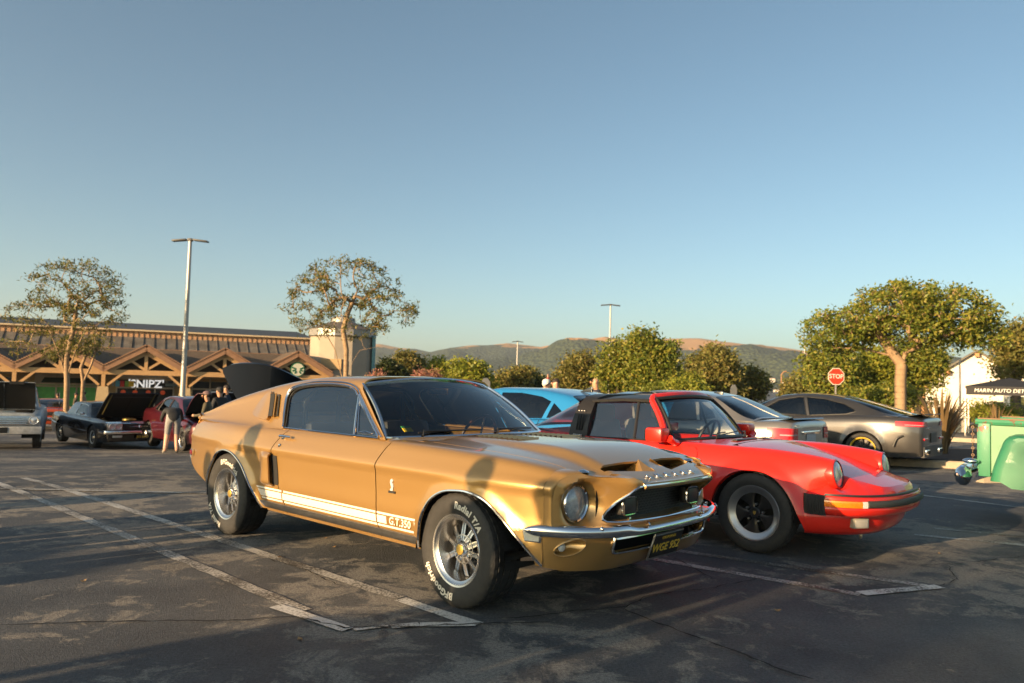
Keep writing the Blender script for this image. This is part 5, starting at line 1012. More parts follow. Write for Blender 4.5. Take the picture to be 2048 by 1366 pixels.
    for s in (-1, 1):
        for c in (0, -wb):
            tyre_wheel(root, (c, s*(W*wk(np.array([c]))[0]-sp.get('tw', .22)/2-.015), r), r, sp.get('tw', .22), sp['rim'], s, sp['kind'], detail=24, spin=.2)
            b = MB(); A_ = np.linspace(-.12, math.pi+.12, 16); b.add([(c+(ar+.01)*math.cos(t), s*yy, r+(ar+.01)*math.sin(t)) for yy in (W*.955, W*.5) for t in A_]+[(c, s*W*.5, r)], [(i, i+1, 17+i, 16+i) for i in range(15)]+[(16+i, 17+i, 32) for i in range(15)]); b.obj('wheel_well', VOID, root)
    MB().box((-wb/2, 0, zb+.08), (wb-2*ar, W*1.7, .06)).obj('floor_pan', VOID, root); MB().box(((cx0+cx1)/2, 0, zb+.35), (abs(cx1-cx0), W*1.55, .3)).obj('cabin_floor', SEAT, root)
    for s in (-1, 1):
        for xs in sp.get('seats', ()): MB().box((xs, s*W*.42, zs(np.array([xs]))[0]-.06), (.16, .46, .62), M=Matrix.Translation((0, 0, 0))).obj('seat_back', SEAT, root, bevel=.05)
    return root, S, G
def gpose(front_px, rear_px, ws, wb):        # pose from the ground contact pixels of the near front and rear wheel
    a, b = gt(*front_px), gt(*rear_px); d = (a-b)[:2]; d = d/np.linalg.norm(d); return a, b, d
LIP = mat('polished_aluminium', (.74, .73, .71), .26, 1)
H2 = np.array([math.cos(R(137.4)), math.sin(R(137.4))]); RT2 = np.array([H2[1], -H2[0]])
# ---------------------------------------------------------------- blue hatchback with wing
BLUE = paint('bright_blue_paint', (.018, .19, .46), 0, .3); SILV = paint('silver_metallic_paint', (.33, .31, .285), .7, .33); GREY = paint('grey_metallic_paint', (.085, .082, .080), .7, .36); BLACKP2 = paint('gloss_black_paint', (.006, .006, .007), 0, .25); NAVY = paint('dark_navy_paint', (.006, .010, .018), .2, .3)
ORNG = paint('orange_paint', (.42, .06, .012), 0, .35); MARO = paint('maroon_paint', (.075, .008, .014), .2, .3); WHTRK = mat('weathered_white_blue_paint', (.30, .33, .35), .45, var=.25, vs=5); TAN = mat('khaki_paint', (.35, .34, .32), .35)
z0 = lambda x, y: (x, y, tz(x, y))
MOD = dict(wb=2.7, xf=.82, xr=-3.62, W=.93, wk=[(-3.65, .86), (-3.45, .93), (-2.9, .985), (-2.2, 1), (-.4, 1), (.2, .985), (.5, .93), (.84, .74)], zs=[(-3.65, .98), (-3.3, 1.0), (-2.6, .99), (-1.6, .95), (-.6, .93), (0, .88), (.5, .78), (.84, .66)], belt=[(-3.7, 1.02), (-2.6, 1.0), (-1.6, .955), (-.5, .93), (.2, .90)], roof=[(-3.55, 1.03), (-3.3, 1.16), (-3.0, 1.28), (-2.6, 1.375), (-2.0, 1.435), (-1.5, 1.435), (-1.1, 1.38), (-.6, 1.18), (-.15, .95), (0, .92)], yb=.80, yr=.60, gx=(-.15, -1.05, -2.75, -3.5), cab=(-3.0, -.55), rim=.235, kind=(10, BLACKP, BLACKP), r=.33, glass=DGLASS, wins=[spl([(-.62, .985), (-1.05, 1.255), (-1.45, 1.345), (-1.50, .965)], 1), [(-1.56, .965), (-1.52, 1.348), (-1.9, 1.355), (-2.3, 1.31), (-2.5, 1.245), (-2.44, 1.0)], [(-2.52, 1.01), (-2.56, 1.225), (-2.78, 1.10), (-2.86, 1.055), (-2.8, 1.03)]], seats=(-1.4, -2.3))
fa = np.array([-.80, 13.19]); root, S, G = gcar('blue_hatchback', 'bright blue hatchback with roof fin and black rear wing behind red targa', (*fa, tz(*fa)+.03), R(137.4), BLUE, None, MOD)
for s in (-1, 1):
    MB().add([(-3.62, s*.66, 1.02), (-3.30, s*.66, 1.06), (-3.58, s*.62, 1.35), (-3.78, s*.62, 1.35)], [(0, 1, 2, 3)]).obj('wing_upright', BLUE, root, smooth=False)
    MB().box((-3.66, s*.72, .92), (.10, .26, .12)).obj('tail_lamp', REDL, root, bevel=.02); yy = G.P(np.array([-1.62]), np.array([0.]))[0, 1]; MB().tube([(-1.68, s*.925, .86), (-1.62, s*.945, .868), (-1.50, s*.935, .868)], .014, 6).obj('door_handle', BLUE, root)
    MB().tube([(-1.50, s*.89, .93), (-1.56, s*.935, .6), (-1.54, s*.92, .3)], .004, 4).obj('door_gap', VOID, root); MB().tube([(-2.46, s*.885, .98), (-2.35, s*.935, .7), (-2.4, s*.92, .55)], .004, 4).obj('door_gap', VOID, root)
wv = []
for i in range(21):
    t = -1+2*i/20; z = 1.335+.07*(1-t**4); wv += [(-3.50, t*.70, z), (-3.64, t*.70, z+.022), (-3.84, t*.70, z+.02), (-3.66, t*.70, z-.012)]
wg = fixn(mesh('rear_wing', wv, [(4*i+k, 4*i+(k+1) % 4, 4*i+4+(k+1) % 4, 4*i+4+k) for i in range(20) for k in range(4)], BLACKP2, root)); MB().add([(-3.12, -.58, 1.262), (-3.12, .58, 1.262), (-3.42, .56, 1.245), (-3.42, -.56, 1.245), (-3.42, .56, 1.225), (-3.42, -.56, 1.225)], [(0, 1, 2, 3), (3, 2, 4, 5)]).obj('roof_spoiler', BLACKP2, root, smooth=False)
MB().prism([(-.12, 0), (.12, 0), (-.10, .085), (-.13, .08)], -.018, .018, lambda u, v, d: (-2.62+u, d, 1.385+v)).obj('shark_fin', BLACKP2, root, bevel=.008)
for k in range(-4, 5): MB().add([(-3.02, k*.12-.02, 1.285), (-3.02, k*.12+.02, 1.285), (-3.14, k*.12, 1.31), (-3.14, k*.12, 1.26)], [(0, 1, 2), (0, 2, 3), (1, 3, 2)]).obj('vortex_fin', BLACKP2, root, smooth=False)
MB().box((-3.70, 0, .72), (.03, .34, .17)).obj('licence_plate', WHITEP, root)
# ---------------------------------------------------------------- silver sedan
SED = dict(wb=2.76, xf=.80, xr=-3.70, W=.885, wk=[(-3.74, .83), (-3.55, .92), (-3.0, .985), (-2.2, 1), (-.4, 1), (.2, .985), (.5, .93), (.84, .72)], zs=[(-3.74, 1.00), (-3.6, 1.025), (-3.2, 1.01), (-2.6, .99), (-1.6, .955), (-.6, .93), (0, .89), (.5, .80), (.84, .68)], belt=[(-3.7, 1.02), (-2.6, .995), (-1.6, .955), (-.5, .93), (.2, .90)], roof=[(-3.3, 1.03), (-3.0, 1.13), (-2.6, 1.30), (-2.3, 1.39), (-1.9, 1.435), (-1.5, 1.435), (-1.1, 1.385), (-.6, 1.18), (-.15, .95), (0, .92)], yb=.775, yr=.57, gx=(-.15, -1.05, -2.42, -3.22), cab=(-2.8, -.55), rim=.225, kind=(10, LIP, LIP), r=.325, glass=DGLASS, wtrim=BLACKP, wins=[spl([(-.62, .985), (-1.05, 1.255), (-1.45, 1.345), (-1.50, .965)], 1), [(-1.56, .965), (-1.52, 1.345), (-1.9, 1.345), (-2.15, 1.30), (-2.28, .99)], [(-2.34, .995), (-2.24, 1.27), (-2.5, 1.12), (-2.58, 1.03)]], seats=(-1.4, -2.3))
fa = np.array([4.48, 11.5])+H2*3.70; root, S, G = gcar('silver_sedan', 'silver sedan with missing rear bumper between blue hatchback and grey coupe', (*fa, tz(*fa)+.05), R(137.4), SILV, None, SED)
def wrap_lamp(root, S, x0, x1, z0_, z1_, m, s, inner=.42, off=.012, nm='tail_lamp', xr=-3.70, dep=.06, parts=()):
    """lamp wrapping from the flank round the rear corner"""
    lo_, hi_ = [], []
    def row(z, t0):
        pts = []
        for x in np.linspace(x0, x1, 8): y = S.P(np.array([x]), S.V(np.array([x]), np.array([z]), hi=.54))[0, 1]; pts.append((x, y+off, z))
        yc = pts[-1][1]
        for f in np.linspace(.1, 1, 8): yy = yc+(inner-yc)*f; pts.append((xr-dep*min(1, f*3)**.6-off*.8, yy, z))
        return pts
    rows = [row(z, 0) for z in np.linspace(z0_, z1_, 5)]
    for j, rw in enumerate(rows):
        f = j/4; rows[j] = [(p[0], p[1], p[2]) for p in rw]
    V = np.array([p for rw in rows for p in rw]); n = len(rows[0]); V[:, 1] *= s
    return fixn(mesh(nm, V, [(j*n+i, j*n+i+1, (j+1)*n+i+1, (j+1)*n+i) for j in range(4) for i in range(n-1)], m, root, True, 50))
for s in (-1, 1):
    t = wrap_lamp(root, S, -3.44, -3.70, .76, .93, REDL, s, .50); wrap_lamp(t, S, -3.62, -3.70, .825, .843, mat('pale_reverse_lens', (.42, .30, .30), .2, coat=1), s, .53, .016, 'lamp_band')
    MB().tube([(-1.68, s*.875, .845), (-1.60, s*.895, .852), (-1.48, s*.885, .852)], .014, 6).obj('door_handle', SILV, root); MB().tube([(-1.53, s*.85, .95), (-1.56, s*.892, .6), (-1.54, s*.88, .3)], .004, 4).obj('door_gap', VOID, root)
MB().box((-3.765, 0, .86), (.03, .66, .045)).obj('boot_handle', CHROME, root, bevel=.01); lpb = MB().box((-3.762, 0, .76), (.014, .34, .16)).obj('licence_plate', mat('pale_plate', (.42, .42, .44), .5, var=.3, vs=60), root); MB().box((-3.755, 0, .76), (.01, .40, .20)).obj('plate_recess', BLACKP, root)
MB().box((-3.72, 0, .52), (.10, 1.5, .22)).obj('bumper_beam', mat('dark_beam', (.035, .035, .037), .6), root, bevel=.02)
for i, (y0, y1) in enumerate(((.30, .75), (-.1, -.6))): MB().tube(spl([(-3.74, y0, .70), (-3.78, (y0*2+y1)/3, .58), (-3.77, (y0+2*y1)/3, .66), (-3.74, y1, .50)], 6), .012, 6).obj('dangling_cable', BLACKP, root)
text('boot_badge', 'C250', .07, CHROME, root, frame((-3.766, .52, .96), (0, -1, 0), (-1, 0, .1)), .003); MB().box((-2.25, 0, 1.405), (.16, .04, .05)).obj('shark_fin', BLACKP2, root, bevel=.015)
MB().add([(-3.50, -.60, 1.052), (-3.50, .60, 1.052), (-3.72, .58, 1.07), (-3.72, -.58, 1.07), (-3.74, .58, 1.055), (-3.74, -.58, 1.055)], [(0, 1, 2, 3), (3, 2, 4, 5)]).obj('boot_lip_spoiler', BLACKP2, root, smooth=False)
# ---------------------------------------------------------------- grey coupe
YLW = mat('yellow_rim_paint', (.62, .40, .03), .4)
CPE = dict(wb=2.84, xf=.80, xr=-3.80, W=.915, wk=[(-3.85, .80), (-3.6, .90), (-3.2, .975), (-2.7, 1), (-2.0, .985), (-.4, .985), (.2, .985), (.5, .93), (.84, .72)], zs=[(-3.85, .96), (-3.65, 1.0), (-3.3, 1.015), (-2.7, 1.0), (-1.8, .955), (-.6, .92), (0, .88), (.5, .79), (.84, .67)], belt=[(-3.8, 1.02), (-2.7, 1.0), (-1.7, .95), (-.5, .93), (.2, .90)], roof=[(-3.55, 1.02), (-3.2, 1.11), (-2.8, 1.23), (-2.4, 1.33), (-2.0, 1.39), (-1.6, 1.405), (-1.2, 1.37), (-.7, 1.18), (-.2, .95), (0, .92)], yb=.79, yr=.56, gx=(-.18, -1.12, -2.45, -3.45), cab=(-2.9, -.55), rim=.245, kind=(10, BLACKP, YLW), r=.335, glass=DGLASS, wtrim=BLACKP, flare=.03, wins=[spl([(-.66, .975), (-1.1, 1.245), (-1.5, 1.325), (-1.60, 1.325), (-1.72, .955)], 1), [(-1.78, .957), (-1.66, 1.325), (-2.0, 1.305), (-2.4, 1.215), (-2.62, 1.11), (-2.66, 1.07), (-2.5, 1.015)]], seats=(-1.5,), tw=.24)
ra = np.array([7.43, 15.43]); fa = ra+H2*2.84; root, S, G = gcar('grey_coupe', 'dark grey coupe with yellow rimmed wheels at the planted island', (*fa, tz(7.4, 15.4)+.02), R(137.4), GREY, None, CPE)
for s in (-1, 1):
    t = wrap_lamp(root, S, -3.42, -3.80, .835, .925, REDL, s, .46, xr=-3.80); wrap_lamp(t, S, -3.58, -3.80, .858, .868, mat('pale_reverse_lens'), s, .50, .016, 'lamp_band', xr=-3.80)
    MB().box((-3.85, s*.45, .36), (.10, .26, .10)).obj('exhaust_tip', CHROME, root, bevel=.03); MB().box((-3.905, s*.40, .36), (.01, .08, .06)).obj('exhaust_bore', VOID, root); MB().box((-3.905, s*.51, .36), (.01, .08, .06)).obj('exhaust_bore', VOID, root)
    MB().tube(spl([(-3.56, s*.85, .66), (-3.46, s*.895, .60), (-3.40, s*.905, .45)], 5), [.02]*10+[.02], 6).obj('bumper_vent', BLACKP, root); MB().box((-3.875, s*.55, .60), (.02, .26, .045)).obj('reflector', REDL, root, bevel=.01)
    MB().tube([(-1.72, s*.885, .95), (-1.82, s*.905, .7), (-1.74, s*.90, .3)], .004, 4).obj('door_gap', VOID, root)
    MB().box((-.95, s*.98, .98), (.13, .20, .12)).obj('door_mirror', GREY, root, bevel=.03)
MB().add([(-3.58, -.62, 1.030), (-3.58, .62, 1.030), (-3.86, .60, 1.075), (-3.86, -.60, 1.075), (-3.86, .60, 1.055), (-3.86, -.60, 1.055)], [(0, 1, 2, 3), (3, 2, 4, 5)]).obj('boot_lip_spoiler', BLACKP2, root, smooth=False)
MB().box((-3.84, 0, .36), (.06, 1.3, .20)).obj('diffuser', BLACKP, root); MB().box((-3.87, 0, .62), (.016, .40, .18)).obj('plate_recess', BLACKP, root); text('boot_badge', 'C63 S', .075, CHROME, root, frame((-3.868, .34, .80), (0, -1, 0), (-1, 0, 0)), .003)
def roof_stripe(S, G, root, yc, w_, x0, x1, n=24):   # yellow band over the roof
    xs = np.linspace(x0, x1, n); V = []
    for x in xs:
        for y in (yc-w_/2, yc+w_/2):
            vv = np.linspace(.4, 1, 80); Q = G.P(np.full(80, x), vv); z = np.interp(abs(y), Q[::-1, 1], Q[::-1, 2]); V.append((x, y, z+.012))
    fixn(mesh('roof_stripe', V, [(2*i, 2*i+1, 2*i+3, 2*i+2) for i in range(n-1)], YLW, root))
for yc in (.38, -.38): roof_stripe(S, G, root, yc, .16, -1.35, -2.35); roof_stripe(S, S, root, yc, .16, -3.45, -3.62, 5)
# ---------------------------------------------------------------- black convertible-era coupe with its hood up
WHL = mat('chrome_wheel_cover', (.7, .7, .7), .2, 1); WWT = mat('whitewall', (.6, .58, .54), .6)
TB = dict(wb=2.88, xf=.95, xr=-4.05-.0+.95-1.0, W=.97, wk=[(-4.2, .80), (-4.0, .90), (-3.5, .975), (-2.6, 1), (-.4, 1), (.4, .99), (.8, .96), (.97, .90)], zs=[(-4.2, .90), (-3.9, .93), (-3.0, .93), (-2.0, .90), (-.6, .90), (0, .90), (.6, .87), (.97, .83)], belt=.905, roof=[(-3.1, .92), (-2.95, 1.0), (-2.75, 1.22), (-2.55, 1.31), (-2.1, 1.335), (-1.6, 1.335), (-1.3, 1.31), (-1.0, 1.15), (-.7, .93), (-.6, .91)], rsm=.08, yb=.80, yr=.62, gx=(-.68, -1.28, -2.68, -3.0), cab=(-2.7, -.8), rim=.19, kind=(0, WHL, WWT), r=.345, glass=GLASS, wtrim=CHROME, flare=.008, crown=.02, hood=(-.35, .80, .66), wins=[[(-.98, .935), (-1.28, 1.215), (-1.6, 1.26), (-1.95, 1.26), (-2.0, .935)]], seats=(-1.7, -2.4), xr_=0)
TB['xr'] = -4.10
ang = R(-42.8); fa = np.array([-11.644, 23.195]); root, S, G = gcar('black_classic_coupe', 'black classic coupe with its hood raised in front of the arcade', z0(*fa), ang, BLACKP2, None, TB)
def hood_up(root, S, x0, x1, vv, hinge_front, angle, P, name='raised_hood', under=VOID, shift=(0, 0, 0)):
    out = np.array([(x0, .999), (x0, vv), (x1, vv), (x1, .999)]); U, F = region(out, (), .08); Q = S.P(U[:, 0], U[:, 1]); Q = np.concatenate([Q, Q*(1, -1, 1)]); F = np.concatenate([F, F[:, ::-1]+len(U)])
    hx = x1 if hinge_front else x0; hz_ = S.P(np.array([hx]), np.array([vv]))[0, 2]; M = Matrix.Translation((hx, 0, hz_+.02)) @ Matrix.Rotation(R(angle), 4, 'Y') @ Matrix.Translation((-hx, 0, -hz_))
    e = empty(name); e.parent = root; Q = np.array([tuple(M @ Vector(q)) for q in Q])+np.array(shift); nrm = np.array((M.to_3x3() @ Vector((0, 0, 1)))); sheet('hood_skin', Q, F, P, e, .025, tuple(nrm)); sheet('hood_liner', Q-nrm*.022, F, under, e, 0, tuple(-nrm)); return e, M
hu, M = hood_up(root, S, -.35, .80, .66, True, 0, BLACKP2) if 0 else hood_up(root, S, -.35, .80, .66, False, -42, BLACKP2)
for y in (-.62, .62): MB().tube([tuple(M @ Vector((-.2, y, .87))), tuple(M @ Vector((.74, y, .86)))], .022, 6).obj('hood_brace', mat('dull_yellow_zinc', (.22, .17, .06), .5, .5), hu)
MB().tube([tuple(M @ Vector((.60, -.55, .87))), tuple(M @ Vector((.60, .55, .87)))], .022, 6).obj('hood_brace', BLACKP, hu)
MB().box((.25, 0, .55), (1.1, 1.1, .30)).obj('engine_bay', VOID, root); MB().box((.20, 0, .76), (.5, .35, .12)).obj('engine', mat('engine_metal', (.30, .29, .26), .35, .8), root, bevel=.03); MB().lathe([(.19, 0), (.19, .06), (.1, .08), (0, .08)], 20, M=Matrix.Translation((.20, 0, .82)) @ Matrix.Rotation(R(90), 4, 'X')).obj('air_cleaner', mat('gold_air_cleaner', (.40, .30, .10), .3, .8), root)
for s in (-1, 1):
    for k in (0, 1): MB().lathe([(.085, 0), (.080, .02), (.06, .012), (0, .02)], 20, M=Matrix.Translation((1.055, s*(.60+.18*k), .70)) @ Matrix.Rotation(R(-90), 4, 'Z')).obj('headlight', mat('bright_headlamp', (.6, .62, .64), .12, .6), root)
    MB().box((1.03, s*.70, .70), (.05, .42, .22)).obj('headlight_bezel', DULLCHROME, root, bevel=.03); MB().box((1.045, s*.62, .42), (.03, .26, .06)).obj('parking_lamp', mat('frosted_lens', (.62, .60, .54), .4), root, bevel=.01)
    xs = np.linspace(-3.9, -.42, 30); q = S.P(xs, S.V(xs, np.interp(xs, [-3.9, -2.6, -.42], [.66, .56, .50]), hi=.54)); q[:, 1] = (q[:, 1]+.004)*s; MB().tube(q, .011, 5).obj('side_moulding', CHROME, root)
plan_sweep('hood_lip', spl([(1.04, 0), (1.03, .5), (.98, .93)], 5), [(-.06, .845), (.0, .84), (.005, .81), (-.02, .80)], CHROME, root); MB().box((1.03, 0, .70), (.05, .92, .20)).obj('grille', mat('dark_grille', (.03, .03, .032), .4, .6), root); MB().tube([(1.05, -.92, .80), (1.065, 0, .79), (1.05, .92, .80)], .012, 6).obj('grille_bar', CHROME, root); MB().tube([(1.06, -.30, .70), (1.062, .30, .70)], .012, 6).obj('grille_emblem', CHROME, root); MB().lathe([(.05, 0), (.03, .02), (0, .02)], 10, M=Matrix.Translation((1.06, 0, .70)) @ Matrix.Rotation(R(-90), 4, 'Z')).obj('grille_badge', CHROME, root)
plan_sweep('front_bumper', spl([(1.12, 0), (1.11, .5), (1.06, .85), (.92, .97), (.70, .985)], 5), [(-.03, .585), (.01, .58), (.02, .55), (.01, .50), (-.02, .49)], CHROME, root)
lp = MB().box((1.125, .05, .40), (.012, .32, .15)).obj('licence_plate', mat('black_plate'), root); text('plate_number', 'ZO BIRD', .085, mat('plate_yellow'), lp, frame((1.133, .05, .40), (0, 1, 0), (1, 0, 0)), .001, 0, .001)
MB().box((-.78, -.99, 1.0), (.08, .12, .08)).obj('door_mirror', CHROME, root, bevel=.02)
MB().tube([(-3.5, -.82, .93), (-3.5, -.82, 1.6)], .006, 5).obj('antenna', CHROME, root)
# ---------------------------------------------------------------- old pickup with its hood up at the left edge
PK = dict(wb=2.92, xf=.78, xr=-4.0, W=.96, wk=[(-4.1, .96), (-3.8, 1), (.3, 1), (.6, .98), (.8, .96)], zs=[(-4.1, 1.05), (-1.2, 1.05), (-.4, 1.04), (.5, 1.0), (.8, .97)], belt=1.06, roof=[(-1.9, 1.08), (-1.85, 1.3), (-1.75, 1.66), (-1.6, 1.74), (-1.3, 1.755), (-1.0, 1.74), (-.8, 1.66), (-.45, 1.15), (-.38, 1.07)], rsm=.06, yb=.84, yr=.68, gx=(-.40, -.84, -1.72, -1.88), cab=(-1.8, -.55), rim=.20, kind=(0, WHL, BLACKP), r=.36, agap=.07, zbot=.38, wins=[[(-.72, 1.10), (-.95, 1.58), (-1.5, 1.62), (-1.55, 1.10)]], hood=(-.30, .66, .66), seats=(-1.5,), low=.03)
ang = R(-60); fa = np.array([-13.95, 21.0]); root, S, G = gcar('old_pickup', 'weathered pale old pickup with its hood raised at the left edge', z0(*fa), ang, WHTRK, None, PK)
hu, M = hood_up(root, S, -.30, .66, .66, False, -55, WHTRK); MB().box((.2, 0, .72), (1.0, 1.2, .3)).obj('engine_bay', VOID, root); MB().box((.1, .1, .98), (.4, .4, .14)).obj('engine', mat('engine_metal'), root, bevel=.03)
MB().box(tuple(M @ Vector((.64, .3, .99))), (.05, .34, .08)).obj('hood_slot', VOID, hu)
MB().box((.85, 0, .80), (.04, 1.84, .26)).obj('grille_panel', DULLCHROME, root, bevel=.02)
for z in (.73, .78, .83, .88): MB().box((.875, 0, z), (.02, 1.2, .022)).obj('grille_bar', CHROME, root, bevel=.005)
for s in (-1, 1): MB().lathe([(.115, 0), (.105, .03), (.09, .02), (0, .035)], 24, M=Matrix.Translation((.87, s*.76, .81)) @ Matrix.Rotation(R(-90), 4, 'Z')).obj('headlight', mat('bright_headlamp'), root)
MB().box((.96, 0, .55), (.10, 1.92, .20)).obj('front_bumper', mat('rusty_white_bumper', (.45, .44, .42), .5, var=.35, vs=6), root, bevel=.02); MB().box((1.012, .02, .56), (.01, .34, .15)).obj('licence_plate', mat('black_plate'), root)
# ---------------------------------------------------------------- further cars in the rows behind
def simple(name, label, px_, py_, yaw, P, sp, zoff=0, **kw):
    c = gt(px_, py_); s2 = dict(sp); ax, ay = kw.pop('anchor', (0, 0)); s2.update(kw); ca, sa = math.cos(R(yaw)), math.sin(R(yaw)); c = np.array([c[0]-ca*ax+sa*ay, c[1]-sa*ax-ca*ay, c[2]]); return gcar(name, label, (c[0], c[1], c[2]+zoff), R(yaw), P, None, s2)
root, S, G = simple('orange_coupe', 'orange red coupe seen from behind left of the black coupe', 92, 862, 118, ORNG, SED, anchor=(-3.7, 0), zs=[(-3.74, .90), (-3.2, .93), (-2.0, .90), (-.6, .88), (.5, .78), (.84, .70)], belt=.90, roof=[(-3.3, .92), (-3.0, 1.03), (-2.5, 1.22), (-2.1, 1.31), (-1.6, 1.32), (-1.2, 1.28), (-.5, .93), (-.3, .91)], gx=(-.42, -1.12, -2.2, -3.15), wins=[[(-.8, .94), (-1.2, 1.22), (-1.8, 1.25), (-1.9, .94)]], glass=GLASS, seats=(-1.5, -2.2), kind=(5, LIP, LIP))
for s in (-1, 1): MB().box((-3.775, s*.55, .74), (.03, .42, .12)).obj('tail_lamp', REDL, root, bevel=.01)
MB().box((-3.775, 0, .74), (.03, .62, .14)).obj('tail_panel', BLACKP, root); MB().box((-3.80, 0, .53), (.08, 1.6, .10)).obj('rear_bumper', CHROME, root, bevel=.02)
root, S, G = simple('maroon_coupe', 'maroon sports coupe parked right behind the raised black hood', 392, 868, -60, MARO, SED, anchor=(.8, 0)); MB().box((.87, 0, .45), (.04, 1.0, .12)).obj('grille', BLACKP, root)
for s in (-1, 1): MB().box((.80, s*.62, .62), (.10, .22, .10)).obj('headlight', mat('bright_headlamp'), root, bevel=.02)
root, S, G = simple('maroon_roadster', 'dark red car with open engine lid behind the capped man', 448, 905, -48, MARO, SED, anchor=(.8, 0), hood=(-.35, .6, .66)); MB().box((.15, 0, .6), (.9, 1.0, .2)).obj('engine_bay', VOID, root); hood_up(root, S, -.35, .6, .66, False, -50, MARO)
SUV = dict(SED); SUV.update(W=.93, zs=[(-3.74, 1.08), (-3.0, 1.08), (-1, 1.06), (0, 1.02), (.5, .98), (.84, .90)], belt=1.08, roof=[(-3.72, 1.1), (-3.65, 1.4), (-3.5, 1.68), (-3.2, 1.78), (-2.0, 1.80), (-1.4, 1.78), (-1.1, 1.68), (-.55, 1.15), (-.45, 1.09)], rsm=.06, gx=(-.48, -1.18, -3.48, -3.70), wins=[[(-.85, 1.12), (-1.2, 1.62), (-1.9, 1.66), (-1.95, 1.12)], [(-2.05, 1.12), (-2.0, 1.66), (-2.8, 1.65), (-2.85, 1.12)]], r=.37, glass=GLASS, yr=.66, yb=.82, cab=(-3.4, -.8))
root, S, G = simple('green_suv', 'pale green off roader with roof rack behind the group of men', 455, 862, -62, mat('grey_green_paint', (.16, .20, .20), .4), SUV, anchor=(.8, 0))
for s in (-1, 1): MB().tube([(-1.3, s*.55, 1.86), (-3.2, s*.55, 1.86)], .02, 6).obj('roof_rail', BLACKP, root)
for x in (-1.5, -2.3, -3.0): MB().tube([(x, -.58, 1.87), (x, .58, 1.87)], .02, 6).obj('rack_bar', BLACKP, root)
fa = np.array([-3.7, 13.4]); root, S, G = gcar('navy_classic_car', 'dark navy car behind the fastback with its huge curved hood tilted up', z0(*fa), R(100), NAVY, None, dict(SED, hood=(-.45, .70, .62), zs=[(-3.74, .88), (-2.0, .86), (-.4, .88), (.84, .74)], belt=.88, roof=[(-3.3, .90), (-2.9, 1.0), (-2.4, 1.15), (-2.0, 1.2), (-1.5, 1.2), (-1.2, 1.15), (-.6, .92), (-.5, .90)], gx=(-.6, -1.25, -2.2, -3.1), wins=[[(-.95, .92), (-1.25, 1.1), (-1.8, 1.12), (-1.9, .92)]]))
def big_hood():
    e = empty('raised_hood'); e.parent = root; iv = (Matrix.Translation(Vector(z0(*fa))) @ Matrix.Rotation(R(100), 4, 'Z')).inverted()
    ol = spl([(446, 745), (453, 733), (476, 727), (515, 728), (548, 735), (580, 748), (614, 768), (604, 800), (570, 850), (505, 850), (478, 806)], 4, True); U, F = region(ol*.01, (), .08); V = []
    for x, y in U*100: D = 13.2+.5*((x-540)/85)**2+.006*(y-728); V.append(tuple(iv @ Vector(at(x, y, D))))
    sheet('hood_skin', np.array(V), F, NAVY, e, .035, tuple(iv.to_3x3() @ Vector((0, -1, .2)))); MB().tube([(.4, -.6, .80), (.1, -.75, 1.55)], .012, 6).obj('prop_rod', BLACKP, e)
big_hood()
root, S, G = simple('parked_sedan', 'small grey sedan parked before the restaurant under the black canopy', 1958, 838, 170, mat('grey_blue_paint', (.20, .23, .24), .3, .5, coat=1), SED)
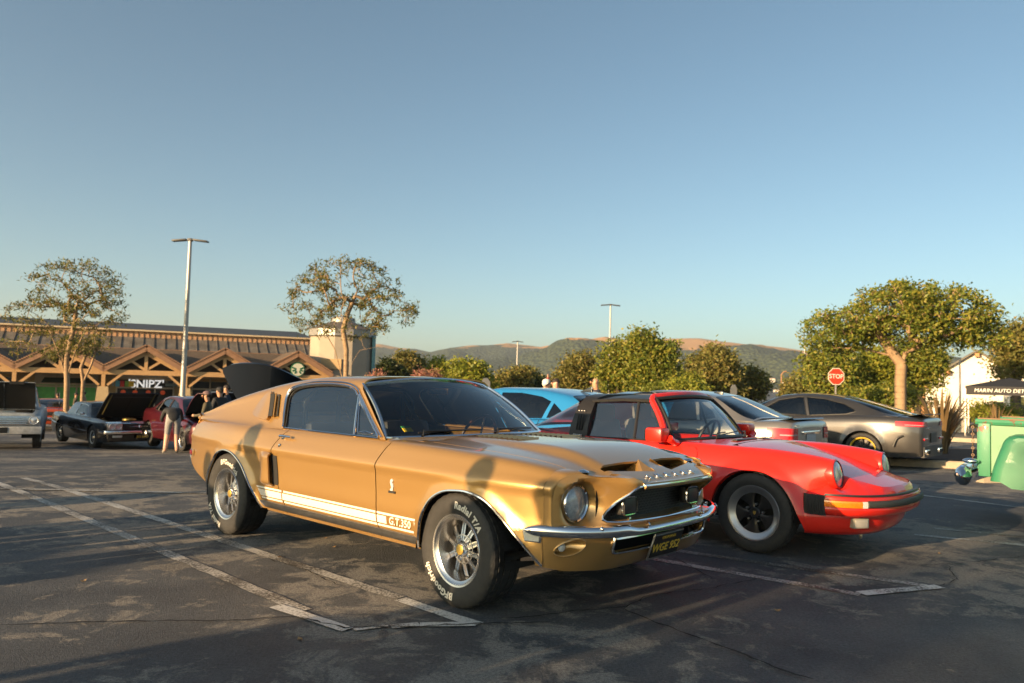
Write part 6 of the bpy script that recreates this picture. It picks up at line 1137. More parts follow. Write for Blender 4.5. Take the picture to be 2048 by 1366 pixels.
# ---------------------------------------------------------------- green stepside pickup at the right edge
def build_green_truck():
    GRN = mat('mint_green_truck_paint', (.035, .21, .11), .5, coat=.25, var=.10, vs=3); nt = GRN.node_tree; b = nt.nodes['Principled BSDF']; N = nt.nodes.new; L = nt.links.new
    tc = N('ShaderNodeTexCoord'); n = N('ShaderNodeTexNoise'); n.inputs['Scale'].default_value = 9; n.inputs['Detail'].default_value = 10; n.inputs['Roughness'].default_value = .7; L(tc.outputs['Object'], n.inputs['Vector']); sp_ = N('ShaderNodeSeparateXYZ'); L(tc.outputs['Object'], sp_.inputs[0])
    h = N('ShaderNodeMapRange'); h.inputs[1].default_value = .78; h.inputs[2].default_value = .93; h.inputs[3].default_value = -.10; h.inputs[4].default_value = .10; L(sp_.outputs[2], h.inputs[0]); ad = N('ShaderNodeMath'); ad.operation = 'ADD'; L(n.outputs[0], ad.inputs[0]); L(h.outputs[0], ad.inputs[1]); rr = N('ShaderNodeMapRange'); rr.inputs[1].default_value = .63; rr.inputs[2].default_value = .66; L(ad.outputs[0], rr.inputs[0])
    old = b.inputs['Base Color'].links[0].from_socket; mx = N('ShaderNodeMix'); mx.data_type = 'RGBA'; L(rr.outputs[0], mx.inputs[0]); L(old, mx.inputs[6]); mx.inputs[7].default_value = (.17, .06, .03, 1); L(mx.outputs[2], b.inputs['Base Color'])
    LG = mat('light_green_bed_paint', (.13, .29, .165), .5, var=.08, vs=4)
    D = 8.0; c = at(1957, 900, D); g = tz(c[0], c[1]); root = empty('green_pickup', (c[0], c[1], g), R(-42.6), 'mint green old stepside pickup with rust patches at the right edge', 'truck')   # origin at the rear end of the near bed side; x forward
    zr = at(1957, 843, D)[2]-g
    for y in (0, 1.25): MB().box((1.0, y, (zr+.50)/2), (2.0, .03, zr-.50)).obj('bed_side', LG, root)
    for y in (-.015, 1.265): MB().tube([(-.02, y, zr), (2.0, y, zr)], .035, 8).obj('bed_rail', GRN, root); MB().box((1.0, y+.02, zr+.035), (2.0, .07, .012)).obj('rail_cap', mat('worn_wood', (.22, .13, .08), .8, var=.2, vs=6), root)
    for y in (0, 1.25): MB().box((.06, y-.02 if y == 0 else y+.02, (zr+.45)/2), (.11, .05, zr-.47)).obj('stake_pocket', GRN, root, bevel=.012)
    MB().box((0, .625, .74), (.04, 1.2, .42)).obj('tailgate', GRN, root, bevel=.01); MB().box((1.0, .625, .52), (2.0, 1.2, .04)).obj('bed_floor', mat('worn_wood'), root)
    lk = np.linspace(0, 1, 12)
    for k, t in enumerate(lk): MB().lathe([(.016, -.004), (.016, .004), (.009, .004), (.009, -.004)], 8, M=Matrix.Translation((-.045, -.03, zr-.06-.40*t)) @ Matrix.Rotation(R(90*(k % 2)), 4, 'Z'), closed=True).obj('chain_link', mat('rusty_chain', (.16, .10, .06), .6, .5), root)
    # bulging rear fender: profile swept out from the bed
    prof = spl([(.13, .44), (.16, .58), (.22, .76), (.26, .86), (.32, .905), (.44, .92), (1.1, .92), (1.30, .905), (1.40, .84), (1.5, .62), (1.52, .44)], 6); V = []; F = []; n_ = len(prof); rows = ((0, 0), (.10, .0), (.20, .012), (.265, .035), (.29, .07), (.295, .13))
    cx, cz = .84, .55
    for o_, ins in rows:
        for x, z in prof: q = 1-ins*1.25; V.append((cx+(x-cx)*q, -o_, cz+(z-cz)*q if z > cz else z))
    for j in range(len(rows)-1): F += [(j*n_+i, j*n_+i+1, (j+1)*n_+i+1, (j+1)*n_+i) for i in range(n_-1)]
    fixn(mesh('rear_fender', V, F, GRN, root))
    wa = [(.86+.40*math.cos(a), .36+.40*math.sin(a)) for a in np.linspace(math.pi-.05, .05, 24)]; so = [(x, z) for x, z in zip([cx+(p[0]-cx)*.8375 for p in prof], [cz+(p[1]-cz)*.8375 if p[1] > cz else p[1] for p in prof])]
    so = [(so[0][0], .44), (.40, .40)]+[] ; P0 = [(cx+(x-cx)*.8375, cz+(z-cz)*.8375 if z > cz else z) for x, z in prof]
    ol = np.array(P0+[(1.38, .38)]+[w_ for w_ in wa[::-1] if w_[1] > .38][0:0]+[(1.22, .38)]+[w_ for w_ in wa if w_[1] > .40][::-1]+[(.50, .38), (.34, .385)])
    U, F_ = region(ol, (), .04); sheet('fender_face', np.stack([U[:, 0], np.full(len(U), -.297)-.02*np.clip(.7-U[:, 1], 0, 1), U[:, 1]], 1), F_, GRN, root, .02, (0, -1, 0))
    tyre_wheel(root, (.86, -.13, .35), .35, .19, .21, -1, (0, GRN, WHITEP), detail=24); tyre_wheel(root, (.86, 1.40, .35), .35, .19, .21, 1, (0, GRN, WHITEP), detail=24); tyre_wheel(root, (3.6, -.13, .35), .35, .19, .21, -1, (0, GRN, WHITEP), detail=24); tyre_wheel(root, (3.6, 1.40, .35), .35, .19, .21, 1, (0, GRN, WHITEP), detail=24)
    V = []; F = []
    for i in range(25):
        t = i/24; y = -.40+2.05*t; k_ = math.sqrt(max(.01, 1-(abs(t-.5)*2)**14)); 
        for j in range(10): a = 2*math.pi*j/10; V.append((-.13-.085*math.cos(a)*k_+.06*(abs(t-.5)*2)**3, y, .47+.11*math.sin(a)*k_))
    F = [(i*10+j, i*10+(j+1) % 10, (i+1)*10+(j+1) % 10, (i+1)*10+j) for i in range(24) for j in range(10)]+[tuple(range(10)), tuple(240+j for j in range(10))]
    fixn(mesh('rear_bumper', V, F, CHROME, root)); MB().sphere((-.05, -.10, .615), (.08, .05, .03), 14, 8).obj('tail_lamp', CHROME, root)
    # cab and nose beyond the frame
    MB().box((2.75, .625, .95), (1.3, 1.45, .9)).obj('cab', GRN, root, bevel=.12); MB().box((2.75, .625, 1.55), (1.1, 1.3, .45)).obj('cab_roof', GRN, root, bevel=.15); MB().box((3.75, .625, .80), (1.1, 1.2, .55)).obj('nose', GRN, root, bevel=.12)
    return root
build_green_truck()
# ================================================================ shopping arcade on the left
def build_arcade():
    TAN = mat('tan_timber', (.50, .30, .135), .7, var=.12, vs=3); FASC = mat('brown_fascia', (.30, .165, .095), .65, var=.12, vs=3); STUC = mat('tan_stucco', (.40, .27, .14), .85, var=.10, vs=2, bump=.2, bs=30)
    SHNG = mat('brown_shingle', (.115, .080, .052), .9, var=.35, vs=5, bump=.6, bs=14); DROOF = mat('blue_grey_roof', (.045, .058, .075), .7, var=.15, vs=1.5); MROOF = mat('weathered_grey_roof', (.13, .115, .10), .75, var=.45, vs=1.2); CREAM = mat('cream_trim', (.60, .47, .30), .6); STONE = mat('sandstone_plinth', (.46, .34, .19), .85, var=.1, vs=4)
    WG = mat('shop_glass', (.02, .025, .028), .06, 0, coat=.5); WFR = mat('pale_window_frame', (.42, .36, .28), .5); GRN = mat('green_banner', (.10, .40, .10), .6, var=.15, vs=3); DK = mat('painted_recess_shade', (.05, .038, .027), .9)
    zg = -1.55; bay = 5.2
    e = empty('shop_arcade', (-26.4, 55, zg), R(25), 'long brown shopping arcade with timber gable trusses and dark roof', 'building')
    u0, u1 = -22, 15.6
    MB().box(((u0+u1)/2, 3.3, 1.9), (u1-u0, .3, 3.8)).obj('wall', STUC, e, smooth=False)
    MB().add([(u0, -.2, 3.1), (u1, -.2, 3.1), (u1-.4, 6.2, 4.75), (u0, 6.2, 4.75), (u0, -.2, 2.98), (u1, -.2, 2.98), (u1-.4, 6.2, 4.6), (u0, 6.2, 4.6)], [(0, 1, 2, 3), (4, 7, 6, 5), (0, 4, 5, 1), (1, 5, 6, 2), (3, 2, 6, 7)]).obj('main_roof', SHNG, e, smooth=False)
    MB().add([(u0, 6.3, 4.72), (u1-2.2, 6.3, 4.72), (u1-2.2, 8.0, 5.75), (u0, 8.0, 5.75)], [(0, 1, 2, 3)]).obj('upper_metal_roof', MROOF, e, smooth=False)
    for k in range(46):
        uu = u0+.8*k
        if uu < u1-2.3: MB().beam((uu, 6.28, 4.75), (uu, 8.0, 5.78), .05, .05).obj('roof_seam', MROOF, e, smooth=False)
    MB().box(((u0+u1)/2-.7, 6.3, 4.74), (u1-u0-1.6, .1, .10)).obj('ridge_trim', FASC, e, smooth=False)
    MB().box(((u0+u1)/2-.9, 8.2, 6.0), (u1-u0-2, .3, .50)).obj('upper_fascia', mat('light_brown_boards', (.50, .30, .17), .75), e, smooth=False)
    for k in range(90):
        uu = u0+.4*k
        if uu < u1-2.2: MB().box((uu, 8.03, 6.0), (.035, .04, .46)).obj('board_joint', FASC, e, smooth=False)
    MB().box(((u0+u1)/2-.9, 8.0, 6.30), (u1-u0-2, .5, .12)).obj('cream_cornice', CREAM, e, smooth=False)
    MB().add([(u0, 8.0, 6.37), (u1-2.2, 8.0, 6.37), (u1-3, 13, 7.15), (u0, 13, 7.15), (u1-3, 18, 6.3), (u0, 18, 6.3)], [(0, 1, 2, 3), (3, 2, 4, 5)]).obj('upper_roof', DROOF, e, smooth=False)
    MB().box(((u0+u1)/2-1.5, 13, 3.0), (u1-u0-4, 9, 6)).obj('rear_block', STUC, e, smooth=False)
    for k in range(-4, 3):
        c = bay*k; g = empty('gable', (c, 0, 0)); g.parent = e; hs = bay/2
        pk, ev = 4.72, 3.20; ov = .12
        for s in (-1, 1):
            MB().add([(0, -1.9, pk+.13), (s*(hs+.05), -1.9, ev+.07), (s*(hs+.05), 4.5, ev+.07), (0, 4.5, pk+.13), (0, -1.9, pk+.02), (s*(hs+.05), -1.9, ev-.04), (s*(hs+.05), 4.5, ev-.04), (0, 4.5, pk+.02)], [(0, 1, 2, 3), (7, 6, 5, 4), (0, 4, 5, 1), (1, 5, 6, 2)]).obj('gable_roof', SHNG, g, smooth=False)
            for t in np.linspace(.04, .98, 20):   # tile ends along the verge
                MB().box((s*hs*t, -1.93, pk+.12-(pk-ev)*t), (.13, .10, .10)).obj('verge_tile', FASC, g, smooth=False)
            MB().beam((0, -1.88, pk-.14), (s*(hs+.05), -1.88, ev-.20), .12, .32).obj('barge_board', FASC, g, smooth=False)
            MB().beam((0, -1.55, pk-.48), (s*(hs+.0), -1.55, ev-.42), .22, .26).obj('rafter', TAN, g, smooth=False)
            MB().beam((0, -1.55, 3.02), (s*1.15, -1.55, 3.83), .16, .17).obj('strut', TAN, g, smooth=False)
            MB().beam((s*1.35, -1.60, 2.85), (s*2.35, -1.60, 1.95), .14, .16).obj('knee_brace', TAN, g, smooth=False)
        MB().box((0, -1.55, 3.55), (.22, .22, 1.3)).obj('king_post', TAN, g, smooth=False)
        MB().box((0, -1.55, 2.86), (bay-.02, .26, .34)).obj('tie_beam', TAN, g, smooth=False)
        MB().add([(-hs+.3, -.9, 3.0), (hs-.3, -.9, 3.0), (0, -.9, pk-.25)], [(0, 1, 2)]).obj('gable_shade_sheet', DK, g, smooth=False)  # dark sheet behind the truss, recess shade put into its colour
        cl = empty('column', (c+hs, -1.55, 0)); cl.parent = e
        MB().box((0, 0, 2.3), (.24, .24, 1.1)).obj('post', TAN, cl, smooth=False); b = MB(); b.add([(x*w_, y*w_, z) for z, w_ in ((0, .48), (1.85, .33)) for x, y in ((-1, -1), (1, -1), (1, 1), (-1, 1))], [(0, 1, 5, 4), (1, 2, 6, 5), (2, 3, 7, 6), (3, 0, 4, 7), (4, 5, 6, 7)]); b.obj('plinth', STONE, cl, smooth=False)
        # shop front
        w_ = empty('shop_window', (c, 3.12, 0)); w_.parent = e
        MB().box((0, 0, 1.15), (3.9, .06, 2.3)).obj('pane', GRN if k == -1 else WG, w_, smooth=False)
        for uu in (-1.95, -.65, .65, 1.95): MB().box((uu, -.06, 1.3), (.10, .10, 2.6)).obj('mullion', WFR, w_, smooth=False)
        for zz in (1.72, 2.6): MB().box((0, -.06, zz), (4.0, .10, .12)).obj('transom', WFR, w_, smooth=False)
        if k == -1: MB().box((0, -.03, 2.2), (3.9, .06, .75)).obj('white_header', mat('pale_header', (.45, .40, .34), .7), w_, smooth=False)
    # shop sign
    sg = empty('barber_shop_sign', (0, 0, 0)); sg.parent = e; MM = lambda u, z: frame((u, 1.90, z), (1, 0, 0), (0, -1, 0))
    text('sign_letters', "'SNIPZ'", .80, mat('white_sign_face', (.85, .85, .83), .4, emit=(1, .98, .95, .25)), sg, MM(.05, 2.02), .05, 0, .02)
    for i, (col, w_) in enumerate((((.25, .30, .33), .14), ((.10, .35, .55), .28), ((.55, .03, .03), .28), ((.20, .40, .08), .24), ((.75, .50, .03), .36))): MB().box((-2.15+.30*i, 1.9, 2.02), (w_, .15, .36+.07*(i > 0))).obj('sign_stripe', mat('sign_stripe_%d' % i, col, .5), sg, smooth=False)
    MB().box((1.85, 1.9, 2.0), (1.0, .12, .22)).obj('comb_handle', mat('sign_blue_grey', (.12, .17, .20), .5), sg, smooth=False); MB().box((0, 2.0, 2.45), (4.4, .08, .08)).obj('sign_rail', WFR, sg, smooth=False)
    for uu in (-1.5, -.7, .2, 1.2): MB().lathe([(.17, 0), (.16, -.05), (0, -.06)], 16, M=Matrix.Translation((uu, 3.0, 1.38))).obj('red_lantern', mat('red_lantern_paper', (.30, .03, .01), .6, emit=(1, .12, .02, .06)), e)
    cs = empty('coffee_shop_sign', (bay*2, -1.75, 3.42)); cs.parent = e; GR = mat('sign_green', (.01, .12, .05), .45); WT = mat('sign_cream', (.62, .60, .48), .5)
    MB().lathe([(.55, 0), (.55, -.08), (0, -.08)], 32).obj('disc', GR, cs); MB().lathe([(.47, -.085), (.47, -.10), (0, -.10)], 32).obj('disc_field', WT, cs)
    for a0, l in ((.35, .30), (2.8, .30), (-.25, .26), (3.4, .26), (-.9, .22), (4.05, .22)): MB().beam((.16*math.cos(a0), -.11, .16*math.sin(a0)), ((.16+l)*math.cos(a0), -.11, (.16+l)*math.sin(a0)), .02, .11, (0, 0, 1)).obj('disc_wave', GR, cs, smooth=False)
    # red and white awning shop clutter
    aw = MB(); aw.add([(-6.6, 1.2, 2.0), (-3.4, 1.2, 2.0), (-3.4, 2.9, 2.35), (-6.6, 2.9, 2.35)], [(0, 1, 2, 3)]); aw.obj('awning', mat('dark_green_awning', (.02, .07, .05), .7), e, smooth=False)
    return e
ARCADE = build_arcade()
def build_tower():
    c = at(684, 700, 62); e = empty('round_tower', (c[0], c[1], -1.5), 0, 'grey round tower with metal cap at the end of the arcade', 'building')
    BL = mat('pale_stucco', (.34, .29, .23), .85, var=.08, vs=1); MT = mat('galvanised_metal', (.32, .30, .28), .5, .6); DR = mat('tower_roof', (.12, .10, .09), .7)
    R0 = 2.62
    toY = Matrix.Rotation(R(90), 4, 'X')
    MB().lathe([(R0, 0), (R0, 6.1), (R0+.12, 6.1)], 12, M=toY).obj('wall', BL, e, sharp=10); MB().lathe([(R0+.02, 6.1), (R0+.14, 6.16), (R0+.14, 6.72), (R0+.02, 6.75)], 12, M=toY).obj('metal_band', MT, e, sharp=10)
    MB().lathe([(R0+.22, 6.72), (1.05, 7.35)], 12, M=toY).obj('cone_roof', DR, e, sharp=10); MB().lathe([(1.0, 7.3), (1.0, 7.45), (.95, 7.72), (.6, 7.82), (0, 7.86)], 24, M=toY).obj('metal_cap', MT, e)
    MB().box((R0*.98+.08, -.3, 3.2), (.12, .9, 6.2)).obj('corner_trim', mat('teal_trim', (.10, .26, .27), .6), e, smooth=False)
    MB().box((-.2, -R0+.1, 3.9), (1.6, .5, .8)).obj('side_parapet', mat('tan_stucco'), e, smooth=False)
    return e
build_tower()
# ---------------------------------------------------------------- white gabled restaurant on the right
def build_restaurant():
    WHT = mat('white_stucco', (.72, .66, .58), .8, var=.05, vs=2); RFG = mat('grey_shingle', (.13, .12, .10), .9, var=.2, vs=2); WOOD = mat('orange_timber', (.42, .20, .08), .7); DKG = mat('restaurant_glass', (.02, .03, .03), .08); OLV = mat('olive_panel', (.20, .18, .05), .7)
    c = at(1955, 792, 60); zg = -.6; e = empty('white_restaurant', (c[0], c[1], zg), R(-32), 'white gabled restaurant with grey roof beyond the black canopy', 'building')
    hw = 3.6
    MB().add([(-hw, 0, 0), (hw, 0, 0), (hw, 0, 2.9), (0, 0, 5.35), (-hw, 0, 2.9), (-hw, 14, 0), (hw, 14, 0), (hw, 14, 2.9), (0, 14, 5.35), (-hw, 14, 2.9)], [(0, 1, 2, 3, 4), (9, 8, 7, 6, 5), (0, 4, 9, 5), (1, 6, 7, 2)]).obj('wall', WHT, e, smooth=False)
    for s in (-1, 1):
        MB().add([(0, -.5, 5.55), (s*(hw+.7), -.5, 2.62), (s*(hw+.7), 14.5, 2.62), (0, 14.5, 5.55), (0, -.5, 5.38), (s*(hw+.7), -.5, 2.45), (s*(hw+.7), 14.5, 2.45), (0, 14.5, 5.38)], [(0, 1, 2, 3), (7, 6, 5, 4), (0, 4, 5, 1), (1, 5, 6, 2)]).obj('roof', RFG, e, smooth=False)
        MB().box((s*hw*.98, -.3, 2.55), (.3, .5, .3)).obj('eave_bracket', WOOD, e, smooth=False)
    MB().box((0, -.3, 5.1), (.3, .5, .3)).obj('ridge_bracket', WOOD, e, smooth=False); MB().box((-hw*.55, -.3, 3.7), (.3, .5, .35)).obj('roof_bracket', WOOD, e, smooth=False)
    MB().box((-hw-1.2, 1.5, 1.0), (2.2, 3, 2.0)).obj('porch_wall', WOOD, e, smooth=False); MB().add([(-hw-2.8, -.4, 1.75), (-hw, -.4, 2.3), (-hw, 4, 2.3), (-hw-2.8, 4, 1.75), (-hw-2.8, -.4, 1.65), (-hw, -.4, 2.2)], [(0, 1, 2, 3), (0, 4, 5, 1)]).obj('porch_roof', RFG, e, smooth=False)
    MB().box((5.2, -1.2, 1.5), (7.0, 2.4, 3.0)).obj('front_block', WHT, e, smooth=False); MB().box((4.4, -2.45, .95), (5.0, .1, 1.9)).obj('shop_window', DKG, e, smooth=False); MB().box((4.4, -2.47, 1.55), (5.0, .1, .5)).obj('olive_band', OLV, e, smooth=False)
    for uu in (2.0, 3.2, 4.8, 6.4): MB().box((uu, -2.52, 1.1), (.16, .12, 2.2)).obj('mullion', WHT, e, smooth=False)
    sg = MB().box((4.6, -2.55, 2.62), (5.2, .12, .62)).obj('sign_board', mat('red_sign', (.55, .05, .03), .5), e, smooth=False); text('sign_letters', 'CHIPOTLE', .62, WHITEP, sg, frame((4.7, -2.63, 2.62), (1, 0, 0), (0, -1, 0)), .01)
    MB().box((1.65, -2.5, 2.62), (.55, .1, .62)).obj('sign_emblem', mat('brown_sign', (.10, .04, .03), .5), e, smooth=False)
    return e
build_restaurant()
def build_canopy():
    c = gt(1931, 872); e = empty('black_canopy', (c[0], c[1], c[2]), R(-33), 'black pop up canopy with white lettering on its valance', 'canopy'); FAB = mat('black_canopy_fabric', (.022, .022, .026), .75); LEG = mat('white_metal_leg', (.62, .56, .48), .4, .3); s = 3.0
    V = [(0, 0, 2.0), (s, 0, 2.0), (s, s, 2.0), (0, s, 2.0), (s/2, s/2, 2.38), (0, 0, 1.66), (s, 0, 1.66), (s, s, 1.66), (0, s, 1.66)]
    MB().add(V, [(0, 1, 4), (1, 2, 4), (2, 3, 4), (3, 0, 4)]).obj('canopy_top', FAB, e, smooth=False); MB().add(V, [(0, 5, 6, 1), (1, 6, 7, 2), (2, 7, 8, 3), (3, 8, 5, 0)]).obj('valance', FAB, e, smooth=False)
    for x, y in ((0, 0), (s, 0), (s, s), (0, s)): MB().box((x, y, .95), (.05, .05, 1.9)).obj('leg', LEG, e, smooth=False)
    text('valance_lettering', 'MARIN AUTO DETAILING', .20, WHITEP, e, frame((1.45, -.012, 1.83), (1, 0, 0), (0, -1, 0)), .002, .15)
    tb = empty('folding_table', (c[0]-.9, c[1]+.3, c[2]), R(-8), 'pale folding table with small goods beside the black canopy', 'table'); MB().box((.3, 0, .74), (1.5, .6, .05)).obj('table_top', mat('pale_table_top', (.6, .56, .5), .5), tb, smooth=False)
    for x in (-.4, 1.0): MB().tube([(x-.12, -.25, 0), (x, -.25, .72)], .014, 6).obj('leg', LEG, tb); MB().tube([(x+.12, .25, 0), (x, .25, .72)], .014, 6).obj('leg', LEG, tb)
    cols = [(.5, .48, .45), (.10, .22, .45), (.55, .45, .3), (.12, .12, .12), (.6, .58, .55)]
    wh = ['pale box', 'blue bottle crate', 'tan carton', 'black case', 'white tub']
    for i, x in enumerate((-.3, .0, .3, .6, .9)): o = MB().box((0, 0, .09), (.16, .14, .18)).obj(['box', 'crate', 'carton', 'case', 'tub'][i], mat('goods_%d' % i, cols[i], .6), None, bevel=.01); o.location = (c[0]-.9+x, c[1]+.3-.14*x, c[2]+.765); tag(o, wh[i]+' standing on the pale folding table', ['box', 'crate', 'box', 'case', 'tub'][i], 'goods on the folding table')
build_canopy()
# ---------------------------------------------------------------- poles and signs
POLE = mat('grey_galvanised_pole', (.42, .40, .37), .45, .4)
def lamp_pole(px_, top_py, D, label, heads=True, r=.09, ztop=None):
    c = at(px_, 770, D); g = tz(c[0], c[1]); top = at(px_, top_py, D)[2]; e = empty('lamp_post', (c[0], c[1], g), 0, label, 'lamp post', 'parking lot lamp posts'); h = top-g
    MB().tube([(0, 0, 0), (0, 0, h)], [r, r*.62], 12).obj('pole', POLE, e); MB().lathe([(.28, 0), (.28, .6), (.24, .65), (0, .65)], 20, M=Matrix.Rotation(R(90), 4, 'X')).obj('base', mat('concrete', (.42, .38, .32), .9, var=.12, vs=6), e)
    if heads:
        for s in (-1, 1): MB().box((s*.42, 0, h+.03), (.62, .30, .07), M=Matrix.Translation((0, 0, 0)) @ Matrix.Rotation(R(-6*s), 4, 'Y')).obj('lamp_head', mat('dark_lamp_head', (.06, .06, .06), .5), e, bevel=.02)
        MB().box((0, 0, h+.06), (.2, .2, .12)).obj('lamp_mount', mat('dark_lamp_head'), e, bevel=.02)
lamp_pole(366, 482, 33, 'tall twin head lamp post in front of the arcade', r=.12)
lamp_pole(1033, 684, 75, 'small distant twin head lamp post above the blue car'); lamp_pole(1218, 611, 58, 'twin head lamp post rising behind the bushy green trees'); lamp_pole(1609, 690, 62, 'slim pole left of the stop sign half hidden by leaves', False); lamp_pole(1920, 715, 34, 'slim pale pole in front of the white restaurant', False, .05)
c = at(1534, 770, 95); e = empty('street_light', (c[0]+1.8, c[1], -.6), 0, 'brown street light with curved arm before the hillside houses', 'street light'); MB().tube([(0, 0, 0), (0, 0, 3.9), (.25, 0, 4.2), (.6, 0, 4.3)], .09, 8).obj('pole', mat('weathering_steel', (.30, .16, .08), .7), e)
def sign_post(px_, py_, D, label, name, face):
    c = at(px_, py_, D); g = tz(c[0], c[1]); e = empty(name, (c[0], c[1], g), R(face), label, 'sign'); h = c[2]-g; MB().box((0, .03, h/2-.1), (.06, .04, h)).obj('post', POLE, e, smooth=False); return e, h
SR = mat('stop_sign_red', (.62, .045, .02), .45); SW = mat('stop_sign_white', (.78, .74, .66), .45)
def octo(r): return [(r*math.cos(R(22.5+45*k)), r*math.sin(R(22.5+45*k))) for k in range(8)]
e, h = sign_post(1672, 753, 34, 'red octagonal stop sign in front of the large green tree', 'stop_sign', 6)
MB().prism(octo(.405), 0, .008, lambda u, v, d: (u, -.01-d, h+v)).obj('sign_border', SW, e, smooth=False); MB().prism(octo(.375), .008, .012, lambda u, v, d: (u, -.01-d, h+v)).obj('sign_face', SR, e, smooth=False); text('sign_word', 'STOP', .275, SW, e, frame((0, -.026, h), (1, 0, 0), (0, -1, 0)), .002, 0, .004)
AL = mat('bare_aluminium_sign', (.55, .50, .44), .4, .5)
for px_, py_, D, lb in ((1467, 782, 40, 'bare metal back of a traffic sign above the silver sedan'), (971, 770, 36, 'bare metal back of a traffic sign behind the gold fastback roof')):
    e, h = sign_post(px_, py_, D, lb, 'traffic_sign', 30); MB().prism(octo(.36), 0, .008, lambda u, v, d: (u*.72, -.01-d, h+v)).obj('sign_back', AL, e, smooth=False)
# planted island and kerbs by the grey coupe
def kerb(pts, name, label, h=.14, w_=.16):
    P = dens(np.array([gt(*p)[:2] for p in pts]), .4, False); V = []; F = []
    for i, p in enumerate(P):
        d = P[min(i+1, len(P)-1)]-P[max(i-1, 0)]; d /= np.linalg.norm(d); nr = np.array([-d[1], d[0]])
        for o_, z_ in ((0, -.02), (.01, h-.02), (.03, h), (w_, h), (w_, -.02)): c = p+nr*o_; V.append((c[0], c[1], tz(p[0], p[1])+z_))
    F = [(i*5+k, (i+1)*5+k, (i+1)*5+k+1, i*5+k+1) for i in range(len(P)-1) for k in range(4)]+[(0, 1, 2, 3, 4), tuple((len(P)-1)*5+k for k in range(5))]
    return tag(fixn(mesh(name, V, F, mat('kerb_concrete', (.40, .33, .24), .85, var=.12, vs=5, bump=.2, bs=80))), label, None, None, 'structure')
kerb([(1700, 925), (1790, 932), (1940, 939), (1990, 942)], 'kerb', 'concrete kerb of the planted island behind grey coupe'); kerb([(1968, 966), (2048, 966), (2110, 966)], 'kerb', 'short concrete kerb under the green pickup'); kerb([(1840, 880), (1960, 886), (2060, 890)], 'kerb', 'far concrete kerb by the folding table')
P = [gt(*p) for p in ((1700, 919), (1990, 936), (1985, 908), (1740, 900))]; tag(mesh('island_bed', [(p[0], p[1]+.12, p[2]+.10) for p in P], [(0, 1, 2, 3)], mat('bark_mulch', (.055, .028, .018), .95, var=.5, vs=14, bump=1, bs=40), None, False), 'brown mulch bed of the planted island', None, None, 'structure')
# ================================================================ trees and plants
def leaf_mat(name, c1, c2, c3, tr=.35):
    if name in MATS: return MATS[name]
    m = bpy.data.materials.new(name); m.use_nodes = True; nt = m.node_tree; N = nt.nodes.new; L = nt.links.new; b = nt.nodes['Principled BSDF']; o = nt.nodes['Material Output']
    g = N('ShaderNodeNewGeometry'); r = N('ShaderNodeValToRGB'); L(g.outputs['Random Per Island'], r.inputs[0])
    e = r.color_ramp.elements; e[0].color = (*c1, 1); e[1].color = (*c3, 1); e[0].position = 0; e[1].position = 1; k = e.new(.55); k.color = (*c2, 1)
    L(r.outputs[0], b.inputs['Base Color']); b.inputs['Roughness'].default_value = .5; b.inputs['Specular IOR Level'].default_value = .35
    t = N('ShaderNodeBsdfTranslucent'); L(r.outputs[0], t.inputs[0]); mx = N('ShaderNodeMixShader'); mx.inputs[0].default_value = tr; L(b.outputs[0], mx.inputs[1]); L(t.outputs[0], mx.inputs[2]); L(mx.outputs[0], o.inputs[0])
    MATS[name] = m; return m
BARK = mat('smooth_tan_bark', (.30, .20, .115), .85, var=.2, vs=4, bump=.4, bs=18); BARKD = mat('dark_bark', (.10, .075, .05), .9, var=.25, vs=6)
def leaves(C, rng, n_per, spread, ln, wd, droop=.25):
    """leaf blades scattered round the cluster centres C"""
    n = len(C)*n_per; c = np.repeat(C, n_per, 0)+rng.normal(0, 1, (n, 3))*np.array([spread, spread, spread*.75])
    a = rng.uniform(0, 2*np.pi, n); el = rng.normal(-droop, .55, n); d = np.stack([np.cos(a)*np.cos(el), np.sin(a)*np.cos(el), np.sin(el)], 1)
    u = rng.normal(0, 1, (n, 3)); s = np.cross(d, u); s /= np.linalg.norm(s, axis=1)[:, None]; l = ln*rng.uniform(.6, 1.35, n)[:, None]; w_ = wd*rng.uniform(.7, 1.3, n)[:, None]
    nr = np.cross(d, s); V = np.stack([c-d*l*.5, c+s*w_*.5+nr*l*.06, c+d*l*.5, c-s*w_*.5+nr*l*.06], 1).reshape(-1, 3)
    return V, np.arange(n*4).reshape(-1, 4)
def fast_mesh(name, V, F, m, parent):
    me = bpy.data.meshes.new(name); nf = len(F); k = F.shape[1]; me.vertices.add(len(V)); me.vertices.foreach_set('co', V.astype(np.float32).ravel()); me.loops.add(nf*k); me.loops.foreach_set('vertex_index', F.astype(np.int32).ravel()); me.polygons.add(nf)
    me.polygons.foreach_set('loop_start', np.arange(0, nf*k, k, dtype=np.int32)); me.update(calc_edges=True); me.validate(); return link(name, me, m, parent)
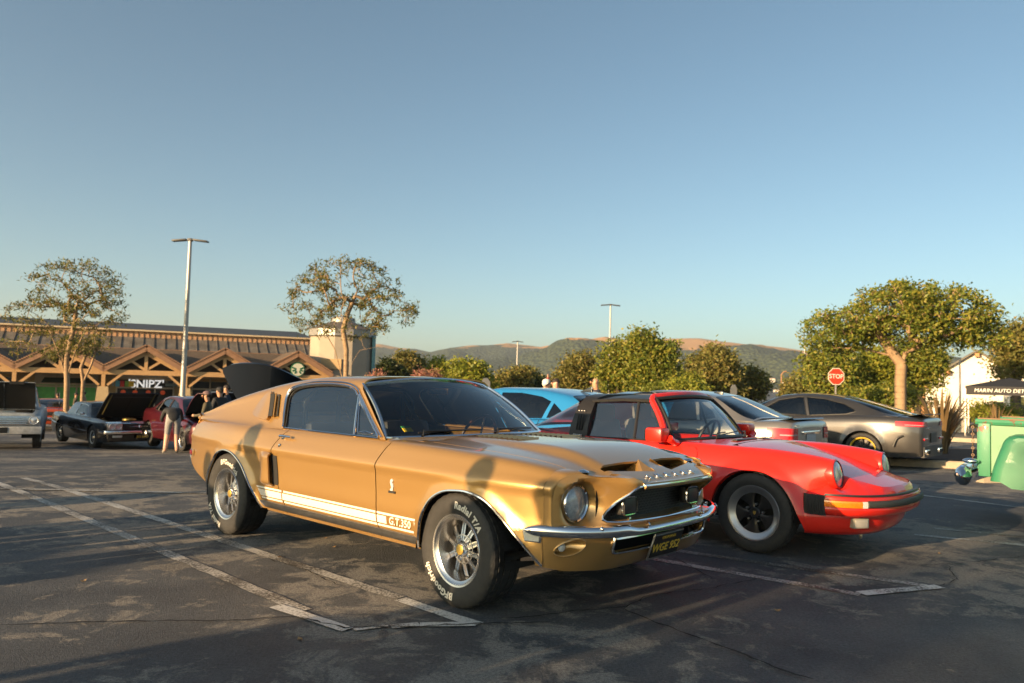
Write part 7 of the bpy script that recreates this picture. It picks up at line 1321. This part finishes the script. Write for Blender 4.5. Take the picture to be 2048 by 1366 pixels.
def tree(name, label, base, stems, blobs, ntips, leaf, n_per, spread, ln, wd, r0=.012, seed=1, bark=None, group=None, cat='tree', fork=None, shell=.35, droop=.25, clump=0, lo=.2):
    """base xyz; stems: list of polylines (relative) making trunk; blobs: crown ellipsoids (cx,cy,cz,rx,ry,rz) relative"""
    rng = np.random.default_rng(seed); e = empty(name, base, 0, label, cat, group); nodes = []; par = []
    for st in stems:
        P = dens(np.array(st, float), .25, False); last = -1
        if nodes:
            d = np.linalg.norm(np.array(nodes)-P[0], axis=1); last = int(d.argmin())
        for p in P:
            nodes.append(np.array(p)); par.append(last); last = len(nodes)-1
    vol = np.array([b[3]*b[4]*b[5] for b in blobs]); k = rng.choice(len(blobs), ntips, p=vol/vol.sum()); q = rng.normal(0, 1, (ntips, 3)); q /= np.linalg.norm(q, axis=1)[:, None]; q *= (shell+(1-shell)*rng.uniform(0, 1, (ntips, 1)))**(1/2.2)
    B = np.array(blobs); T = B[k, :3]+q*B[k, 3:]; T = T[T[:, 2] > lo]
    if clump:
        K = T[rng.choice(len(T), max(3, int(len(T)*clump)), False)]; j = ((T[:, None]-K[None])**2).sum(-1).argmin(1); T = T*.55+K[j]*.45
    top = np.array(stems[0][-1]); order = np.argsort(np.linalg.norm(T-top, axis=1)); nstem = len(nodes); tips = []
    cap = nstem+len(T)*40; NA = np.zeros((cap, 3)); NA[:nstem] = nodes; cnt = nstem; lowz = max(np.array(stems[0])[:, 2])*.55
    ok = np.zeros(cap, bool); ok[:nstem] = NA[:nstem, 2] > lowz if fork is None else NA[:nstem, 2] > fork
    for i in order:
        t = T[i]; d = np.linalg.norm(NA[:cnt]-t, axis=1)+.35*np.clip(NA[:cnt, 2]-t[2], 0, None); d[~ok[:cnt]] = 1e9; p = int(d.argmin()); a = NA[p]; L_ = np.linalg.norm(t-a); m = max(1, min(30, int(L_/.22))); last = p
        bend = rng.normal(0, .06*L_, 3)
        for s_ in range(1, m+1):
            f = s_/m; x = a+(t-a)*f+bend*math.sin(math.pi*f)+np.array([0, 0, -.10*L_*math.sin(math.pi*f)*.5]); NA[cnt] = x; ok[cnt] = True; par.append(last); last = cnt; cnt += 1
        tips.append(last)
    par = np.array(par[:cnt]); w_ = np.zeros(cnt); w_[tips] = 1
    for i in range(cnt-1, -1, -1):
        if par[i] >= 0: w_[par[i]] += w_[i]
    rad = r0*np.maximum(w_, 1)**.5
    V = []; F = []; NS = 6; off = {}
    ang = np.linspace(0, 2*np.pi, NS, endpoint=False)
    for i in range(cnt):
        p = par[i]
        if p < 0: continue
        a, b = NA[p], NA[i]; d = b-a; l = np.linalg.norm(d)
        if l < 1e-6: continue
        d /= l; h = np.array([1., 0, 0]) if abs(d[0]) < .8 else np.array([0, 1., 0]); n1 = np.cross(d, h); n1 /= np.linalg.norm(n1); n2 = np.cross(d, n1); k0 = len(V)*1
        ra, rb = min(rad[p], rad[i]*1.25), rad[i]
        for c, r_ in ((a-d*.02, ra), (b, rb)): V.extend(c+r_*(np.cos(ang)[:, None]*n1+np.sin(ang)[:, None]*n2))
        F.extend([(k0+q_, k0+(q_+1) % NS, k0+NS+(q_+1) % NS, k0+NS+q_) for q_ in range(NS)])
    if F:
        o = fast_mesh('trunk', np.array(V), np.array(F), bark or BARK, e); o.data.polygons.foreach_set('use_smooth', np.ones(len(F), bool))
    LV, LF = leaves(NA[tips], rng, n_per, spread, ln, wd, droop); fast_mesh('crown', LV, LF, leaf, e); return e
LF_A = leaf_mat('olive_yellow_leaves', (.15, .15, .03), (.10, .12, .028), (.27, .19, .035)); LF_G = leaf_mat('bright_green_leaves', (.09, .135, .02), (.19, .22, .032), (.31, .26, .04)); LF_D = leaf_mat('dark_green_leaves', (.022, .044, .014), (.045, .068, .018), (.08, .09, .022)); LF_O = leaf_mat('dusty_olive_leaves', (.13, .14, .036), (.20, .19, .046), (.27, .20, .055)); LF_L = leaf_mat('lime_leaves', (.17, .22, .026), (.26, .28, .033), (.30, .27, .04))
def base_at(px_, D): c = at(px_, 770, D); return (c[0], c[1], tz(c[0], c[1]))
def pz(py_, px_, D, b): return at(px_, py_, D)[2]-b[2]      # height above the base of a pixel row
S_ = lambda px_, D: px_/CAM_F*D                               # pixels to metres
# two slender street trees by the arcade
b = base_at(136, 31); H = lambda y: pz(y, 136, 31, b); m = lambda p: S_(p, 31)
tree('street_tree', 'slender multi stemmed tree with sparse yellowing leaves beside the black car', b, [[(0, 0, 0), (-m(2), 0, H(770)), (-m(6), 0, H(720)), (m(4), 0, H(660)), (m(10), 0, H(600))], [(-m(2), .0, H(770)), (-m(20), .1, H(720)), (-m(50), .2, H(660))], [(-m(3), 0, H(755)), (m(14), -.1, H(700)), (m(40), -.1, H(640))]],
     [(m(5), 0, H(575), m(95), 1.7, m(62)), (-m(70), .2, H(630), m(68), 1.3, m(42)), (m(50), -.3, H(625), m(68), 1.3, m(45)), (-m(45), 0, H(690), m(85), 1.4, m(30)), (m(42), 0, H(690), m(50), 1.0, m(28))], 620, LF_A, 9, .11, .17, .045, .0042, 3, fork=H(745), group='slender street trees', droop=.5, clump=.35)
b = base_at(166, 36); H = lambda y: pz(y, 166, 36, b); m = lambda p: S_(p, 36)
tree('street_tree', 'small forked tree with few leaves right of the multi stemmed tree', b, [[(0, 0, 0), (0, 0, H(765)), (-m(6), 0, H(735)), (m(4), 0, H(705))], [(0, 0, H(765)), (m(14), 0, H(730)), (m(22), 0, H(700))]], [(-m(10), 0, H(690), m(45), .9, m(22))], 90, LF_A, 12, .14, .17, .05, .009, 5, fork=H(740), group='slender street trees', droop=.5)
b = base_at(688, 30); H = lambda y: pz(y, 690, 30, b); m = lambda p: S_(p, 30)
tree('street_tree', 'airy tree with wide sparse crown rising behind the gold fastback roof', b, [[(0, 0, 0), (m(3), 0, H(752)), (m(2), 0, H(700)), (-m(6), 0, H(660)), (m(2), 0, H(625)), (m(20), 0, H(580))], [(0, 0, H(770)), (-m(22), .1, H(700)), (-m(50), .2, H(655)), (-m(75), .2, H(640))], [(m(2), 0, H(765)), (m(18), -.1, H(720)), (m(30), -.1, H(700)), (m(75), -.2, H(690))]],
     [(m(10), 0, H(560), m(100), 1.8, m(50)), (-m(70), .2, H(600), m(62), 1.3, m(58)), (m(85), -.2, H(620), m(65), 1.4, m(52)), (m(10), 0, H(640), m(80), 1.2, m(45)), (-m(75), 0, H(650), m(40), .9, m(25))], 560, LF_A, 9, .11, .17, .045, .0044, 8, fork=H(705), group='slender street trees', droop=.5, clump=.35)
# big plane-like tree on the right with fork
b = base_at(1801, 30); H = lambda y: pz(y, 1801, 30, b); m = lambda p: S_(p, 30)
tree('shade_tree', 'large spreading green tree with forked trunk behind the grey coupe', b, [[(0, 0, 0), (0, 0, H(760)), (m(2), 0, H(728)), (-m(14), .1, H(705)), (-m(35), .2, H(670)), (-m(70), .2, H(640))], [(m(2), 0, H(728)), (m(10), -.1, H(700)), (m(30), -.2, H(660)), (m(60), -.2, H(625))], [(-m(14), .1, H(712)), (-m(60), .3, H(700)), (-m(95), .4, H(692))], [(m(8), 0, H(706)), (m(50), -.2, H(684)), (m(95), -.3, H(690))]],
     [(-m(10), 0, H(615), m(95), 2.2, m(48)), (m(85), -.2, H(625), m(95), 2.0, m(55)), (-m(105), .3, H(665), m(92), 1.8, m(52)), (m(10), 0, H(660), m(150), 2.2, m(32)), (m(130), -.2, H(655), m(70), 1.6, m(40)), (m(20), 0, H(590), m(60), 1.4, m(25)), (m(175), -.2, H(680), m(40), .8, m(14))], 1000, LF_G, 22, .17, .15, .085, .0068, 11, fork=H(716), clump=.3, shell=.25)
# bushy trees in the middle distance
def bush(px_, D, top, bot, hw, leaf, label, seed, n=420, ln=.26, wd=.14, trunk=True, name='bushy_tree', grp='trees beyond the parking lot', dense=18, sp=.30, flat=1.0):
    b = base_at(px_, D); H = lambda y: pz(y, px_, D, b); m = lambda p: S_(p, D); rg = random.Random(seed); zt, zb = H(top), max(.3, H(bot)); hh = (zt-zb)/2; w_ = m(hw); bl = []
    for k in range(9):
        a = rg.uniform(-1, 1); f = rg.uniform(-.9, .95); r_ = rg.uniform(.30, .5); bl.append((a*w_*.72*math.sqrt(max(.1, 1-.8*max(f, 0)**2)), rg.uniform(-.5, .5)*w_*.7, zb+hh+f*hh*(1-r_*.75), w_*r_*1.05, w_*r_, hh*r_*1.2*flat))
    bl.append((0, 0, zb+hh*.9, w_*.7, w_*.65, hh*.75))
    return tree(name, label, b, [[(0, 0, 0), (0, 0, zb*.8+.2), (.1*w_, 0, zb+hh*.7)]], bl, n, leaf, dense, sp, ln, wd, .009, seed, BARKD, grp, fork=zb*.6, clump=.35, shell=.5, lo=zb*.5)
bush(1308, 46, 652, 788, 64, LF_G, 'tall bushy green tree behind the red targa roof', 21, 620, .23, .12); bush(1235, 48, 676, 786, 46, LF_G, 'mid height green tree just right of the two heads', 22, 420, .23, .12); bush(1150, 50, 706, 788, 42, LF_O, 'round olive tree above the rear of the blue car', 23, 420, .22, .11)
bush(1432, 66, 700, 800, 62, LF_O, 'broad dusty olive tree left of the distant houses', 24, 700, .34, .17, sp=.42); bush(1500, 70, 738, 800, 42, LF_O, 'lower olive tree at the edge of the distant houses', 25, 380, .33, .17, sp=.4); bush(1372, 62, 735, 800, 30, LF_L, 'small bright bush at the foot of the olive tree', 26, 200, .28, .14)
bush(938, 60, 716, 790, 44, LF_L, 'rounded bright green tree behind the fastback windscreen', 27, 430, .28, .14); bush(878, 66, 717, 785, 32, LF_L, 'smaller bright tree left of the rounded one', 28, 300, .30, .15); bush(778, 70, 716, 775, 30, LF_D, 'very dark tree right of the round tower', 29, 340, .32, .17); bush(815, 74, 704, 775, 34, LF_O, 'lumpy tree between the dark tree and bright trees', 30, 300, .36, .18)
bush(1030, 66, 733, 792, 46, LF_O, 'olive bushes behind the small distant lamp post', 31, 340, .30, .15); bush(1068, 70, 742, 790, 22, LF_D, 'small dark tree left of the two heads', 32, 160, .30, .15)
for px_, D, top, hw, lf, lb, sd in ((1660, 44, 690, 58, LF_G, 'dense green tree left behind the stop sign', 41), (1745, 46, 690, 60, LF_L, 'dense yellow green tree directly behind the forked trunk', 42), (1835, 46, 680, 62, LF_G, 'dense green tree right behind the forked trunk', 43), (1880, 72, 705, 26, LF_O, 'olive tree left of the white restaurant gable', 44)): bush(px_, D, top, 800, hw, lf, lb, sd, 520, .22, .115)
bush(2032, 40, 640, 762, 52, LF_O, 'olive tree at the right edge over the restaurant', 45, 560, .20, .10); bush(1590, 60, 745, 800, 26, LF_O, 'low shrub below the slim pole', 46, 160, .28, .14)
bush(1360, 40, 765, 795, 60, LF_L, 'low lime green hedge behind the silver sedan', 47, 300, .18, .09, name='hedge'); bush(1760, 38, 775, 815, 90, LF_G, 'low green hedge behind the grey coupe', 48, 420, .18, .09, name='hedge'); bush(1985, 34, 815, 842, 55, LF_L, 'yellow green ground shrub in front of the restaurant', 49, 300, .14, .06, name='hedge')
bush(1740, 90, 760, 805, 240, LF_D, 'dark distant hedge row behind the right hand trees', 50, 700, .5, .25, name='hedge_row', sp=.5); bush(1180, 95, 765, 800, 330, LF_O, 'long low olive hedge row far behind the blue car', 51, 800, .5, .25, name='hedge_row', sp=.5); bush(880, 85, 755, 795, 140, LF_D, 'low dark hedge row behind the fastback', 52, 500, .45, .22, name='hedge_row', sp=.45)
PINK = leaf_mat('pink_blossom', (.40, .16, .13), (.50, .24, .17), (.20, .16, .06))
bush(752, 52, 746, 775, 8, PINK, 'pink oleander left of the dark tree', 53, 110, .16, .1, name='flowering_shrub', grp='pink oleanders'); bush(842, 58, 743, 775, 7, PINK, 'pink oleander beside the lumpy tree', 54, 90, .18, .1, name='flowering_shrub', grp='pink oleanders'); bush(868, 60, 746, 775, 8, PINK, 'faded pink oleander below the small bright tree', 55, 90, .18, .1, name='flowering_shrub', grp='pink oleanders')
b = (-20.0, -15.5, 0); tree('shade_tree', 'unseen slim tree added behind the camera to shade the right foreground', b, [[(0, 0, 0), (0, 0, 2.5), (.2, 0, 5.5)]], [(0, 0, 4.2, 1.1, 1.1, 1.3), (.1, 0, 6.0, 1.3, 1.3, 1.6), (0, 0, 7.6, .9, .9, 1.0)], 420, LF_G, 12, .2, .16, .09, .006, 77, fork=2.2, clump=.3)  # unseen tree, a guess added to shade the right foreground
# flax clumps
FLX = leaf_mat('bronze_flax_blades', (.12, .095, .04), (.20, .13, .06), (.07, .075, .03), .15)
def flax(base, label, n=70, h=1.4, seed=1):
    r2 = random.Random(seed); e = empty('flax_plant', base, 0, label, 'plant', 'flax plants')
    for k in range(n):
        a = r2.uniform(0, 2*math.pi); l = h*r2.uniform(.55, 1.1); lean = r2.uniform(.05, .75); w_ = r2.uniform(.03, .055); V = []; F = []; nn = 7; ca, sa = math.cos(a), math.sin(a); r0 = r2.uniform(0, .14)
        for i in range(nn):
            t = i/(nn-1); out = r0+lean*l*t**1.6*.75; z = l*(t-.22*lean*t**3.2*1.2); ww = w_*(1-t**3)*(.55+.9*min(1, t*3))*.6+.001; p = np.array([ca*out, sa*out, z]); sd = np.array([-sa, ca, 0]); V += [p+sd*ww, p-np.array([0, 0, .008*(1-t)]), p-sd*ww]
        for i in range(nn-1): F += [(3*i, 3*i+1, 3*i+4, 3*i+3), (3*i+1, 3*i+2, 3*i+5, 3*i+4)]
        mesh('blade', V, F, FLX, e, True, None)
g = gt(1893, 915); flax((g[0], g[1]+.2, g[2]+.08), 'tall bronze flax plant at the tail of the grey coupe', 120, 1.5, 4)
g = gt(1868, 900); flax((g[0], g[1]+.3, g[2]+.08), 'smaller flax plant partly hidden behind the grey coupe spoiler', 40, 1.1, 6)
g = gt(2030, 880); flax((g[0], g[1]+1, g[2]), 'reddish flax plant behind the green pickup bed', 40, 1.5, 9)
# ================================================================ people
SKIN = mat('skin', (.50, .27, .17), .5); SKINL = mat('pale_skin', (.58, .34, .24), .5)
STAND = dict(pelvis=(0, 0, .95), spine=(.0, 0, 1.13), chest=(0, 0, 1.33), neck=(0, 0, 1.49), chin=(.02, 0, 1.56), head=(.025, 0, 1.645), crown=(.005, 0, 1.72), shL=(0, .17, 1.42), elL=(-.02, .25, 1.15), wrL=(.06, .25, .90), haL=(.09, .245, .83), fiL=(.11, .24, .76), shR=(0, -.17, 1.42), elR=(-.02, -.25, 1.15), wrR=(.06, -.25, .90), haR=(.09, -.245, .83), fiR=(.11, -.24, .76), hiL=(0, .09, .90), knL=(.03, .10, .50), anL=(0, .10, .09), toL=(.17, .12, .035), hiR=(0, -.09, .90), knR=(.03, -.10, .50), anR=(0, -.10, .09), toR=(.17, -.12, .035))
EDG = [('pelvis', 'spine'), ('spine', 'chest'), ('chest', 'neck'), ('neck', 'chin'), ('chin', 'head'), ('head', 'crown')]+[(a+s, b+s) for s in 'LR' for a, b in (('sh', 'el'), ('el', 'wr'), ('wr', 'ha'), ('ha', 'fi'), ('hi', 'kn'), ('kn', 'an'), ('an', 'to'))]+[('chest', 'shL'), ('chest', 'shR'), ('pelvis', 'hiL'), ('pelvis', 'hiR')]
RAD = dict(pelvis=(.15, .13), spine=(.14, .12), chest=(.165, .13), neck=(.062, .062), chin=(.065, .075), head=(.083, .10), crown=(.06, .075), sh=(.075, .075), el=(.05, .05), wr=(.035, .035), ha=(.042, .028), fi=(.03, .016), hi=(.115, .115), kn=(.072, .074), an=(.045, .05), to=(.045, .03))
ZONE = {'head': ('chin', 'head', 'crown', 'neck'), 'torso': ('pelvis', 'spine', 'chest'), 'uparm': ('sh',), 'forearm': ('el', 'wr'), 'hand': ('ha', 'fi'), 'thigh': ('hi',), 'shin': ('kn',), 'foot': ('an', 'to')}
def person(label, loc, rz, mats, pose=None, h=1.75, hat=None, hair=(.03, .02, .015), extra=None, group=None, bald=False, glasses=False):
    J = dict(STAND); J.update(pose or {}); e = empty('person', loc, rz, label, 'person', group); k = h/1.75; names = list(J); me = bpy.data.meshes.new('sk'); me.from_pydata([tuple(np.array(J[n])*k) for n in names], [(names.index(a), names.index(b)) for a, b in EDG], []); o = bpy.data.objects.new('sk', me); COL.objects.link(o)
    m = o.modifiers.new('s', 'SKIN'); m.use_smooth_shade = True; 
    if not me.skin_vertices: me.attributes.new('skin', 'FLOAT', 'POINT')
    for i, n in enumerate(names):
        r = RAD.get(n) or RAD[n[:-1]]; me.skin_vertices[0].data[i].radius = (r[0]*k, r[1]*k); me.skin_vertices[0].data[i].use_root = (n == 'pelvis')
    sb = o.modifiers.new('u', 'SUBSURF'); sb.levels = sb.render_levels = 2; dg = bpy.context.evaluated_depsgraph_get(); bm = bpy.data.meshes.new_from_object(o.evaluated_get(dg)); bpy.data.objects.remove(o); bm.name = 'body'; bm.materials.clear()
    zn = list(ZONE); order = []
    for z in zn: bm.materials.append(mats.get(z, SKIN))
    seg = []
    for a, b in EDG:
        z = next(q for q in zn if (a in ZONE[q]) or (a[:-1] in ZONE[q]))
        if a in ('chest', 'pelvis') and b[:-1] in ('sh', 'hi'): z = 'torso'
        if (a, b) == ('chest', 'neck'): z = 'torso'
        seg.append((np.array(J[a])*k, np.array(J[b])*k, zn.index(z)))
    C = np.empty(len(bm.polygons)*3); bm.polygons.foreach_get('center', C); C = C.reshape(-1, 3); D = []
    for a, b, z in seg:
        t = np.clip(((C-a)@(b-a))/((b-a)@(b-a)+1e-9), 0, 1); D.append(np.linalg.norm(C-(a+t[:, None]*(b-a)), axis=1))
    idx = np.array([s_[2] for s_ in seg])[np.array(D).argmin(0)]; bm.polygons.foreach_set('material_index', idx.astype(np.int32)); bm.polygons.foreach_set('use_smooth', np.ones(len(bm.polygons), bool)); link('body', bm, None, e)
    hd = Vector(np.array(J['head'])*k); up = (Vector(J['crown'])-Vector(J['chin'])).normalized(); fw = Vector((1, 0, 0)); fw = (fw-up*fw.dot(up)).normalized() if abs(up.x) < .95 else Vector((0, 0, -1)); sd = up.cross(fw); HM = Matrix(((fw[0], sd[0], up[0], hd[0]), (fw[1], sd[1], up[1], hd[1]), (fw[2], sd[2], up[2], hd[2]), (0, 0, 0, 1)))
    def part(mb, nm, mt): mb.V = [tuple(HM @ Vector(v)) for v in mb.V]; return mb.obj(nm, mt, e)
    part(MB().sphere((.095, 0, -.012), (.020, .014, .024), 8, 6), 'nose', mats.get('head', SKIN))
    for s in (-1, 1): part(MB().sphere((.0, s*.083, -.005), (.022, .012, .032), 8, 6), 'ear', mats.get('head', SKIN)); part(MB().sphere((.082, s*.032, .018), (.012, .012, .009), 8, 6), 'eye', VOID)
    part(MB().sphere((.083, 0, -.052), (.012, .026, .007), 8, 6), 'mouth', mat('lip', (.32, .12, .09), .5))
    if not bald:
        b = MB(); b.sphere((-.012, 0, .035), (.098, .088, .085), 14, 10); b.V = [(x, y, max(z, .0 if x > .02 else -.05)) for x, y, z in b.V]; part(b, 'hair', mat('hair_%.2f' % hair[0], hair, .7))
    if hat:
        b = MB(); b.sphere((-.004, 0, .045), (.105, .092, .075), 16, 10); b.V = [(x, y, max(z, .035)) for x, y, z in b.V]; part(b, 'cap', hat); part(MB().prism([(.07, -.07), (.13, -.06), (.175, -.03), (.18, 0), (.175, .03), (.13, .06), (.07, .07)], .035, .045, lambda u, v, d: (u, v, d-.10*max(0, u-.10))), 'cap_peak', hat)
    if glasses: part(MB().box((.095, 0, .018), (.012, .15, .032)), 'sunglasses', mat('dark_glasses', (.01, .01, .01), .1))
    return e
def cl(n, c): return mat(n, c, .8, var=.08, vs=20)
BLK = cl('black_cloth', (.018, .018, .02)); GRYS = cl('grey_cloth', (.26, .25, .25)); OLV = cl('olive_jacket', (.075, .062, .035)); NVY = cl('navy_cloth', (.02, .025, .045)); WHTC = cl('white_cloth', (.7, .68, .64)); REDC = cl('red_cloth', (.45, .04, .03)); TANC = cl('tan_cloth', (.28, .2, .12)); DENIM = cl('denim', (.04, .055, .09)); SHOE = cl('grey_shoe', (.30, .28, .25)); MAUV = cl('mauve_cap', (.16, .10, .10))
bend = dict(spine=(.10, 0, 1.04), chest=(.30, 0, 1.10), neck=(.46, 0, 1.10), chin=(.53, 0, 1.07), head=(.61, 0, 1.05), crown=(.69, 0, 1.03), shL=(.36, .17, 1.08), elL=(.45, .24, .86), wrL=(.62, .22, .80), haL=(.68, .2, .79), fiL=(.74, .19, .78), shR=(.36, -.17, 1.08), elR=(.46, -.24, .86), wrR=(.64, -.22, .80), haR=(.70, -.2, .79), fiR=(.76, -.19, .78), pelvis=(-.06, 0, .93), hiL=(-.05, .09, .88), hiR=(-.05, -.09, .88), anL=(-.02, .16, .09), toL=(.15, .19, .035), anR=(-.03, -.12, .09), toR=(.14, -.14, .035), knL=(.03, .12, .49), knR=(.03, -.10, .49))
g = gt(343, 907); person('person in grey shorts and dark shirt bending into the black engine bay', (g[0], g[1], g[2]), R(118), dict(head=SKIN, torso=BLK, uparm=BLK, forearm=BLK, thigh=GRYS, shin=SKINL, foot=SHOE, hand=SKIN), bend, 1.80)
def stand(label, px_, top_py, D, rz, mats, **kw):
    c = at(px_, top_py, D); g = tz(c[0], c[1]); return person(label, (c[0], c[1], g), R(rz), mats, h=max(1.5, min(1.95, c[2]-g)), **kw)
stand('person in olive jacket and mauve cap looking left beside the fastback tail', 416, 786, 17.5, 190, dict(head=SKIN, torso=OLV, uparm=OLV, forearm=OLV, hand=SKIN, thigh=DENIM, shin=DENIM, foot=BLK), hat=MAUV, pose=dict(elL=(.05, .27, 1.16), wrL=(.24, .16, 1.12), haL=(.30, .12, 1.12), fiL=(.36, .09, 1.12)))
stand('person in black shirt and black cap behind the olive jacket', 441, 775, 19.5, 150, dict(head=SKIN, torso=BLK, uparm=BLK, forearm=BLK, hand=SKIN, thigh=DENIM, shin=DENIM, foot=BLK), hat=BLK)
stand('person in dark shirt beside the raised navy hood', 455, 770, 21, 190, dict(head=SKIN, torso=NVY, uparm=NVY, forearm=NVY, hand=SKIN, thigh=BLK, shin=BLK, foot=BLK))
stand('person with white cap and bowed head behind the blue hatchback', 1095, 756, 17, 250, dict(head=SKINL, torso=WHTC, uparm=WHTC, forearm=SKINL, hand=SKINL, thigh=DENIM, shin=DENIM, foot=BLK), hat=WHTC, pose=dict(chin=(.03, 0, 1.55), head=(.07, 0, 1.62), crown=(.08, 0, 1.70)))
stand('person raising a red sleeved arm right of the white cap', 1113, 757, 18.5, 200, dict(head=SKINL, torso=REDC, uparm=REDC, forearm=REDC, hand=SKIN, thigh=BLK, shin=BLK, foot=BLK), pose=dict(elR=(.12, -.24, 1.50), wrR=(.14, -.16, 1.72), haR=(.15, -.14, 1.78), fiR=(.16, -.12, 1.85)))
stand('bald person with sunglasses looking left behind the red targa roof', 1193, 754, 16, 185, dict(head=SKIN, torso=NVY, uparm=NVY, forearm=SKIN, hand=SKIN, thigh=DENIM, shin=DENIM, foot=BLK), bald=True, glasses=True)
stand('dark haired person leaning right in front of the green shop window', 152, 786, 38, 20, dict(head=SKIN, torso=OLV, uparm=OLV, forearm=SKIN, hand=SKIN, thigh=BLK, shin=BLK, foot=BLK)); stand('person in pale shirt in front of the green shop window', 169, 784, 40, 200, dict(head=SKIN, torso=TANC, uparm=TANC, forearm=SKIN, hand=SKIN, thigh=BLK, shin=BLK, foot=BLK)); stand('person in black seen left of the green shop window', 116, 792, 40, 160, dict(head=SKIN, torso=BLK, uparm=BLK, forearm=BLK, hand=SKIN, thigh=BLK, shin=BLK, foot=BLK))
# unseen onlookers read from their shadows; those behind the camera added to fill shade
hold = dict(elL=(.06, .26, 1.18), wrL=(.26, .14, 1.42), haL=(.32, .10, 1.50), fiL=(.35, .08, 1.55), elR=(.06, -.26, 1.18), wrR=(.26, -.14, 1.42), haR=(.32, -.10, 1.50), fiR=(.35, -.08, 1.55))
DK_ = dict(head=SKIN, torso=NVY, uparm=NVY, forearm=SKIN, hand=SKIN, thigh=DENIM, shin=DENIM, foot=BLK)
for x, y, lb, pz_, hh in ((-3.62, 1.30, 'person out of frame at left whose shadow crosses the front wheel arch', None, 1.76), (-3.50, .80, 'person out of frame at left whose shadow falls before the headlight', None, 1.74), (-5.45, 3.05, 'person out of frame at left whose shadow falls on the rear quarter', hold, 1.80), (-6.9, 2.75, 'person out of frame at left whose shadow reaches the tail', None, 1.74), (-8.4, 2.2, 'person out of frame far left casting the upper ground shadow', None, 1.78), (-9.3, 3.4, 'person out of frame far left casting the faint upper ground shadow', None, 1.7), (-6.13, -1.18, 'unseen person added behind the camera to cast the foreground shadow band', None, 1.78), (-6.45, -.81, 'second unseen person added behind the camera to widen the foreground shadow', None, 1.74), (-5.86, -1.58, 'third unseen person added behind the camera to close the foreground shadow', None, 1.76), (-8.64, .04, 'person out of frame at far left shading the asphalt behind the rear wheel', None, 1.78), (-9.04, .49, 'second person out of frame at far left shading the asphalt near the double lines', None, 1.76), (-10.4, .6, 'third person out of frame at far left shading the asphalt near the double lines', None, 1.72)): person(lb, (x, y, 0), R(45), DK_, pz_, hh, group='onlookers left of the picture')
# ================================================================ haze
hz_ = MB().box((0, 2200, 122), (9000, 5600, 260)).obj('haze', None, None, smooth=False); m = bpy.data.materials.new('haze_air'); m.use_nodes = True; nt = m.node_tree; nt.nodes.remove(nt.nodes['Principled BSDF']); v = nt.nodes.new('ShaderNodeVolumePrincipled'); v.inputs['Color'].default_value = (.80, .90, 1, 1); v.inputs['Density'].default_value = .00013; v.inputs['Anisotropy'].default_value = .2; nt.links.new(v.outputs[0], nt.nodes['Material Output'].inputs['Volume']); hz_.data.materials.append(m)
tag(hz_, 'thin evening haze over the whole view', None, None, 'stuff')
